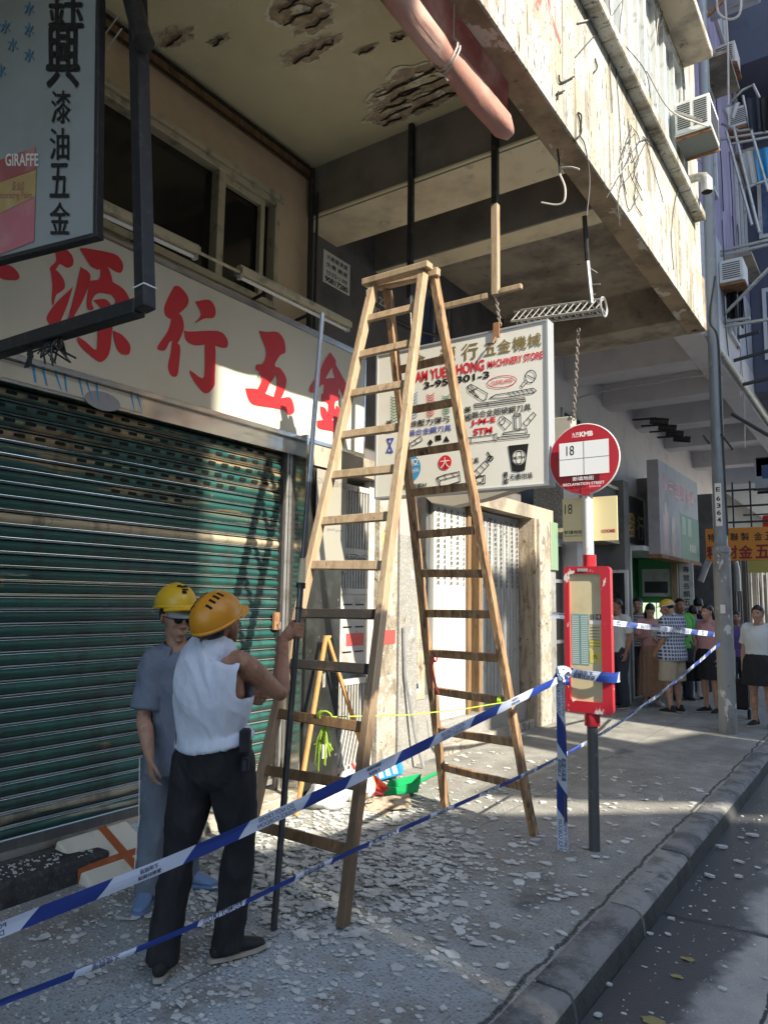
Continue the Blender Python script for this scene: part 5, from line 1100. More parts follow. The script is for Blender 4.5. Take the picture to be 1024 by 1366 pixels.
m = MB().mat('bus_red').disc((bx-.013, by-.042, 2.605), X_, Z_, .243, .018, 56); m.mat('bus_red').box((bx-.035, by-.045, 2.35), (bx+.03, by-.04, 2.44)).mat('frame_white').tube([(bx-.013+.246*math.cos(a), by-.033, 2.605+.246*math.sin(a)) for a in [6.28318*k/48 for k in range(49)]], .006, 6)
yf = by-.0615
m.mat('ink_white').add([(bx-.18, yf, 2.49), (bx+.17, yf, 2.49), (bx+.17, yf, 2.725), (bx-.18, yf, 2.725)], [(0, 1, 2, 3)])
m.mat('ink_black').box((bx-.18, yf-.0008, 2.606), (bx+.17, yf-.0004, 2.6085)).box((bx-.005, yf-.0012, 2.49), (bx-.0025, yf-.001, 2.725)).text('18', (bx-.10, yf-.001, 2.668), X_, Z_, .068, .055, .0)
m.mat('ink_white').text('KMB', (bx+.015, yf, 2.775), X_, Z_, .036, .095, .04).text('九巴', (bx-.062, yf, 2.775), X_, Z_, .036, .05, .03).text('新填地街', (bx-.012, yf, 2.465), X_, Z_, .03, .15, .02).text('RECLAMATION STREET', (bx-.01, yf, 2.428), X_, Z_, .019, .29, .01).text('MONG KOK', (bx+.07, yf, 2.405), X_, Z_, .011, .08, .0)
m.build('round_sign', bs)
m = MB().mat('cream_sign').box((-1.905, by+.04, 2.04), (-1.52, by+.052, 2.345)).mat('shop_mid').tube([(bx, by, 2.2), (bx, by+.045, 2.2)], .02)
yf = by+.0392; m.mat('ink_black').text('18', (-1.862, yf, 2.27), X_, Z_, .07, .055, .0).text('新填地街', (-1.83, yf, 2.105), X_, Z_, .028, .13, .02).text('Reclamation St', (-1.83, yf, 2.08), X_, Z_, .012, .13, .0).mat('bus_red').text('KMB', (-1.565, yf, 2.105), X_, Z_, .024, .06, .03).text('九巴', (-1.615, yf, 2.105), X_, Z_, .024, .034, .03)
m.build('flag_sign', bs)

# ================================================================== LAMP POST
lx, ly = -1.81, 10.39
lp = thing('lamp_post', (lx, ly, 0), 'tall grey steel lamp post with scraped thick base and numbered plate', 'lamp post')
m = MB().mat('lamp_dirty').tube([(lx, ly, 0), (lx, ly, .05), (lx, ly, 2.28)], [.108, .106, .106], 24).tube([(lx, ly, 2.28), (lx, ly, 2.34), (lx, ly, 2.36)], [.114, .114, .085], 24).mat('paper').box((lx-.02, ly-.109, 1.5), (lx+.04, ly-.107, 1.61)); m.build('base_sleeve', lp, ang=35)
m = MB().mat('lamp_grey').tube([(lx, ly, 2.36), (lx+.01, ly, 5), (lx+.03, ly, 12.5)], [.083, .076, .062], 20); m.build('column', lp)
m = MB().mat('paper').box((lx-.035, ly-.092, 2.62), (lx+.045, ly-.086, 3.18)).mat('ink_black')
for k, ch in enumerate('E6364'): m.text(ch, (lx+.005, ly-.0925, 3.1-k*.092-(.03 if k else 0)), X_, Z_, .06, .05, .03)
m.build('number_plate', lp)
m = MB().mat('cable').tube(crom([(lx+.09, ly-.02, 2.5), (lx+.08, ly-.06, 4.0), (lx+.075, ly-.06, 5.1), (lx-.02, ly-.085, 5.4), (lx+.07, ly-.06, 6.0)], 6), .012)
m.mat('black_metal').obox((lx+.13, ly-.05, 3.72), (1, 0, .6), Y_, (-.6, 0, 1), .012, .02, .13).obox((lx-.12, ly-.05, 3.78), (1, 0, .6), Y_, (-.6, 0, 1), .012, .02, .07); m.build('cable_bracket', lp)

# ================================================================== CORDON TAPE
TW = ['POLICE CORDON', '不得越過', 'DO NOT CROSS', '警察封鎖線']
def tape(name, label, pts, widths, mirror=True, blue=.25, white=.33, start=0, twist=None, skew=.35, parent=None, fold=.004, ref=None, text_h=.4, group='police cordon tapes', two=True):
    P = crom(pts, 16); Ls = [0]
    for i in range(1, len(P)): Ls.append(Ls[-1]+(P[i]-P[i-1]).length)
    def at(s):
        s = max(0, min(Ls[-1]-1e-6, s)); i = 0
        lo, hi = 0, len(Ls)-1
        while hi-lo > 1:
            mid = (lo+hi)//2
            if Ls[mid] <= s: lo = mid
            else: hi = mid
        u = (s-Ls[lo])/max(1e-9, Ls[hi]-Ls[lo]); p = P[lo].lerp(P[hi], u); t = (P[hi]-P[lo]).normalized()
        q = s/Ls[-1]*(len(widths)-1); k = min(int(q), len(widths)-2); w_ = widths[k]*(1-(q-k))+widths[k+1]*(q-k)
        rf = ref or Z_; up = (rf-rf.dot(t)*t).normalized()
        a = twist(s/Ls[-1]) if twist else 0
        sd = t.cross(up); up2 = up*math.cos(a)+sd*math.sin(a)
        return p, t, up2, up2.cross(t).normalized(), w_
    def pt(s, v, o=0):
        p, t, u_, n_, w_ = at(s); return p+u_*(v*w_)+n_*(o+fold*(1-abs(v)*2.6)*math.sin(s*7+1))
    m = MB(); s = start; k = 0; rows = [-.5, -.2, .12, .5]; txt = []
    while s < Ls[-1]:
        for mat, ln in (('tape_white', white), ('tape_blue', blue)):
            m.mat(mat); n = 8; sk = skew*(widths[0]+widths[-1])/2
            a, b = s, s+ln
            for r in range(3):
                vs = []
                for j in range(n+1):
                    for v in (rows[r], rows[r+1]): vs.append(pt(a+(b-a)*j/n+v*sk*2, v))
                m.add(vs, [(j*2, j*2+2, j*2+3, j*2+1) for j in range(n)], True)
            if mat == 'tape_white': txt.append((a, b, k)); k += 1
            s = b
    m.mat('tape_text')
    for a, b, k in txt:
        for row, (vc, hh) in enumerate(((.20, text_h*.8), (-.22, text_h*.8)) if two else ((0, text_h*1.2),)):
            body = TW[(k+row*2) % 4]; vs, fs, asp = _text(body, .01); w_ = at((a+b)/2)[4]; tw = min((b-a)*.80, hh*w_*asp*1.05); sg = -1 if mirror else 1
            mid = (a+b)/2
            for sd2 in (1, -1):
                m.add([pt(mid+x*tw*sg*1.0, vc+y*hh, .0012*sd2) for x, y in vs], fs if sd2 == sg else [tuple(reversed(f)) for f in fs])
    o = m.build(name, parent, loc=None if parent else P[0])
    if not parent: tag(o, label, 'cordon tape', group)
    return o
K = atd(748, 905, 4.72)
tape('cordon_tape', 'wide police tape sagging in front of the two workers up to the knotted post', [atd(-60, 1268, 2.25), atd(0, 1241, 2.36), atd(250, 1141, 2.82), atd(460, 1045, 3.4), atd(640, 958, 4.1), K], [.050, .052, .054, .054, .050, .042], start=-.1, skew=.7)
tape('cordon_tape', 'narrow twisted police tape strung low from the pavement corner to the lamp post', [atd(-60, 1362, 2.15), atd(0, 1338, 2.25), atd(240, 1243, 2.72), atd(480, 1131, 3.45), atd(760, 1003, 5.2), atd(880, 925, 7.3), atd(960, 858, 9.25)], [.021, .021, .023, .026, .031, .040, .045], blue=.26, white=.22, start=-.12, skew=.2, text_h=.9, two=False)
tape('cordon_tape', 'police tape stretched behind the timetable frame towards the lamp post', [atd(733, 820, 6.5), atd(790, 826, 6.3), atd(820, 831, 6.6), atd(880, 838, 7.6), atd(952, 846, 9.25)], [.05, .05, .05, .06, .06], blue=.3, white=.4, skew=.5, text_h=.5)
tape('cordon_tape', 'short band of police tape wrapped across the timetable frame', [K+V((.0, -.02, 0)), V((-1.872, by-.075, atd(757, 901, 4.8).z)), V((-1.70, by-.080, 1.135)), V((-1.545, by-.075, 1.13)), V((-1.52, by+.02, 1.13))], [.04, .05, .062, .066, .066], blue=.16, white=.2, skew=.4, text_h=.6, start=.02)
# upright strip taped round a thin stake
st = thing('tape_post', (atz(752, 1138).x, atz(752, 1138).y, 0), 'thin stake wrapped in blue and white police tape with a knot on top', 'post')
b0 = V(st.location); 
MB().mat('pole_dark').tube([b0+Y_*.03, K+Y_*.03+Z_*.02], .008, 8).build('stake', st)
tape('tape_strip', '', [b0+V((0, -.014, .012)), b0+V((-.004, -.016, .3)), b0.lerp(K, .6)+V((.004, -.02, 0)), K+V((0, -.02, -.02))], [.082, .08, .072, .06], mirror=False, blue=.20, white=.27, start=-.05, parent=st, ref=V((-1, .25, 0)), skew=.6, fold=.006, text_h=.5)
m = MB().mat('tape_white'); rr = random.Random(2)
for k in range(9):
    c = K+V((rr.uniform(-.02, .03), rr.uniform(-.02, .02), rr.uniform(-.02, .05))); r1 = rr.uniform(.03, .06); ax_ = V((rr.uniform(-1, 1), rr.uniform(-1, 1), rr.uniform(-.5, .5))).normalized(); u_ = ax_.cross(Z_).normalized(); v_ = ax_.cross(u_)
    ring = [c+(u_*math.cos(a)+v_*math.sin(a)*.8)*r1 for a in [6.28318*j/14 for j in range(15)]]
    m.mat('tape_blue' if k % 3 == 0 else 'tape_white')
    m.add([p+ax_*s*.012 for p in ring for s in (-1, 1)], [(j*2, j*2+2, j*2+3, j*2+1) for j in range(14)], True)
m.build('tape_knot', st)

# ================================================================== THINGS ON THE GROUND
# foam box with brown tape leaning on the step
fb = thing('foam_box', atz(140, 1180), 'white foam box closed with brown tape lying against the shop step', 'box')
q0, q1, q2, q3 = atz(128, 1184, .03), atz(88, 1108, .22), atz(200, 1083, .22), atz(222, 1150, .05)
ex = (q3-q0); ey = (q1-q0); wl, hl_ = ex.length, ey.length; ex.normalize(); ey = (ey-ey.dot(ex)*ex).normalized(); en = ex.cross(ey); en = en if en.z > 0 else -en
wl *= 1.02; hl_ = .47; cc = q0+ex*wl/2+ey*hl_/2-en*.06
MB().mat('foam').obox(cc+en*.0, ex, ey, en, wl/2, hl_/2, .04).build('lid', fb, bevel=.014, seg=2)
MB().mat('foam').obox(cc-en*.075, ex, ey, en, wl/2-.012, hl_/2-.012, .034).build('tray', fb, bevel=.01)
m = MB().mat('tape_brown').obox(cc+en*.0405+ey*-.05, ex, ey, en, wl/2+.002, .026, .0014).obox(cc-ex*(wl/2+.0015)+ey*-.05-en*.02, ex, ey, en, .001, .026, .06).obox(cc+en*.042+ex*.06, ex, ey, en, .026, hl_/2+.002, .0014)
m.build('packing_tape', fb)
# shovels and bags in the lit patch
def pan(name, mat, p, rot, sc, lab):
    t = thing(name, p, lab, 'dustpan'); c, s = math.cos(rot), math.sin(rot)
    def T(x, y, z): return V(p)+V((x*c-y*s, x*s+y*c, z))*sc
    m = MB().mat(mat); th = .006
    P = [(-.14, -.14, .004), (.14, -.14, .004), (.11, .12, .03), (-.11, .12, .03), (-.15, -.12, .05), (.15, -.12, .05), (.12, .14, .12), (-.12, .14, .12)]
    m.add([T(*q) for q in P], [(0, 1, 2, 3), (3, 2, 6, 7), (1, 5, 6, 2), (0, 3, 7, 4)]); m.add([T(x*1.03, y*1.03, z-.003) for x, y, z in P], [(3, 2, 1, 0), (7, 6, 2, 3), (2, 6, 5, 1), (4, 7, 3, 0)]); m.build('pan', t)
    MB().mat(mat).tube([T(0, .13, .08), T(0, .22, .13), T(0, .30, .17)], .014*sc, 8).build('handle', t)
pan('dustpan', 'plastic_green', atz(537, 1058)+Z_*.01, R_(-60), 1.05, 'green plastic dustpan lying on the lit rubble')
pan('dustpan', 'plastic_red', atz(488, 1060)+Z_*.02, R_(60), 1.0, 'red plastic dustpan half hidden behind the ladder leg')
cr = thing('blue_crate', atz(510, 1045), 'bright blue plastic basket tipped over by the dustpans', 'basket')
c_ = atz(512, 1042)+Z_*.09; u_ = V((.8, .5, .3)).normalized(); v_ = V((-.5, .85, 0)).normalized(); w_ = u_.cross(v_)
m = MB().mat('plastic_blue')
m.obox(c_, u_, v_, w_, .15, .012, .07).obox(c_+v_*.16, u_, v_, w_, .15, .012, .07).obox(c_-w_*.07+v_*.08, u_, v_, w_, .15, .07, .008).obox(c_+u_*.15+v_*.08, u_, v_, w_, .008, .068, .07).obox(c_-u_*.15+v_*.08, u_, v_, w_, .008, .068, .07); m.build('shell', cr, bevel=.004)
m = MB().mat('ink_white')
for k in range(4): m.obox(c_-v_*.0125+u_*(-.1+.065*k), u_, v_, w_, .02, .001, .05)
m.build('printed_bar', cr)
def bag(p, r, lab, seed, mat='plastic_bag', sq=.75):
    m = MB().mat(mat); n, k = 18, 28; vs = []
    for i in range(n+1):
        for j in range(k):
            th, ph = math.pi*i/n, 6.28318*j/k; d_ = V((math.sin(th)*math.cos(ph), math.sin(th)*math.sin(ph), math.cos(th)))
            q = 1+.25*noise.noise(d_*1.6+V((seed, 0, 0)))+.13*(1-2*abs(noise.noise(d_*4+V((0, seed, 0)))))
            v = d_*r*q; v.z = max(v.z*sq, -r*.55); vs.append(V(p)+v+Z_*r*.56)
    m.add(vs, [(i*k+j, (i+1)*k+j, (i+1)*k+(j+1) % k, i*k+(j+1) % k) for i in range(n) for j in range(k)], True)
    tag(m.build('rubbish_bag', loc=p, ang=180), lab, 'bag', 'rubbish bags by the pier')
bag(V((-3.74, 4.72, 0)), .15, 'white plastic rubbish bag against the dark marble pier', 1); bag(V((-3.72, 5.06, 0)), .16, 'crumpled white bag of plaster under the hanging lime string', 2)
o = MB().mat('ply').obox(atz(520, 1078)+Z_*.04, (.8, .6, .12), (-.6, .8, .1), (0, 0, 1), .16, .13, .006).obox(atz(505, 1082)+Z_*.03, (.9, .2, -.1), (-.2, .9, .2), (0, 0, 1), .10, .09, .005).mat('wood_dark').bar(atz(482, 1082)+Z_*.02, atz(492, 1070)+Z_*.10, .012, .012).bar(atz(478, 1078)+Z_*.02, atz(496, 1085)+Z_*.08, .01, .01)
tag(o.build('broken_board', loc=atz(515, 1080)), 'broken pieces of board and twigs on the lit plaster rubble', 'board')

# plaster rubble: thin broken flakes, thick under the ladder
rr = random.Random(31)
def flake(m, p, r, th, seed, tilt=.25):
    n = rr.randint(4, 6); a0 = rr.random()*6.28; ax_ = V((rr.uniform(-tilt, tilt), rr.uniform(-tilt, tilt), 1)).normalized(); u_ = ax_.cross(Y_).normalized(); v_ = ax_.cross(u_); el = rr.uniform(.5, 1)
    P = [V(p)+u_*math.cos(a0+6.28318*k/n)*r*rr.uniform(.55, 1.25)+v_*math.sin(a0+6.28318*k/n)*r*el*rr.uniform(.55, 1.25) for k in range(n)]
    m.prism(P, ax_*th)
def dens():
    q = rr.random()
    if q < .52: return V((rr.gauss(-2.75, .42), rr.gauss(3.75, .62), 0))
    if q < .66: return V((rr.gauss(-3.3, .35), rr.gauss(3.0, .7), 0))
    if q < .76: return V((rr.gauss(-3.4, .3), rr.gauss(4.7, .5), 0))
    if q < .90: return V((rr.uniform(-3.85, -1.4), rr.uniform(1.6, 7.5), 0))
    return V((rr.gauss(-2.4, .35), rr.gauss(2.4, .45), 0))
m = MB().mat('plaster_chip'); k = 0
while k < 8500:
    p = dens()
    if not (-3.85 < p.x < -1.22 and 1.2 < p.y < 9.5): continue
    r = .0045+.042*rr.random()**4.2; p.z = .003+.010*noise.noise(V((p.x*.9, p.y*.9, 0)))+.004*noise.noise(V((p.x*4, p.y*4, 1)))
    if p.y < 2.9 and r > .012: r *= .6
    hp_ = math.exp(-((p.x+2.75)/.5)**2-((p.y-3.75)/.7)**2)+.5*math.exp(-((p.x+3.3)/.4)**2-((p.y-3.1)/.6)**2); p.z += rr.random()*.022*hp_
    flake(m, p, r, max(.003, r*.17), k, .16+.12*hp_); k += 1
for k in range(160):
    p = V((-3.90-rr.random()*.2, rr.uniform(1.8, 2.8), .136)); flake(m, p, .004+.014*rr.random()**2, .004, k)
tag(m.build('plaster_rubble', loc=(-2.7, 3.7, 0)), 'scatter of small broken plaster flakes under the ladder and over the pavement', 'rubble', kind='stuff')
m = MB().mat('plaster_chip')
for k in range(420):
    p = V((-1.13+abs(rr.gauss(0, .35)), rr.uniform(1.6, 9), -.118)); flake(m, p, .003+.014*rr.random()**4, .004, k, .1)
tag(m.build('gutter_grit', loc=(-1, 4, -.12)), 'white plaster crumbs scattered along the wet gutter', 'grit', kind='stuff')
CH = [(612, 1247, .035), (812, 1124, .045), (838, 1120, .05), (742, 1182, .03), (700, 1171, .03), (650, 1205, .05), (572, 1207, .045), (345, 1170, .06), (310, 1238, .05), (595, 1183, .035), (660, 1335, .03), (590, 1345, .03), (705, 1223, .028), (715, 1212, .03), (640, 1125, .05), (610, 1100, .06), (780, 990, .04), (816, 1003, .05), (772, 1025, .05), (830, 1028, .04), (864, 1187, .03), (448, 1148, .06), (470, 1170, .05), (425, 1195, .04), (520, 1175, .035), (500, 1225, .04), (380, 1310, .04), (330, 1315, .05), (430, 1330, .04), (355, 1262, .05), (240, 1340, .04), (130, 1295, .05), (60, 1250, .05), (20, 1310, .05), (160, 1225, .04), (545, 1320, .03)]
for px, py, r in CH:
    r *= .62; p = atz(px, py, .010); m = MB().mat('plaster_chip'); flake(m, p, r, r*.28, 0, .2)
    tag(m.build('plaster_chunk', loc=p), 'larger broken flake of grey plaster on the pavement', 'plaster', 'plaster chunks on the pavement')
for px, py, r in ((988, 1118, .04), (985, 1150, .05), (962, 1131, .06), (945, 1169, .055), (984, 1170, .045), (895, 1226, .035), (890, 1247, .03), (866, 1246, .028), (900, 1140, .03), (812, 1314, .03), (797, 1355, .03), (963, 1320, .035), (1003, 1115, .06), (1010, 1158, .03), (966, 1290, .02), (940, 1216, .03)):
    p = atz(px, py, -.115); m = MB().mat('plaster_chip'); flake(m, p, r*.7, r*.25, 0, .15)
    tag(m.build('plaster_chunk', loc=p), 'pale plaster chunk lying on the road beside the kerb', 'plaster', 'plaster chunks in the gutter')
for px, py, r, lab in ((872, 1362, .055, 'large dry yellow leaf on the road beside the kerb'), (917, 1279, .035, 'yellow leaf on the road at the edge of the wet gutter'), (902, 1302, .03, 'small brown leaf on the road at the edge of the wet gutter')):
    p = atz(px, py, -.114); m = MB().mat('leaf_dry'); n = 12; a0 = rr.random()*3; vs = [p+V((0, 0, .004))]+[p+V((math.cos(6.28*k/n+a0)*r*(1+.25*math.sin(k*3)), math.sin(6.28*k/n+a0)*r*.6, .003*math.sin(k*2))) for k in range(n)]
    m.add(vs, [(0, 1+k, 1+(k+1) % n) for k in range(n)], True); tag(m.build('fallen_leaf', loc=p), lab, 'leaf')

# ================================================================== STEEL POLE HELD BY THE WORKER
PB = V((-2.60, 2.885, .0)); 
tt = 1.75; PT = V((-4.2, 3.84, 1.86))+SUN*(1.75/SUN.x); PTr = ray(430, 418)
best = min((k*.01 for k in range(300, 500)), key=lambda dd: (CAM+PTr*dd-(V((-4.2, 3.84, 1.86))+SUN*max(0, ((CAM+PTr*dd).x+4.2)/SUN.x))).length)
PT = CAM+PTr*best
def pole_at(z): return PB+(PT-PB)*((z-PB.z)/(PT.z-PB.z))
sp = thing('steel_pole', PB, 'long jointed steel pole held upright by the worker in the white vest', 'pole')
zj = 1.72
MB().mat('steel_pole').tube([PB, pole_at(zj)], .017, 14).build('lower_section', sp)
MB().mat('steel_pole').tube([pole_at(zj), pole_at(2.25)], .013, 12).mat('steel_light').tube([pole_at(2.25), PT], .0135, 12).build('upper_section', sp)
MB().mat('paper_tan').tube([pole_at(zj-.02), pole_at(zj+.11)], [.022, .017], 14).mat('black_metal').tube([pole_at(zj-.05), pole_at(zj-.02)], .025, 14).tube([pole_at(zj-.16), pole_at(zj-.15)], .021, 14).build('joint_collar', sp)

# ================================================================== SIGNS AND CLUTTER NEXT DOOR
gl = thing('gold_letter_sign', (-3.8, 12.2, 2.6), 'black textured shop sign with gold characters under the lavender soffit', 'sign')
g = MB().mat('mesh_black').box((-4.25, 10.05, 2.66), (-3.8, 14.2, 3.52)).mat('gold')
for k, ch in enumerate('錦興麗發行'): g.text(ch, (-3.797, 11.75+k*.55, 3.0), Y_, Z_, .46, .42, .03)
for k, ch in enumerate('錦昌'): g.text(ch, (-3.797, 11.6+k*.2, 2.74), Y_, Z_, .13, None, .03)
g.build('panel', gl)
g = MB().mat('alu_cream').box((-4.26, 10.05, 3.521), (-3.78, 14.24, 3.57)).box((-4.26, 10.05, 2.6), (-3.78, 14.24, 2.659)).box((-4.26, 14.201, 2.66), (-3.78, 14.24, 3.52)).mat('ink_white').disc((-4.0, 11.2, 2.598), X_, Y_, .05).disc((-4.0, 12.6, 2.598), X_, Y_, .05); g.build('frame', gl)
gb = thing('green_billboard', (-3.3, 15, 3.3), 'white and green shop billboard over the small green shop', 'sign')
bx0 = -3.3
g = MB().mat('billboard_grey').box((-3.5, 13.35, 2.47), (bx0, 16.5, 4.15)).mat('green_paint').box((bx0+.001, 14.9, 2.47), (bx0+.003, 16.5, 3.35)).mat('corr_green').box((bx0+.0035, 15.0, 2.95), (bx0+.0045, 15.3, 3.3)).box((bx0+.0035, 15.5, 2.95), (bx0+.0045, 15.8, 3.3)).mat('plastic_red')
for k, ch in enumerate('中國聯通業'): g.text(ch, (bx0+.004, 14.2+k*.45, 3.75), Y_, Z_, .3, .32, .02)
g.mat('sign_red').text('◇', (bx0+.004, 13.75, 3.8), Y_, Z_, .4, .32, .04).mat('shop_mid')
for k, (yy, zz2, a, b) in enumerate(((13.75, 2.95, .2, .42), (14.3, 2.85, .18, .32))): g.mat('pale_pink_tile').poly([V((bx0+.003+.0006*k, yy+q_.x, zz2+q_.y)) for q_ in blob((0, 0, 0), a, b, 30, .5, k+3)])
g.mat('paper').text('專業服務', (bx0+.004, 15.9, 2.72), Y_, Z_, .16, .6, .02); g.build('panel', gb)
g = MB().mat('rust').box((-3.52, 13.3, 2.40), (bx0+.03, 16.55, 2.466)); g.build('lower_trim', gb)
og = thing('orange_sign', (-2.1, 15, 2.7), 'orange hanging sign with dark red hardware characters beyond the lamp post', 'sign')
g = MB().mat('orange_sign').box((-2.88, 15, 2.42), (-1.45, 15.12, 3.03))
for s, cx, w_ in (('特', -2.78, .12), ('發', -2.58, .12), ('聯', -2.38, .14), ('製', -2.2, .14), ('金', -1.98, .14), ('五', -1.8, .14), ('行', -1.6, .14)): g.mat('ink_black').text(s, (cx, 14.997, 2.86), X_, Z_, .15, w_, .03)
for s, cx in (('料', -2.75), ('材', -2.45), ('金', -2.2), ('五', -1.92), ('行', -1.64)): g.mat('maroon').text(s, (cx, 14.997, 2.58), X_, Z_, .25, .24, .05)
g.build('panel', og)
g = MB().mat('black_metal')
for z in (3.12, 3.42, 3.72): g.box((-2.5, 15.02, z), (-1.3, 15.06, z+.035))
for x in (-2.4, -2.1, -1.75, -1.5): g.box((x, 15.03, 3.04), (x+.03, 15.055, 3.9))
g.box((-1.95, 14.9, 3.95), (-1.6, 15.3, 4.3)); g.build('hanger_frame', og)
g = MB().mat('grey_paint').box((-1.98, 14.9, 3.72), (-1.55, 15.35, 4.28)).mat('glass_blue').box((-1.86, 14.895, 3.9), (-1.68, 14.899, 4.15)); g.v = [v for v in g.v]
ob = thing('condenser_box', (-1.8, 15, 3.7), 'dark boxed condenser on the black frame above the orange sign', 'condenser')
g.build('casing', ob, bevel=.02); MB().mat('black_metal').bar((-2.0, 14.85, 3.70), (-1.5, 14.85, 3.70), .04, .04).build('bracket', ob); MB().mat('black_metal').bar((-2.0, 15.3, 3.70), (-1.5, 15.3, 3.70), .04, .04).build('bracket', ob)
g = MB().mat('black_metal')
lt = thing('spot_lamps', (-3.6, 13, 4.9), 'row of black spotlights under the lavender soffit above the billboard', 'lights')
for k in range(4):
    y = 12.9+k*.55; MB().mat('black_metal').tube([(-3.3, y, 4.75), (-3.0, y+.05, 4.70)], .06, 10).bar((-3.6, y, 4.8), (-3.2, y, 4.78), .03, .03).build('spot_lamp', lt)
bb = MB().mat('box_blue').box((-4.29, 13.0, 3.55), (-4.15, 13.3, 4.0)).build('meter_box', loc=(-4.2, 13.1, 3.8), bevel=.02); tag(bb, 'blue meter box on the wall above the gold character sign', 'box')
o = MB().mat('cable_pale').tube(crom([(-4.25, 11.9, 4.0), (-4.25, 11.9, 4.9), (-4.1, 12.0, 5.1), (-3.0, 12.0, 5.15), (-2.4, 12.02, 5.16), (-2.0, 12.3, 5.2)], 5), .014).build('conduit', loc=(-3, 12, 5)); tag(o, 'pale conduit running across the lavender soffit beams', 'conduit')
for (xa, xb, Y, za, zb, mt, lab_) in ((-2.75, -2.0, 19, 2.35, 2.68, 'paper_yellow', 'small yellow hanging sign under and beyond the orange sign'), (-2.9, -1.8, 23, 3.3, 4.1, 'sign_red', 'red hanging sign further down the pavement'), (-2.6, -1.9, 28, 2.8, 3.6, 'sign_white', 'white hanging sign far down the pavement')):
    t = thing('hanging_sign', ((xa+xb)/2, Y, zb), lab_, 'sign'); MB().mat(mt).box((xa, Y, za), (xb, Y+.12, zb)).build('panel', t); MB().mat('black_metal').box((xa-.5, Y+.04, zb+.02), (xb+.05, Y+.08, zb+.06)).build('hanger_bar', t)
# frames, racks and washing above the far pavement
rk_ = thing('sign_bracket', aty(960, 380, 12.2), 'pale steel sign bracket frame sticking out beside the lamp post', 'bracket')
B2 = lambda x, y, Y=12.2: aty(x, y, Y)
for a, b in (((957, 336), (1060, 312)), ((957, 342), (1060, 318)), ((958, 427), (1052, 330)), ((957, 437), (1060, 420)), ((957, 431), (1000, 424))): MB().mat('galv').tube([B2(*a), B2(*b)], .028, 7).build('bar', rk_)
r2 = thing('sign_bracket', aty(970, 480, 13.5), 'rusty lower bracket bars below the pale sign bracket frame', 'bracket')
for a, b in (((968, 484), (1045, 462)), ((990, 513), (1045, 500)), ((985, 450), (1012, 442)), ((975, 552), (1040, 590))): MB().mat('dark_metal').tube([B2(*a, 13.0), B2(*b, 13.0)], .03, 6).build('bar', r2)
dr = thing('drying_rack', aty(990, 170, 12), 'steel drying rack with hooked rails on the purple wall', 'drying rack')
for L in ([(975, 135), (990, 120), (1004, 113), (1012, 130)], [(962, 165), (985, 175), (1003, 172)], [(990, 128), (1000, 172)], [(978, 170), (1012, 310)], [(968, 175), (1002, 300)], [(1000, 170), (1024, 255)], [(960, 186), (1030, 175)], [(975, 192), (1030, 182)], [(995, 250), (1030, 238)]):
    MB().mat('galv').tube([aty(*q, 12.0) for q in L], .022, 6).build('rail', dr)
def cloth(pxs, mat, lab, Y=12.0):
    P = [aty(*q, Y) for q in pxs]; m = MB().mat(mat); n = 10; k = 10; vs = []
    for i in range(n+1):
        for j in range(k+1):
            u_, v_ = j/k, i/n; p = (P[0]*(1-u_)+P[1]*u_)*(1-v_)+(P[3]*(1-u_)+P[2]*u_)*v_
            vs.append(p+Y_*(.05*math.sin(u_*11+len(lab))*(.3+v_)))
    m.add(vs, [(i*(k+1)+j, i*(k+1)+j+1, (i+1)*(k+1)+j+1, (i+1)*(k+1)+j) for i in range(n) for j in range(k)], True)
    tag(m.build('hanging_cloth', loc=P[0], ang=180), lab, 'washing', 'washing on the racks')
cloth([(962, 147), (986, 136), (978, 158), (970, 160)], 'cloth_pale', 'small pale cloth drooping from the drying rack', 11.9)
cloth([(990, 132), (1012, 128), (1016, 175), (996, 172)], 'cloth_navy', 'dark navy cloth on the upper rail of the drying rack'); cloth([(1012, 132), (1030, 128), (1034, 172), (1016, 178)], 'cloth_black', 'black cloth at the outer end of the drying rack')
cloth([(986, 205), (1003, 200), (1010, 245), (996, 250)], 'cloth_pale', 'pale sheet on the lower drying rails', 12.1); cloth([(1004, 200), (1030, 195), (1034, 240), (1012, 246)], 'ink_cyan', 'light blue sheet on the lower drying rails', 12.15); MT['ink_cyan2'] = MT['ink_cyan']
cloth([(966, 366), (980, 362), (984, 430), (968, 424)], 'cloth_black', 'long black trousers hung under the pale sign bracket', 12.3); cloth([(983, 363), (990, 361), (992, 440), (984, 432)], 'cloth_navy', 'dark strip of washing hung beside the long black trousers', 12.35)
ac2 = thing('air_conditioner', aty(990, 5, 11.5), 'grey air conditioner high on the building beyond the lamp post', 'air conditioner')
c_ = aty(985, -8, 11.3); MB().mat('pale_blue_wall').box((c_.x-.45, 11.0, c_.z-.05), (c_.x+.25, 11.6, c_.z+.45)).build('casing', ac2, bevel=.01); MB().mat('rust').bar(aty(936, 28, 11.02), aty(962, 2, 11.02), .05, .04).build('bracket', ac2)
o = MB().mat('cable_pale').tube(crom([aty(955, 0, 11), aty(958, 18, 11), aty(972, 26, 11), aty(986, 18, 11), aty(988, -10, 11)], 5), .018).tube(crom([aty(966, -5, 11), aty(970, 60, 11), aty(971, 140, 11)], 4), .014).build('loose_cables', loc=aty(960, 10, 11)); tag(o, 'pale cables looping down from the high grey air conditioner', 'cables')
rr = random.Random(77)
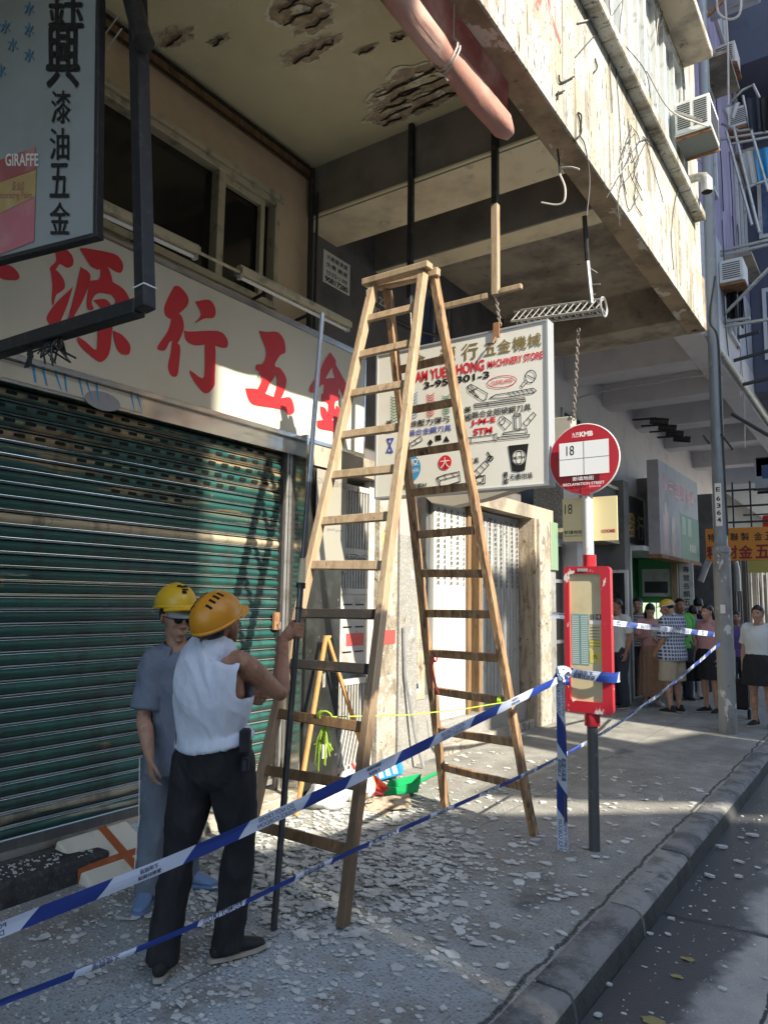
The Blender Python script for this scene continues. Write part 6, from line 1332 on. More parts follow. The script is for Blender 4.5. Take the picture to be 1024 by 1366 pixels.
for (y0, z0_c, lab_) in ((11.95, 6.55, 'small grey air conditioner box low on the pale blue wall beyond the lamp post'), (13.4, 9.95, 'small air conditioner box between the windows of the purple wall'), (12.15, 10.3, 'air conditioner box under the highest windows of the purple wall')):
    t = thing('air_conditioner', (NX, y0, z0_c), lab_, 'air conditioner'); MB().mat('ac_white').box((NX+.003, y0, z0_c), (NX+.34, y0+.5, z0_c+.36)).build('casing', t, bevel=.01)
    m = MB().mat('dark_metal')
    for q in range(8): m.box((NX+.05, y0-.004, z0_c+.05+q*.034), (NX+.30, y0-.001, z0_c+.065+q*.034))
    m.build('grille', t); MB().mat('rust').box((NX+.003, y0+.02, z0_c-.04), (NX+.36, y0+.48, z0_c-.003)).build('bracket', t)
m = MB()
for q in range(9):
    y0 = rr.uniform(10.8, 14); z1 = rr.uniform(6.5, 12); m.mat(rr.choice(['cable', 'cable_pale', 'cable'])).tube(crom([(NX+.02, y0, z1), (NX+.05, y0+rr.uniform(-.2, .2), z1-.8), (NX+.03, y0+rr.uniform(-.3, .3), z1-1.6), (NX+.02, y0+rr.uniform(-.3, .5), z1-2.4)], 4), .009, 5)
tag(m.build('wall_cables', loc=(NX, 12, 8)), 'loose cables hanging down the purple and pale blue wall', 'cables')
# balcony slab of the dark flat above
bd = thing('projecting_flat', (-1.9, 14, 6), 'dark blue projecting flats stacked above the purple wall', 'flats')
MB().mat('navy_wall').box((-1.95, 13.6, 11.2), (-.6, 24, 15.5)).build('upper_flat', bd)
MB().mat('navy_wall').box((-1.95, 15.2, 5.6), (-.95, 24, 11.19)).build('lower_flat', bd)
for (y0, za, zb) in ((15.16, 6.2, 7.6), (15.16, 8.6, 10.4)):
    f = MB().mat('frame_white').box((-1.75, y0-.0, za), (-1.1, y0+.035, zb)).build('window', bd); MB().mat('glass_blue').box((-1.68, y0-.006, za+.08), (-1.45, y0-.001, zb-.08)).box((-1.4, y0-.006, za+.08), (-1.17, y0-.001, zb-.08)).build('pane', f)
# ================================================================== PEOPLE
def loft(m, pts, rad, side, n=16, k=4, cap=True, ends=(1, 1)):
    """smooth tube through pts; rad: (half width along side, half depth) per point; rounded ends"""
    pts = [V(p) for p in pts]; rad = [(r, r) if isinstance(r, (int, float)) else r for r in rad]
    P = crom(pts, k); A = crom([V((a, b, 0)) for a, b in rad], k)
    P = list(P); A = list(A); N = len(P); side = V(side)
    T = [(P[min(i+1, N-1)]-P[max(i-1, 0)]).normalized() for i in range(N)]
    rings = []
    for i in range(N): rings.append((P[i], T[i], A[i].x, A[i].y))
    if cap:
        pre = [(P[0]-T[0]*(min(A[0].x, A[0].y)*q), T[0], A[0].x*s, A[0].y*s) for q, s in ((.92, .3), (.7, .68), (.38, .91))]
        post = [(P[-1]+T[-1]*(min(A[-1].x, A[-1].y)*q), T[-1], A[-1].x*s, A[-1].y*s) for q, s in ((.38, .91), (.7, .68), (.92, .3))]
        rings = (pre if ends[0] else [])+rings+(post if ends[1] else [])
    vs = []
    for p, t, a, b in rings:
        s = side-side.dot(t)*t
        s = s.normalized() if s.length > .02 else t.orthogonal().normalized()
        f = t.cross(s)
        for j in range(n):
            q = 6.28318*j/n; vs.append(p+s*(a*math.cos(q))+f*(b*math.sin(q)))
    R = len(rings)
    fs = [(i*n+j, i*n+(j+1) % n, (i+1)*n+(j+1) % n, (i+1)*n+j) for i in range(R-1) for j in range(n)]+[tuple(reversed(range(n))), tuple(range((R-1)*n, R*n))]
    return m.add(vs, fs, True)
def ellip(m, c, ax, r, n=14, k=20):
    """ellipsoid with axes ax (3 vectors) and radii r"""
    vs = []
    for i in range(n+1):
        for j in range(k):
            th, ph = math.pi*i/n, 6.28318*j/k
            vs.append(V(c)+ax[0]*(r[0]*math.sin(th)*math.cos(ph))+ax[1]*(r[1]*math.sin(th)*math.sin(ph))+ax[2]*(r[2]*math.cos(th)))
    return m.add(vs, [(i*k+j, (i+1)*k+j, (i+1)*k+(j+1) % k, i*k+(j+1) % k) for i in range(n) for j in range(k)], True)
def fuse(m, name, parent, vox, smooth=3, wr=None, keep=None, fn=None):
    """join the lofted pieces of a builder into one continuous skin"""
    org = V(parent.location)
    me = bpy.data.meshes.new('tmp'); me.from_pydata([tuple(p-org) for p in m.v], [], m.f)
    o = bpy.data.objects.new('tmp', me); COL.objects.link(o)
    r = o.modifiers.new('r', 'REMESH'); r.mode = 'VOXEL'; r.voxel_size = vox
    s = o.modifiers.new('s', 'SMOOTH'); s.factor = .5; s.iterations = smooth
    bpy.context.view_layer.update()
    me2 = bpy.data.meshes.new_from_object(o.evaluated_get(bpy.context.evaluated_depsgraph_get()))
    bpy.data.objects.remove(o); bpy.data.meshes.remove(me)
    if wr or keep or fn:
        bm = bmesh.new(); bm.from_mesh(me2); bm.normal_update()
        if keep:
            bmesh.ops.delete(bm, geom=[v for v in bm.verts if not keep(v.co+org)], context='VERTS')
            for _ in range(8):        # even the cut edges
                mv = []
                for v in bm.verts:
                    if v.is_boundary:
                        nb_ = [e.other_vert(v).co for e in v.link_edges if e.is_boundary]
                        if len(nb_) == 2: mv.append((v, v.co*.4+(nb_[0]+nb_[1])*.3))
                for v, c_ in mv: v.co = c_
            bm.normal_update()
        if wr:
            mv = [(v, v.normal*wr(v.co+org, v.normal)) for v in bm.verts]
            for v, d_ in mv: v.co += d_
        bm.to_mesh(me2); bm.free()
    me2.name = name; me2.materials.clear(); me2.materials.append(MT[m.mats[0]])
    me2.polygons.foreach_set('use_smooth', [True]*len(me2.polygons)); me2.update()
    o = bpy.data.objects.new(name, me2); COL.objects.link(o); o.parent = parent
    return o
def hand_open(m, W, d, nrm, side, s=1., curl=.35):
    """relaxed hand: palm and five bent fingers. d: pointing, nrm: back of hand, side: towards the thumb"""
    d, nrm = d.normalized(), nrm.normalized(); side = (side-side.dot(d)*d).normalized(); nrm = d.cross(side) if d.cross(side).dot(nrm) > 0 else -d.cross(side)
    loft(m, [W-d*.01, W+d*.03*s, W+d*.07*s, W+d*.092*s], [(.026*s, .018*s), (.036*s, .016*s), (.040*s, .014*s), (.036*s, .011*s)], side, 12, 3)
    for i, (off, ln) in enumerate(((.030, .072), (.010, .080), (-.011, .074), (-.030, .058))):
        p = W+d*.085*s+side*off*s; dd = d; pts = [p]
        for j in range(3):
            dd = (dd*math.cos(curl)-nrm*math.sin(curl)).normalized(); p = p+dd*ln*s*(.42, .32, .26)[j]; pts.append(p)
        loft(m, pts, [.0088*s, .0084*s, .0078*s, .0062*s], side, 8, 2)
    p = W+d*.025*s+side*.03*s; dd = (d*.62+side*.75-nrm*.25).normalized(); pts = [p, p+dd*.035*s, p+dd*.035*s+(d*.9+side*.25-nrm*.3).normalized()*.032*s, p+dd*.035*s+(d*.95-nrm*.4).normalized()*.058*s]
    loft(m, pts, [.0125*s, .0105*s, .0092*s, .0072*s], nrm, 8, 2)
def hand_grip(m, W, C, axis, rad, s=1., knuckle=None):
    """fist round a rod: W wrist, C point on the rod axis, axis rod direction (towards the thumb)"""
    axis = axis.normalized(); o = (W-C); o = (o-o.dot(axis)*axis).normalized(); t = axis.cross(o)
    if knuckle is not None and t.dot(knuckle) < 0: t = -t
    R = rad+.010*s
    pc = C+o*(R+.010)+t*.012
    loft(m, [W, (W+pc)/2+t*.004, pc, pc+t*.02], [(.026*s, .020*s), (.036*s, .020*s), (.041*s, .017*s), (.038*s, .014*s)], axis, 12, 3)
    for i in range(4):
        a = axis*((1.5-i)*.0205*s+.004)
        pts = [C+a+(o*math.cos(q)+t*math.sin(q))*(R+e) for q, e in ((.35, .012), (1.15, .010), (2.0, .004), (2.9, .001), (3.8, 0), (4.5, .001))]
        loft(m, pts, [.0105*s, .0105*s, .0098*s, .0092*s, .0085*s, .0072*s][:6], axis, 8, 2)
    pts = [pc-t*.02+axis*.03*s, C+axis*.046*s+(o*math.cos(-.7)+t*math.sin(-.7))*(R+.004), C+axis*.05*s+(o*math.cos(-1.7)+t*math.sin(-1.7))*(R+.002), C+axis*.045*s+(o*math.cos(-2.5)+t*math.sin(-2.5))*(R+.003)]
    loft(m, pts, [.014*s, .0115*s, .010*s, .008*s], axis, 8, 2)
def head(m, C, f, u, s=1., jaw=1.):
    """skull, jaw, nose, brow, lips, ears round head centre C (level of the eyes); f: facing, u: up"""
    f = f.normalized(); u = (u-u.dot(f)*f).normalized(); r = f.cross(u)
    at = lambda x, y, z: C+(r*x+f*y+u*z)*s
    ellip(m, at(0, -.012, .028), (r, f, u), (.076*s, .094*s, .094*s))
    loft(m, [at(0, .030, .02), at(0, .040, -.03), at(0, .046, -.075), at(0, .052, -.112)], [(.064*s, .055*s), (.062*s, .048*s), (.051*s*jaw, .040*s), (.027*s*jaw, .022*s)], r, 16, 3)
    loft(m, [at(0, .088, .012), at(0, .100, -.012), at(0, .113, -.036)], [(.009*s, .009*s), (.011*s, .012*s), (.015*s, .011*s)], r, 10, 3)
    for q in (-1, 1):
        ellip(m, at(q*.016, .100, -.040), (r, f, u), (.009*s, .010*s, .008*s), 8, 10)
        loft(m, [at(q*.012, .088, .022), at(q*.034, .085, .026), at(q*.055, .068, .020)], [(.008*s, .007*s)]*3, u, 8, 2)
        ellip(m, at(q*.040, .072, -.030), (r, f, u), (.020*s, .014*s, .018*s), 8, 12)
        ellip(m, at(q*.079, -.010, -.004), (r, (f+r*q*.5).normalized(), u), (.009*s, .019*s, .032*s), 8, 12)
    loft(m, [at(-.022, .082, -.068), at(0, .092, -.065), at(.022, .082, -.068)], [.0065*s, .0085*s, .0065*s], u, 8, 2)
    loft(m, [at(-.019, .082, -.079), at(0, .090, -.080), at(.019, .082, -.079)], [.0065*s, .0088*s, .0065*s], u, 8, 2)
    return r, f, u, at
def wrinkle(amp, sc, st=(1, 1, 1), seed=0):
    def f(p, n):
        q = V((p.x*sc*st[0]+seed+p.z*sc*.35, p.y*sc*st[1]-p.z*sc*.2, p.z*sc*st[2])); wp = noise.noise(q*.5)*1.3; q = q+V((wp, wp, 0))
        return amp*(1.25-2.4*abs(noise.noise(q)))+amp*.5*(.6-1.5*abs(noise.noise(q*2.1)))
    return f
def helmet(par, C, f, u, mat, s=1., vents=True, name='helmet', mark=None):
    f = f.normalized(); u = (u-u.dot(f)*f).normalized(); r = f.cross(u); m = MB().mat(mat); n, k = 14, 36; vs = []
    R = (.110*s, .138*s, .118*s)
    for i in range(n+1):
        th = 1.5708*1.12*i/n
        for j in range(k):
            ph = 6.28318*j/k; x, y, z = math.sin(th)*math.cos(ph), math.sin(th)*math.sin(ph), math.cos(th)
            rib = 1+.030*max(0, 1-abs(x)/.16)*(z > .1)*(1 if abs(y) < .9 else 0)
            vs.append(C+r*x*R[0]*rib+f*y*R[1]*rib+u*(z*R[2]*rib+.028*s))
    fs = [(i*k+j, (i+1)*k+j, (i+1)*k+(j+1) % k, i*k+(j+1) % k) for i in range(n) for j in range(k)]
    m.add(vs, fs, True)
    # rolled rim and peak
    rim = [C+r*math.cos(q)*R[0]*1.0+f*math.sin(q)*R[1]*1.0+u*(.010*s) for q in [6.28318*j/36 for j in range(37)]]
    m.tube(rim, .008*s, 6, False)
    pk = []
    for i in range(5):
        for j in range(13):
            q = R_(25)+R_(130)*j/12; e = 1+.40*(i/4)*math.sin((q-R_(25))/R_(130)*math.pi)**.8
            pk.append(C+r*math.cos(q)*R[0]*(1+.14*i/4*math.sin((q-R_(25))/R_(130)*math.pi))+f*math.sin(q)*R[1]*e+u*(.012-.022*i/4)*s)
    m.add(pk, [(i*13+j, i*13+j+1, (i+1)*13+j+1, (i+1)*13+j) for i in range(4) for j in range(12)], True)
    m.add([p-u*.005 for p in pk], [(i*13+j, (i+1)*13+j, (i+1)*13+j+1, i*13+j+1) for i in range(4) for j in range(12)], True)
    h = m.build(name, par, ang=60)
    g = MB().mat('void')
    if vents:
        for sd in (-1, 1):
            for kk in range(4):
                y, x = (-.55+.24*kk)*.9, .46*sd
                z = math.sqrt(max(0, 1-x*x-y*y)); c = C+r*x*R[0]*1.004+f*y*R[1]*1.004+u*(z*R[2]*1.004+.028*s); nn = (r*x/R[0]+f*y/R[1]+u*z/R[2]).normalized()
                a = nn.cross(f).normalized(); g.obox(c, a, nn.cross(a), nn, .017*s, .0055*s, .002)
    if mark:
        g.mat(mark)
        for (x, y, w_, hh) in ((-.12, .62, .012, .008), (.06, .66, .01, .006), (.2, .58, .012, .008), (.02, .78, .016, .006), (.1, .86, .012, .008)):
            z = math.sqrt(max(0, 1-x*x-y*y)); c = C+r*x*R[0]*1.035+f*y*R[1]*1.035+u*(z*R[2]*1.035+.028*s); nn = (r*x/R[0]+f*y/R[1]+u*z/R[2]).normalized(); a = nn.cross(u).normalized(); g.obox(c, a, nn.cross(a), nn, w_*s, hh*s, .0015)
    if g.v: g.build('vent' if vents else 'printed_mark', h)
    return h
def hair_cap(par, C, f, u, s=1., back=-.06, front=.055, mat='hair', bun=False, long=0):
    f = f.normalized(); u = (u-u.dot(f)*f).normalized(); r = f.cross(u); m = MB().mat(mat)
    n, k = 18, 30; vs = []
    for i in range(n+1):
        for j in range(k):
            th, ph = math.pi*i/n, 6.28318*j/k; d_ = V((math.sin(th)*math.cos(ph), math.sin(th)*math.sin(ph), math.cos(th)))
            q = 1.09+.06*noise.noise(d_*5)
            low = back-long*max(0, -d_.y+.25)       # hair hangs lower at the back
            z = d_.z*.094*q
            lim = front-(.0 if d_.y > .35 else min(1, (.35-d_.y)/.7)*(front-low))
            lim += .016*noise.noise(d_*7)-(.050*d_.x*d_.x if d_.y > .1 else 0)
            if z < lim: z = lim
            vs.append(C+(r*d_.x*.076*q+f*(d_.y*.094*q-.014)+u*(z+.028))*s)
    m.add(vs, [(i*k+j, (i+1)*k+j, (i+1)*k+(j+1) % k, i*k+(j+1) % k) for i in range(n) for j in range(k)], True)
    if bun: ellip(m, C+(f*-.115+u*.03)*s, (r, f, u), (.045*s, .04*s, .045*s), 8, 12)
    if long: loft(m, [C+(f*-.05+u*.02)*s, C+(f*-.085-u*.08)*s, C+(f*-.08-u*(.1+long))*s], [(.075*s, .04*s), (.075*s, .035*s), (.055*s, .02*s)], r, 14, 4)
    return m.build('hair', par, ang=180)
def eyes(par, at, r, f, u, s):
    m = MB().mat('ink_white')
    for q in (-1, 1): ellip(m, at(q*.031, .068, .002), (r, f, u), (.013*s, .012*s, .010*s), 8, 10)
    m.mat('hair')
    for q in (-1, 1): ellip(m, at(q*.031, .077, .001), (r, f, u), (.006*s, .005*s, .006*s), 6, 8); m.bar(at(q*.014, .092, .022), at(q*.048, .083, .024), .006*s, .004*s)
    return m.build('eye', par)
def shoe(m, ank, toe_dir, s=1., sole=True):
    d = V((toe_dir.x, toe_dir.y, 0)).normalized(); r = d.cross(Z_); g0 = V((ank.x, ank.y, m_ground[0]))
    loft(m, [g0-d*.055*s+Z_*.045*s, g0+d*.03*s+Z_*.05*s, g0+d*.11*s+Z_*.038*s, g0+d*.175*s+Z_*.028*s], [(.034*s, .034*s), (.040*s, .040*s), (.045*s, .028*s), (.034*s, .018*s)], r, 14, 4)
    loft(m, [g0-d*.02*s+Z_*.05*s, g0-d*.022*s+Z_*.095*s], [(.036*s, .044*s), (.036*s, .042*s)], r, 12, 2)
    return g0, d, r
m_ground = [0.]
def sole(m, g0, d, r, s=1.):
    P = [g0+d*a*s+r*b*s for a, b in ((-.09, -.02), (-.095, 0), (-.09, .02), (-.03, .036), (.06, .044), (.13, .048), (.19, .03), (.205, 0), (.19, -.03), (.13, -.047), (.06, -.043), (-.03, -.036))]
    m.prism([p+Z_*.004 for p in P], Z_*.018*s)
def person(label, base, face, h=1.68, skin='skin', top=('cloth_pale', .5), bottom=('cloth_navy', 1.), shoes='shoe_black', J=None, girth=1., vox=.012, hf=None, hu=None, group=None, hands=True, hair=None, skirt=None, low=None, name='person', loose=.016, sleeve=None, neck_open=True, vest=False, grip=None, handspec={}, solecol='shoe_sole', wr=.008):
    """standing figure. J overrides joints, given in the figure's own frame (right, forward, up) or, as 'w', in the world"""
    s = h/1.70; fz = V((-math.sin(face), math.cos(face), 0)); rz = V((fz.y, -fz.x, 0)); base = V(base)
    L = {'pelvis': (0, 0, .93), 'waist': (0, .01, 1.06), 'chest': (0, .01, 1.25), 'shline': (0, -.012, 1.385), 'neck': (0, -.012, 1.46), 'head': (0, .022, 1.585),
         'shR': (.172, -.015, 1.375), 'elR': (.225, -.035, 1.10), 'wrR': (.225, .045, .865), 'shL': (-.172, -.015, 1.375), 'elL': (-.225, -.035, 1.10), 'wrL': (-.225, .045, .865),
         'hipR': (.09, 0, .89), 'knR': (.10, .015, .48), 'anR': (.105, -.02, .085), 'hipL': (-.09, 0, .89), 'knL': (-.10, .015, .48), 'anL': (-.105, -.02, .085)}
    W = {k: base+(rz*v[0]+fz*v[1]+Z_*v[2])*s for k, v in L.items()}; toe = {'R': (fz+rz*.22).normalized(), 'L': (fz-rz*.22).normalized()}
    for k, v in (J or {}).items():
        if k in ('toeR', 'toeL'): toe[k[-1]] = V(v).normalized()
        elif isinstance(v, V): W[k] = v
        else: W[k] = base+(rz*v[0]+fz*v[1]+Z_*v[2])*s
    sr = (W['shR']-W['shL']).normalized(); hr = (W['hipR']-W['hipL']).normalized(); g = girth
    t = thing(name, (base.x, base.y, 0), label, 'person', group)
    hf = V(hf) if hf else fz; hu = V(hu) if hu else Z_
    # body: one skin
    m = MB().mat(skin)
    tor = [W['pelvis']-Z_*.06*s, W['pelvis'], W['waist'], W['chest'], W['shline'], W['neck']]
    tr_ = [(.11*s*g, .085*s*g), (.145*s*g, .100*s*g), (.128*s*g, .088*s*g), (.150*s*g, .104*s*g), (.128*s, .068*s), (.056*s, .058*s)]
    loft(m, tor, tr_, sr, 20, 5)
    hr_, hf_, hu_, at = head(m, W['head'], hf, hu, s)
    loft(m, [W['neck']-Z_*.03*s, (W['neck']+W['head'])/2-hf_*.02*s, W['head']-hf_*.015*s-hu_*.02*s], [(.056*s, .058*s), (.052*s, .054*s), (.05*s, .055*s)], sr, 14, 3)
    for q in 'RL':
        a, b, c = W['sh'+q], W['el'+q], W['wr'+q]
        loft(m, [a+(W['shline']-a)*(.34 if vest else .28), a, a.lerp(b, .45), b, b.lerp(c, .28), b.lerp(c, .7), c], [(.044 if vest else .056)*s, .054*s, .046*s*min(g, 1.1), .038*s, .042*s, .033*s, (.028*s, .022*s)], fz, 14, 4)
        hp, kn, an = W['hip'+q], W['kn'+q], W['an'+q]
        loft(m, [hp+Z_*.02, hp.lerp(kn, .3), hp.lerp(kn, .7), kn, kn.lerp(an, .3), kn.lerp(an, .7), an, an-Z_*.03*s], [.088*s*g, .082*s*g, .066*s*g, .055*s, .056*s, .042*s, .036*s, .036*s], hr, 16, 4)
        if hands:
            hs_ = handspec.get(q)
            d_ = (c-b).normalized()
            if hs_ and hs_[0] == 'grip': hand_grip(m, c, hs_[1], hs_[2], hs_[3], s, hs_[4])
            elif hs_: hand_open(m, c, hs_[1], hs_[2], hs_[3], s, hs_[4])
            else: hand_open(m, c, d_, sr*(1 if q == 'R' else -1), fz, s)
    fuse(m, 'body', t, vox, 3 if vox < .009 else 2)
    # shirt
    o = loose
    m = MB().mat(top[0]); lowp = W['pelvis']-Z_*(low if low is not None else .06)*s
    pts = [lowp]+([W['pelvis']] if (low is None or low > .02) else [])+[W['waist'], W['chest'], W['shline'], W['neck']-Z_*.03*s]
    rr_ = [((.154 if vest else .158)*s*g+o*1.35, (.112 if vest else .112)*s*g+o*1.35)]+([(.160*s*g+o, .114*s*g+o)] if (low is None or low > .02) else [])+[(.140*s*g+o, .100*s*g+o), (.160*s*g+o, .114*s*g+o), ((.150 if vest else .142)*s+o*.9, (.092 if vest else .080)*s+o*.9), ((.080 if vest else .066)*s+o*.3, (.078 if vest else .066)*s+o*.3)]
    loft(m, pts, rr_, sr, 22, 5, ends=(0, 1))
    sl = top[1]
    if sl:
        for q in 'RL':
            a, b, c = W['sh'+q], W['el'+q], W['wr'+q]; end = a.lerp(b, sl*2) if sl <= .5 else b.lerp(c, (sl-.5)*2)
            P = [a+(W['shline']-a)*.45, a, a.lerp(b, .35 if sl <= .5 else .5), end] if sl <= .5 else [a+(W['shline']-a)*.45, a, a.lerp(b, .5), b, end]
            loft(m, P, [.06*s+o*.5, .058*s+o*.8, .054*s+o*.9, .050*s+o*1.1] if sl <= .5 else [.06*s+o*.5, .058*s+o*.8, .052*s+o*.8, .046*s+o, .036*s+o], fz, 16, 4, ends=(1, 0))
    keep = None
    NB = W['neck']
    def kp(p):
        if (p-(NB+fz*.03+Z_*.02)).length < (.06 if vest else .078)*s: return False
        if vest:
            for q in 'RL':
                a = W['sh'+q]; out = (a-W['shline']).normalized(); rel = p-W['shline']
                x = rel.dot(out)
                if x > (.158 if q == 'R' else .14)*s+max(0, (a.z-.03-p.z))*.16 and p.z > a.z-.15*s: return False
            if p.z > NB.z+.035: return False
        return True
    shirt = fuse(m, 'vest' if vest else 'shirt', t, vox*1.0, 4, wrinkle(wr, 7, (1, 1, .45), len(label)), kp)
    # trousers, shorts or skirt
    if skirt:
        z1, flare, pleats, amp = skirt; m = MB().mat(bottom[0]); n = 96; rows = 14; vs = []
        for i in range(rows+1):
            u_ = i/rows; zz_ = W['waist'].z*(1-u_)+z1*u_; c = W['waist'].lerp(V((base.x, base.y, z1))+ (W['pelvis']-V((base.x, base.y, W['pelvis'].z)))*.3, u_); c.z = zz_
            a_ = (.135*g+.05*min(1, u_*4))*s*(1+flare*u_); b_ = (.105*g+.05*min(1, u_*4))*s*(1+flare*u_)
            for j in range(n):
                q = 6.28318*j/n; k_ = 1+amp*u_**.5*math.sin(q*pleats+.6*math.sin(3*u_+q))+.03*u_*noise.noise(V((q*2, u_*3, 1)))
                vs.append(c+sr*a_*k_*math.cos(q)+sr.cross(Z_)*b_*k_*math.sin(q))
        m.add(vs, [(i*n+j, i*n+(j+1) % n, (i+1)*n+(j+1) % n, (i+1)*n+j) for i in range(rows) for j in range(n)], True); m.build('skirt', t, ang=180)
    else:
        m = MB().mat(bottom[0]); pl = bottom[1]; o = bottom[2] if len(bottom) > 2 else .014
        loft(m, [W['pelvis']-Z_*.07*s, W['pelvis'], W['waist']-Z_*.008*s], [(.135*s*g+o, .105*s*g+o), (.160*s*g+o*.5, .114*s*g+o*.5), (.149*s*g+o*.2, .105*s*g+o*.2)], hr, 20, 4, ends=(1, 0))
        for q in 'RL':
            hp, kn, an = W['hip'+q], W['kn'+q], W['an'+q]
            if pl > .6: loft(m, [hp+Z_*.02, hp.lerp(kn, .3), hp.lerp(kn, .7), kn, kn.lerp(an, .35), kn.lerp(an, .7), kn.lerp(an, 1.0)-Z_*.035*s], [.090*s*g+o*.7, .084*s*g+o, .070*s*g+o*1.2, .060*s+o*1.3, .060*s+o*1.4, .056*s+o*1.5, .056*s+o*1.6], hr, 18, 4, ends=(1, 0))
            else: loft(m, [hp+Z_*.02, hp.lerp(kn, .4), hp.lerp(kn, pl*2)], [.090*s*g+o, .088*s*g+o*1.6, .085*s*g+o*2.2], hr, 18, 4, ends=(1, 0))
        fuse(m, 'trousers' if pl > .6 else 'shorts', t, vox, 3, wrinkle(.007, 8, (1, 1, .6), 3))
    # shoes
    for q in 'RL':
        m_ground[0] = W['an'+q].z-.085*s; m = MB().mat(shoes); g0, d_, r_ = shoe(m, W['an'+q], toe[q], s); sh_ = fuse(m, 'shoe', t, max(vox, .008), 2)
        m = MB().mat(solecol); sole(m, g0, d_, r_, s); m.build('sole', sh_)
    return t, W, at, (hr_, hf_, hu_), s, fz, rz

RTh = V((RT.x, RT.y, 0)).normalized(); FWh = V((FW.x, FW.y, 0)).normalized()
# ---- the worker in the white vest, seen from behind, gripping the steel pole
bpos = V((-2.70, 2.50, 0)); GP = pole_at(1.447)
hfT = (RTh*.44+FWh*.76+Z_*.46); huT = (Z_*.95-RTh*.25-FWh*.36)
faceT = R_(2)
el = atd(374, 925, 3.43); shR = atd(322, 884, 3.26)
wr = GP+(el-GP).normalized()*.02+V((-.035, -.065, -.03))
JT = dict(pelvis=atd(286, 1000, 3.33), waist=atd(283, 965, 3.33), chest=atd(284, 920, 3.31), shline=atd(286, 876, 3.30), neck=atd(289, 860, 3.30), head=atd(291, 830, 3.30),
          shR=shR, elR=el, wrR=wr, shL=atd(252, 880, 3.42), elL=atd(262, 935, 3.66), wrL=atd(318, 925, 3.66),
          hipR=atd(307, 1018, 3.32), hipL=atd(262, 1018, 3.37), knR=atd(320, 1125, 3.36), knL=atd(240, 1135, 3.30), anR=atz(304, 1252, .09), anL=atz(216, 1272, .09), toeR=(atz(352, 1245)-atz(296, 1262)), toeL=(FWh*.98-RTh*.15))
tT, W, at, ax3, s, fz, rz = person('worker in a white vest and black trousers seen from behind gripping the steel pole', bpos, faceT, 1.66, 'skin_dark', ('cloth_white', 0), ('cloth_black', 1., .007), J=JT, vox=.0055, hf=hfT, hu=huT, low=-.045, vest=True, loose=.020, girth=1.10, wr=.009,
    handspec={'R': ('grip', GP, (PT-PB), .017, FWh*.4+RTh*.9), 'L': ('open', RTh*.9-Z_*.2, FWh*-1, Z_, .45)})
hair_cap(tT, W['head'], ax3[1], ax3[2], s, back=-.075, front=.05)
helmet(tT, W['head'], ax3[1], ax3[2], 'helmet_orange', s*.98)
g = MB().mat('cloth_black').obox(atd(327, 988, 3.20), RTh, FWh, Z_, .022, .03, .05).mat('cloth_navy').obox(atd(327, 1020, 3.22), RTh, FWh, Z_, .016, .02, .03); g.build('belt_pouch', tT, bevel=.008)
# ---- the older man beside him, facing this way
hfO = (RTh*.66-FWh*.72-Z_*.10)
D = 4.02; bO = V((-3.52, 2.86, 0))
JO = dict(pelvis=atd(232, 1000, D), waist=atd(234, 960, D), chest=atd(237, 915, D), shline=atd(239, 874, D), neck=atd(236, 858, D), head=atd(235, 824, D-.02),
          shR=atd(207, 884, D-.05), elR=atd(192, 957, D-.12), wrR=atd(200, 1012, D-.22), shL=atd(276, 884, D+.04), elL=atd(306, 950, D-.08), wrL=atd(335, 922, D-.2),
          hipR=atd(212, 1012, D-.02), hipL=atd(246, 1014, D+.05), knR=atd(205, 1100, D-.06), knL=atd(250, 1095, D+.10), anR=atz(197, 1182, .09), anL=atz(250, 1160, .09), toeR=(RTh*.05-FWh*1), toeL=(RTh*1-FWh*.25))
tO, W, at, ax3, s, fz, rz = person('older man in a grey polo shirt and yellow helmet facing the street beside the shutter', bO, math.atan2(-(RTh*.4-FWh).x, (RTh*.4-FWh).y), 1.64, 'skin', ('cloth_polo', .42), ('cloth_denim', 1., .008), 'shoe_blue', J=JO, girth=.86, vox=.006, hf=hfO, low=.12, loose=.020,
    handspec={'L': ('open', RTh*.85+Z_*.15, Z_, FWh*-.4+Z_*.8, .3), 'R': ('open', Z_*-1+RTh*.12, RTh*-.8-FWh*.3, RTh*.6-FWh*.8, .4)}, solecol='shoe_blue')
hair_cap(tO, W['head'], ax3[1], ax3[2], s, back=-.06, front=.06)
eyes(tO, at, *ax3, s)
helmet(tO, W['head']+Z_*.046-ax3[1]*.012, ax3[1]+Z_*.14, ax3[2], 'helmet_yellow', s, vents=False, mark='void')
m = MB().mat('grey_paint'); r_, f_, u_ = ax3; pk = []
for i in range(4):
    for j in range(11):
        q = R_(30)+R_(120)*j/10; e = 1+.75*(i/3)*math.sin((q-R_(30))/R_(120)*math.pi); pk.append(at(0, 0, 0)+r_*math.cos(q)*.085*s+f_*(math.sin(q)*.098*e-.0)*s+u_*(.050-.030*i/3-.012*math.cos(q)**2)*s)
m.add(pk, [(i*11+j, i*11+j+1, (i+1)*11+j+1, (i+1)*11+j) for i in range(3) for j in range(10)], True).add([p-u_*.004 for p in pk], [(i*11+j, (i+1)*11+j, (i+1)*11+j+1, i*11+j+1) for i in range(3) for j in range(10)], True); m.build('cap_peak', tO)
m = MB().mat('lens')
for q in (-1, 1): m.disc(at(q*.034, .098-.004, .0), r_, u_, .026*s, .004, 20, ry=.021*s).tube([at(q*.058, .092, .006), at(q*.078, .03, .008), at(q*.082, -.02, .004)], .003, 6)
m.tube([at(-.01, .100, .004), at(.01, .100, .004)], .003, 6); m.build('glasses', tO)
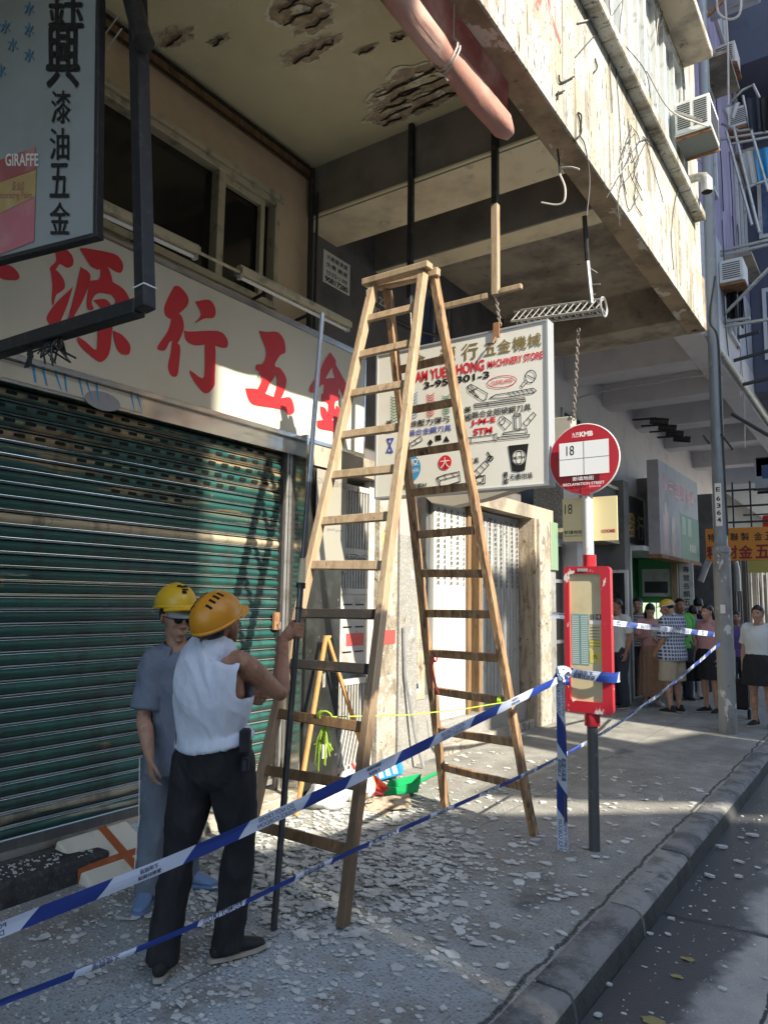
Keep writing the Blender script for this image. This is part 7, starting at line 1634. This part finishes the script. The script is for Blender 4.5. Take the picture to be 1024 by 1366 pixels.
m = MB().mat('cloth_polo'); fwd = (RTh*.4-FWh).normalized(); sd_ = fwd.cross(Z_); n = 24; vs = []
for k in range(n+1):                # turned-down collar, open at the throat
    q = R_(-62)+R_(304)*k/n; q2 = q+R_(90)+R_(62)-R_(90)+R_(0)
    a_ = R_(28)+R_(304)*k/n; di = fwd*math.cos(a_)+sd_*math.sin(a_); fr_ = max(0, math.cos(a_))
    vs += [W['neck']+di*.070+Z_*(.008-.030*fr_), W['neck']+di*.088+Z_*(-.004-.045*fr_), W['neck']+di*.104+Z_*(-.040-.062*fr_**2)]
m.add(vs, [(k*3+i, k*3+i+1, k*3+i+4, k*3+i+3) for k in range(n) for i in range(2)], True)
m.build('collar', tO)
m = MB().mat('ink_white')
for q in ('R',):
    hp, kn, an = W['hip'+q], W['kn'+q], W['an'+q]; o_ = -RTh*.098
    m.tube([hp+o_*1.05, kn+o_*.80, an+o_*.80-Z_*.0], .0035, 5)
m.build('side_stripe', tO)

# ---- people waiting beyond the tape
def stand(label, x, y, face, **k): return person(label, (x, y, 0), R_(face), **k)
grp = None
ped = dict(vox=.0115, wr=.007)
# man in the checked shirt
t, W, at, a3, s, fz, rz = stand('man in a checked shirt, khaki shorts and yellow cap standing beyond the tape', -2.78, 11.75, 68, h=1.68, skin='skin', top=('cloth_checked', .46), bottom=('cloth_khaki', .5, .012), girth=1.28, hf=(-.93, .05, -.22), low=.14, loose=.034,
    J=dict(elR=(.235, -.02, 1.10), wrR=(.22, .12, .88), elL=(-.235, -.02, 1.10), wrL=(-.2, .14, .90), head=(0, .075, 1.565), toeR=(-1, .15, 0), toeL=(-1, .3, 0)), **ped)
hair_cap(t, W['head'], a3[1], a3[2], s, back=-.05, front=.05); eyes(t, at, *a3, s)
m = MB().mat('helmet_yellow'); r_, f_, u_ = a3; n = 10; vs = []
for i in range(n+1):
    for j in range(24):
        th, ph = 1.5708*i/n, 6.28318*j/24; vs.append(at(0, -.012, .05)+r_*math.sin(th)*math.cos(ph)*.094*s+f_*math.sin(th)*math.sin(ph)*.112*s+u_*math.cos(th)*.085*s)
m.add(vs, [(i*24+j, (i+1)*24+j, (i+1)*24+(j+1) % 24, i*24+(j+1) % 24) for i in range(n) for j in range(24)], True)
pk = [at(0, -.012, .05)+r_*math.cos(q)*.09*s+f_*math.sin(q)*(.11+.075*e*math.sin((q-R_(30))/R_(120)*math.pi))*s-u_*.012*e for e in (0, .5, 1) for q in [R_(30)+R_(120)*j/10 for j in range(11)]]
m.add(pk, [(i*11+j, i*11+j+1, (i+1)*11+j+1, (i+1)*11+j) for i in range(2) for j in range(10)], True); c_ = m.build('cap', t)
MB().mat('cloth_pale').tube([at(0, -.012, .035)+r_*math.cos(q)*.096*s+f_*math.sin(q)*.113*s for q in [R_(150)+R_(240)*j/20 for j in range(21)]], .012, 6).build('cap_band', c_)
# woman in the long skirt with a phone
t, W, at, a3, s, fz, rz = stand('woman in a pink top and long brown pleated skirt looking down at a phone', aty(868, 880, 12.35).x, 12.35, 205, h=1.60, skin='skin_light', top=('cloth_pink', .40), bottom=('cloth_tan', 1), shoes='cloth_pale', skirt=(.16, .30, 15, .045), hf=(.40, -.72, -.48), low=-.08, loose=.014,
    J=dict(elR=(.225, .0, 1.12), wrR=(.08, .21, 1.16), elL=(-.225, .0, 1.12), wrL=(-.07, .22, 1.10)), **ped)
hair_cap(t, W['head'], a3[1], a3[2], s, back=-.05, front=.055, bun=False, long=.10); eyes(t, at, *a3, s)
ph = tag(MB().mat('frame_white').obox((W['wrR']+W['wrL'])/2+fz*.09+Z_*.05, rz, (fz*.5+Z_*.85), (fz*.85-Z_*.5), .037, .075, .005).build('phone', loc=(W['wrR']+W['wrL'])/2, bevel=.003), 'white phone held by the woman in the long brown skirt', 'phone')
o = MB().mat('shop_mid').tube(crom([W['shL']+Z_*.05, W['chest']+fz*.13-rz*.14, W['waist']-rz*.2, W['waist']-rz*.19-fz*.08], 5), .014).obox(W['pelvis']-rz*.24-Z_*.06, rz, fz, Z_, .05, .11, .11).build('shoulder_bag', loc=W['waist'], bevel=.01); tag(o, 'grey bag on the shoulder of the woman in the long brown skirt', 'bag')
# the others
t, W, at, a3, s, fz, rz = stand('man in a grey striped t-shirt and dark trousers standing behind the woman with the phone', aty(852, 880, 13.1).x, 13.1, 190, h=1.70, skin='skin', top=('cloth_striped', .42), bottom=('cloth_navy', 1.), **ped); hair_cap(t, W['head'], a3[1], a3[2], s, back=-.03, front=.05); eyes(t, at, *a3, s)
t, W, at, a3, s, fz, rz = stand('close-cropped man in a bright green shirt behind the man in the checked shirt', aty(908, 880, 13.3).x, 13.3, 215, h=1.70, skin='skin_dark', top=('cloth_green', .42), bottom=('cloth_navy', 1.), girth=1.1, **ped); hair_cap(t, W['head'], a3[1], a3[2], s*.96, back=.0, front=.06); eyes(t, at, *a3, s)
t, W, at, a3, s, fz, rz = stand('person in a black t-shirt seen from behind by the green shop', aty(933, 880, 14.6).x, 14.6, 10, h=1.72, skin='skin', top=('cloth_black', .42), bottom=('cloth_navy', 1.), girth=1.05, **ped); hair_cap(t, W['head'], a3[1], a3[2], s, back=-.06, front=.05)
t, W, at, a3, s, fz, rz = stand('person in a blue shirt between the black t-shirt and the pink blouse', aty(926, 880, 13.6).x, 13.6, 20, h=1.58, skin='skin', top=('cloth_blue', .42), bottom=('cloth_pale', 1.), **ped); hair_cap(t, W['head'], a3[1], a3[2], s, back=-.06, front=.05)
t, W, at, a3, s, fz, rz = stand('woman in a pink blouse and black skirt partly hidden by the lamp post', aty(946, 880, 12.1).x, 12.1, 150, h=1.60, skin='skin_light', top=('cloth_pink', .42), bottom=('cloth_black', 1), skirt=(.50, .25, 9, .02), girth=1.15, low=.02, **ped); hair_cap(t, W['head'], a3[1], a3[2], s, back=-.07, front=.05, long=.02); eyes(t, at, *a3, s)
o = MB().mat('cloth_black').obox(W['wrR']-Z_*.22+fz*.03, rz, fz, Z_, .06, .13, .14).tube(crom([W['wrR']-Z_*.06-fz*.06, W['wrR']+Z_*.0, W['wrR']-Z_*.08+fz*.10], 4), .008).build('hand_bag', loc=W['wrR'], bevel=.02); tag(o, 'black bag carried by the woman in the pink blouse', 'bag')
t, W, at, a3, s, fz, rz = stand('person in a purple top and dark trousers just past the lamp post', aty(983, 880, 13.4).x, 13.4, 200, h=1.50, skin='skin', top=('cloth_purple', .42), bottom=('cloth_navy', 1.), shoes='shoe_blue', **ped); hair_cap(t, W['head'], a3[1], a3[2], s, back=-.07, front=.05); eyes(t, at, *a3, s)
t, W, at, a3, s, fz, rz = stand('man in a white t-shirt and dark trousers half hidden behind the timetable frame', aty(824, 880, 11.75).x, 11.75, 150, h=1.68, skin='skin_dark', top=('cloth_pale', .40), bottom=('cloth_navy', 1.), girth=1.05, **ped); hair_cap(t, W['head'], a3[1], a3[2], s, back=-.05, front=.05); eyes(t, at, *a3, s)
t, W, at, a3, s, fz, rz = stand('woman in a pale polo shirt and black skirt near the kerb with an orange backpack', -1.52, 11.2, 170, h=1.60, skin='skin', top=('cloth_pale', .40), bottom=('cloth_black', 1), skirt=(.55, .28, 8, .02), girth=1.2, low=.0, **ped); hair_cap(t, W['head'], a3[1], a3[2], s, back=-.07, front=.05); eyes(t, at, *a3, s)
o = MB().mat('orange_bag').obox(W['chest']-fz*.19-Z_*.05, rz, fz, Z_, .15, .07, .19).build('backpack', loc=W['chest'], bevel=.04, seg=3); tag(o, 'orange backpack on the woman in the pale polo shirt', 'bag')
o = thing('shopping_trolley', (-1.9, 11.9, 0), 'small dark shopping trolley behind the woman in the pale polo shirt', 'trolley')
MB().mat('cloth_black').box((-2.02, 11.8, .12), (-1.78, 12.0, .55)).build('bag', o, bevel=.03); MB().mat('void').tube([(-2.04, 11.82, .07), (-2.01, 11.82, .07)], .07, 14).tube([(-1.79, 11.82, .07), (-1.76, 11.82, .07)], .07, 14).build('wheel', o); MB().mat('galv').tube([(-1.98, 12.02, .1), (-1.98, 12.1, .95), (-1.82, 12.1, .95), (-1.82, 12.02, .1)], .01, 6).build('handle', o)
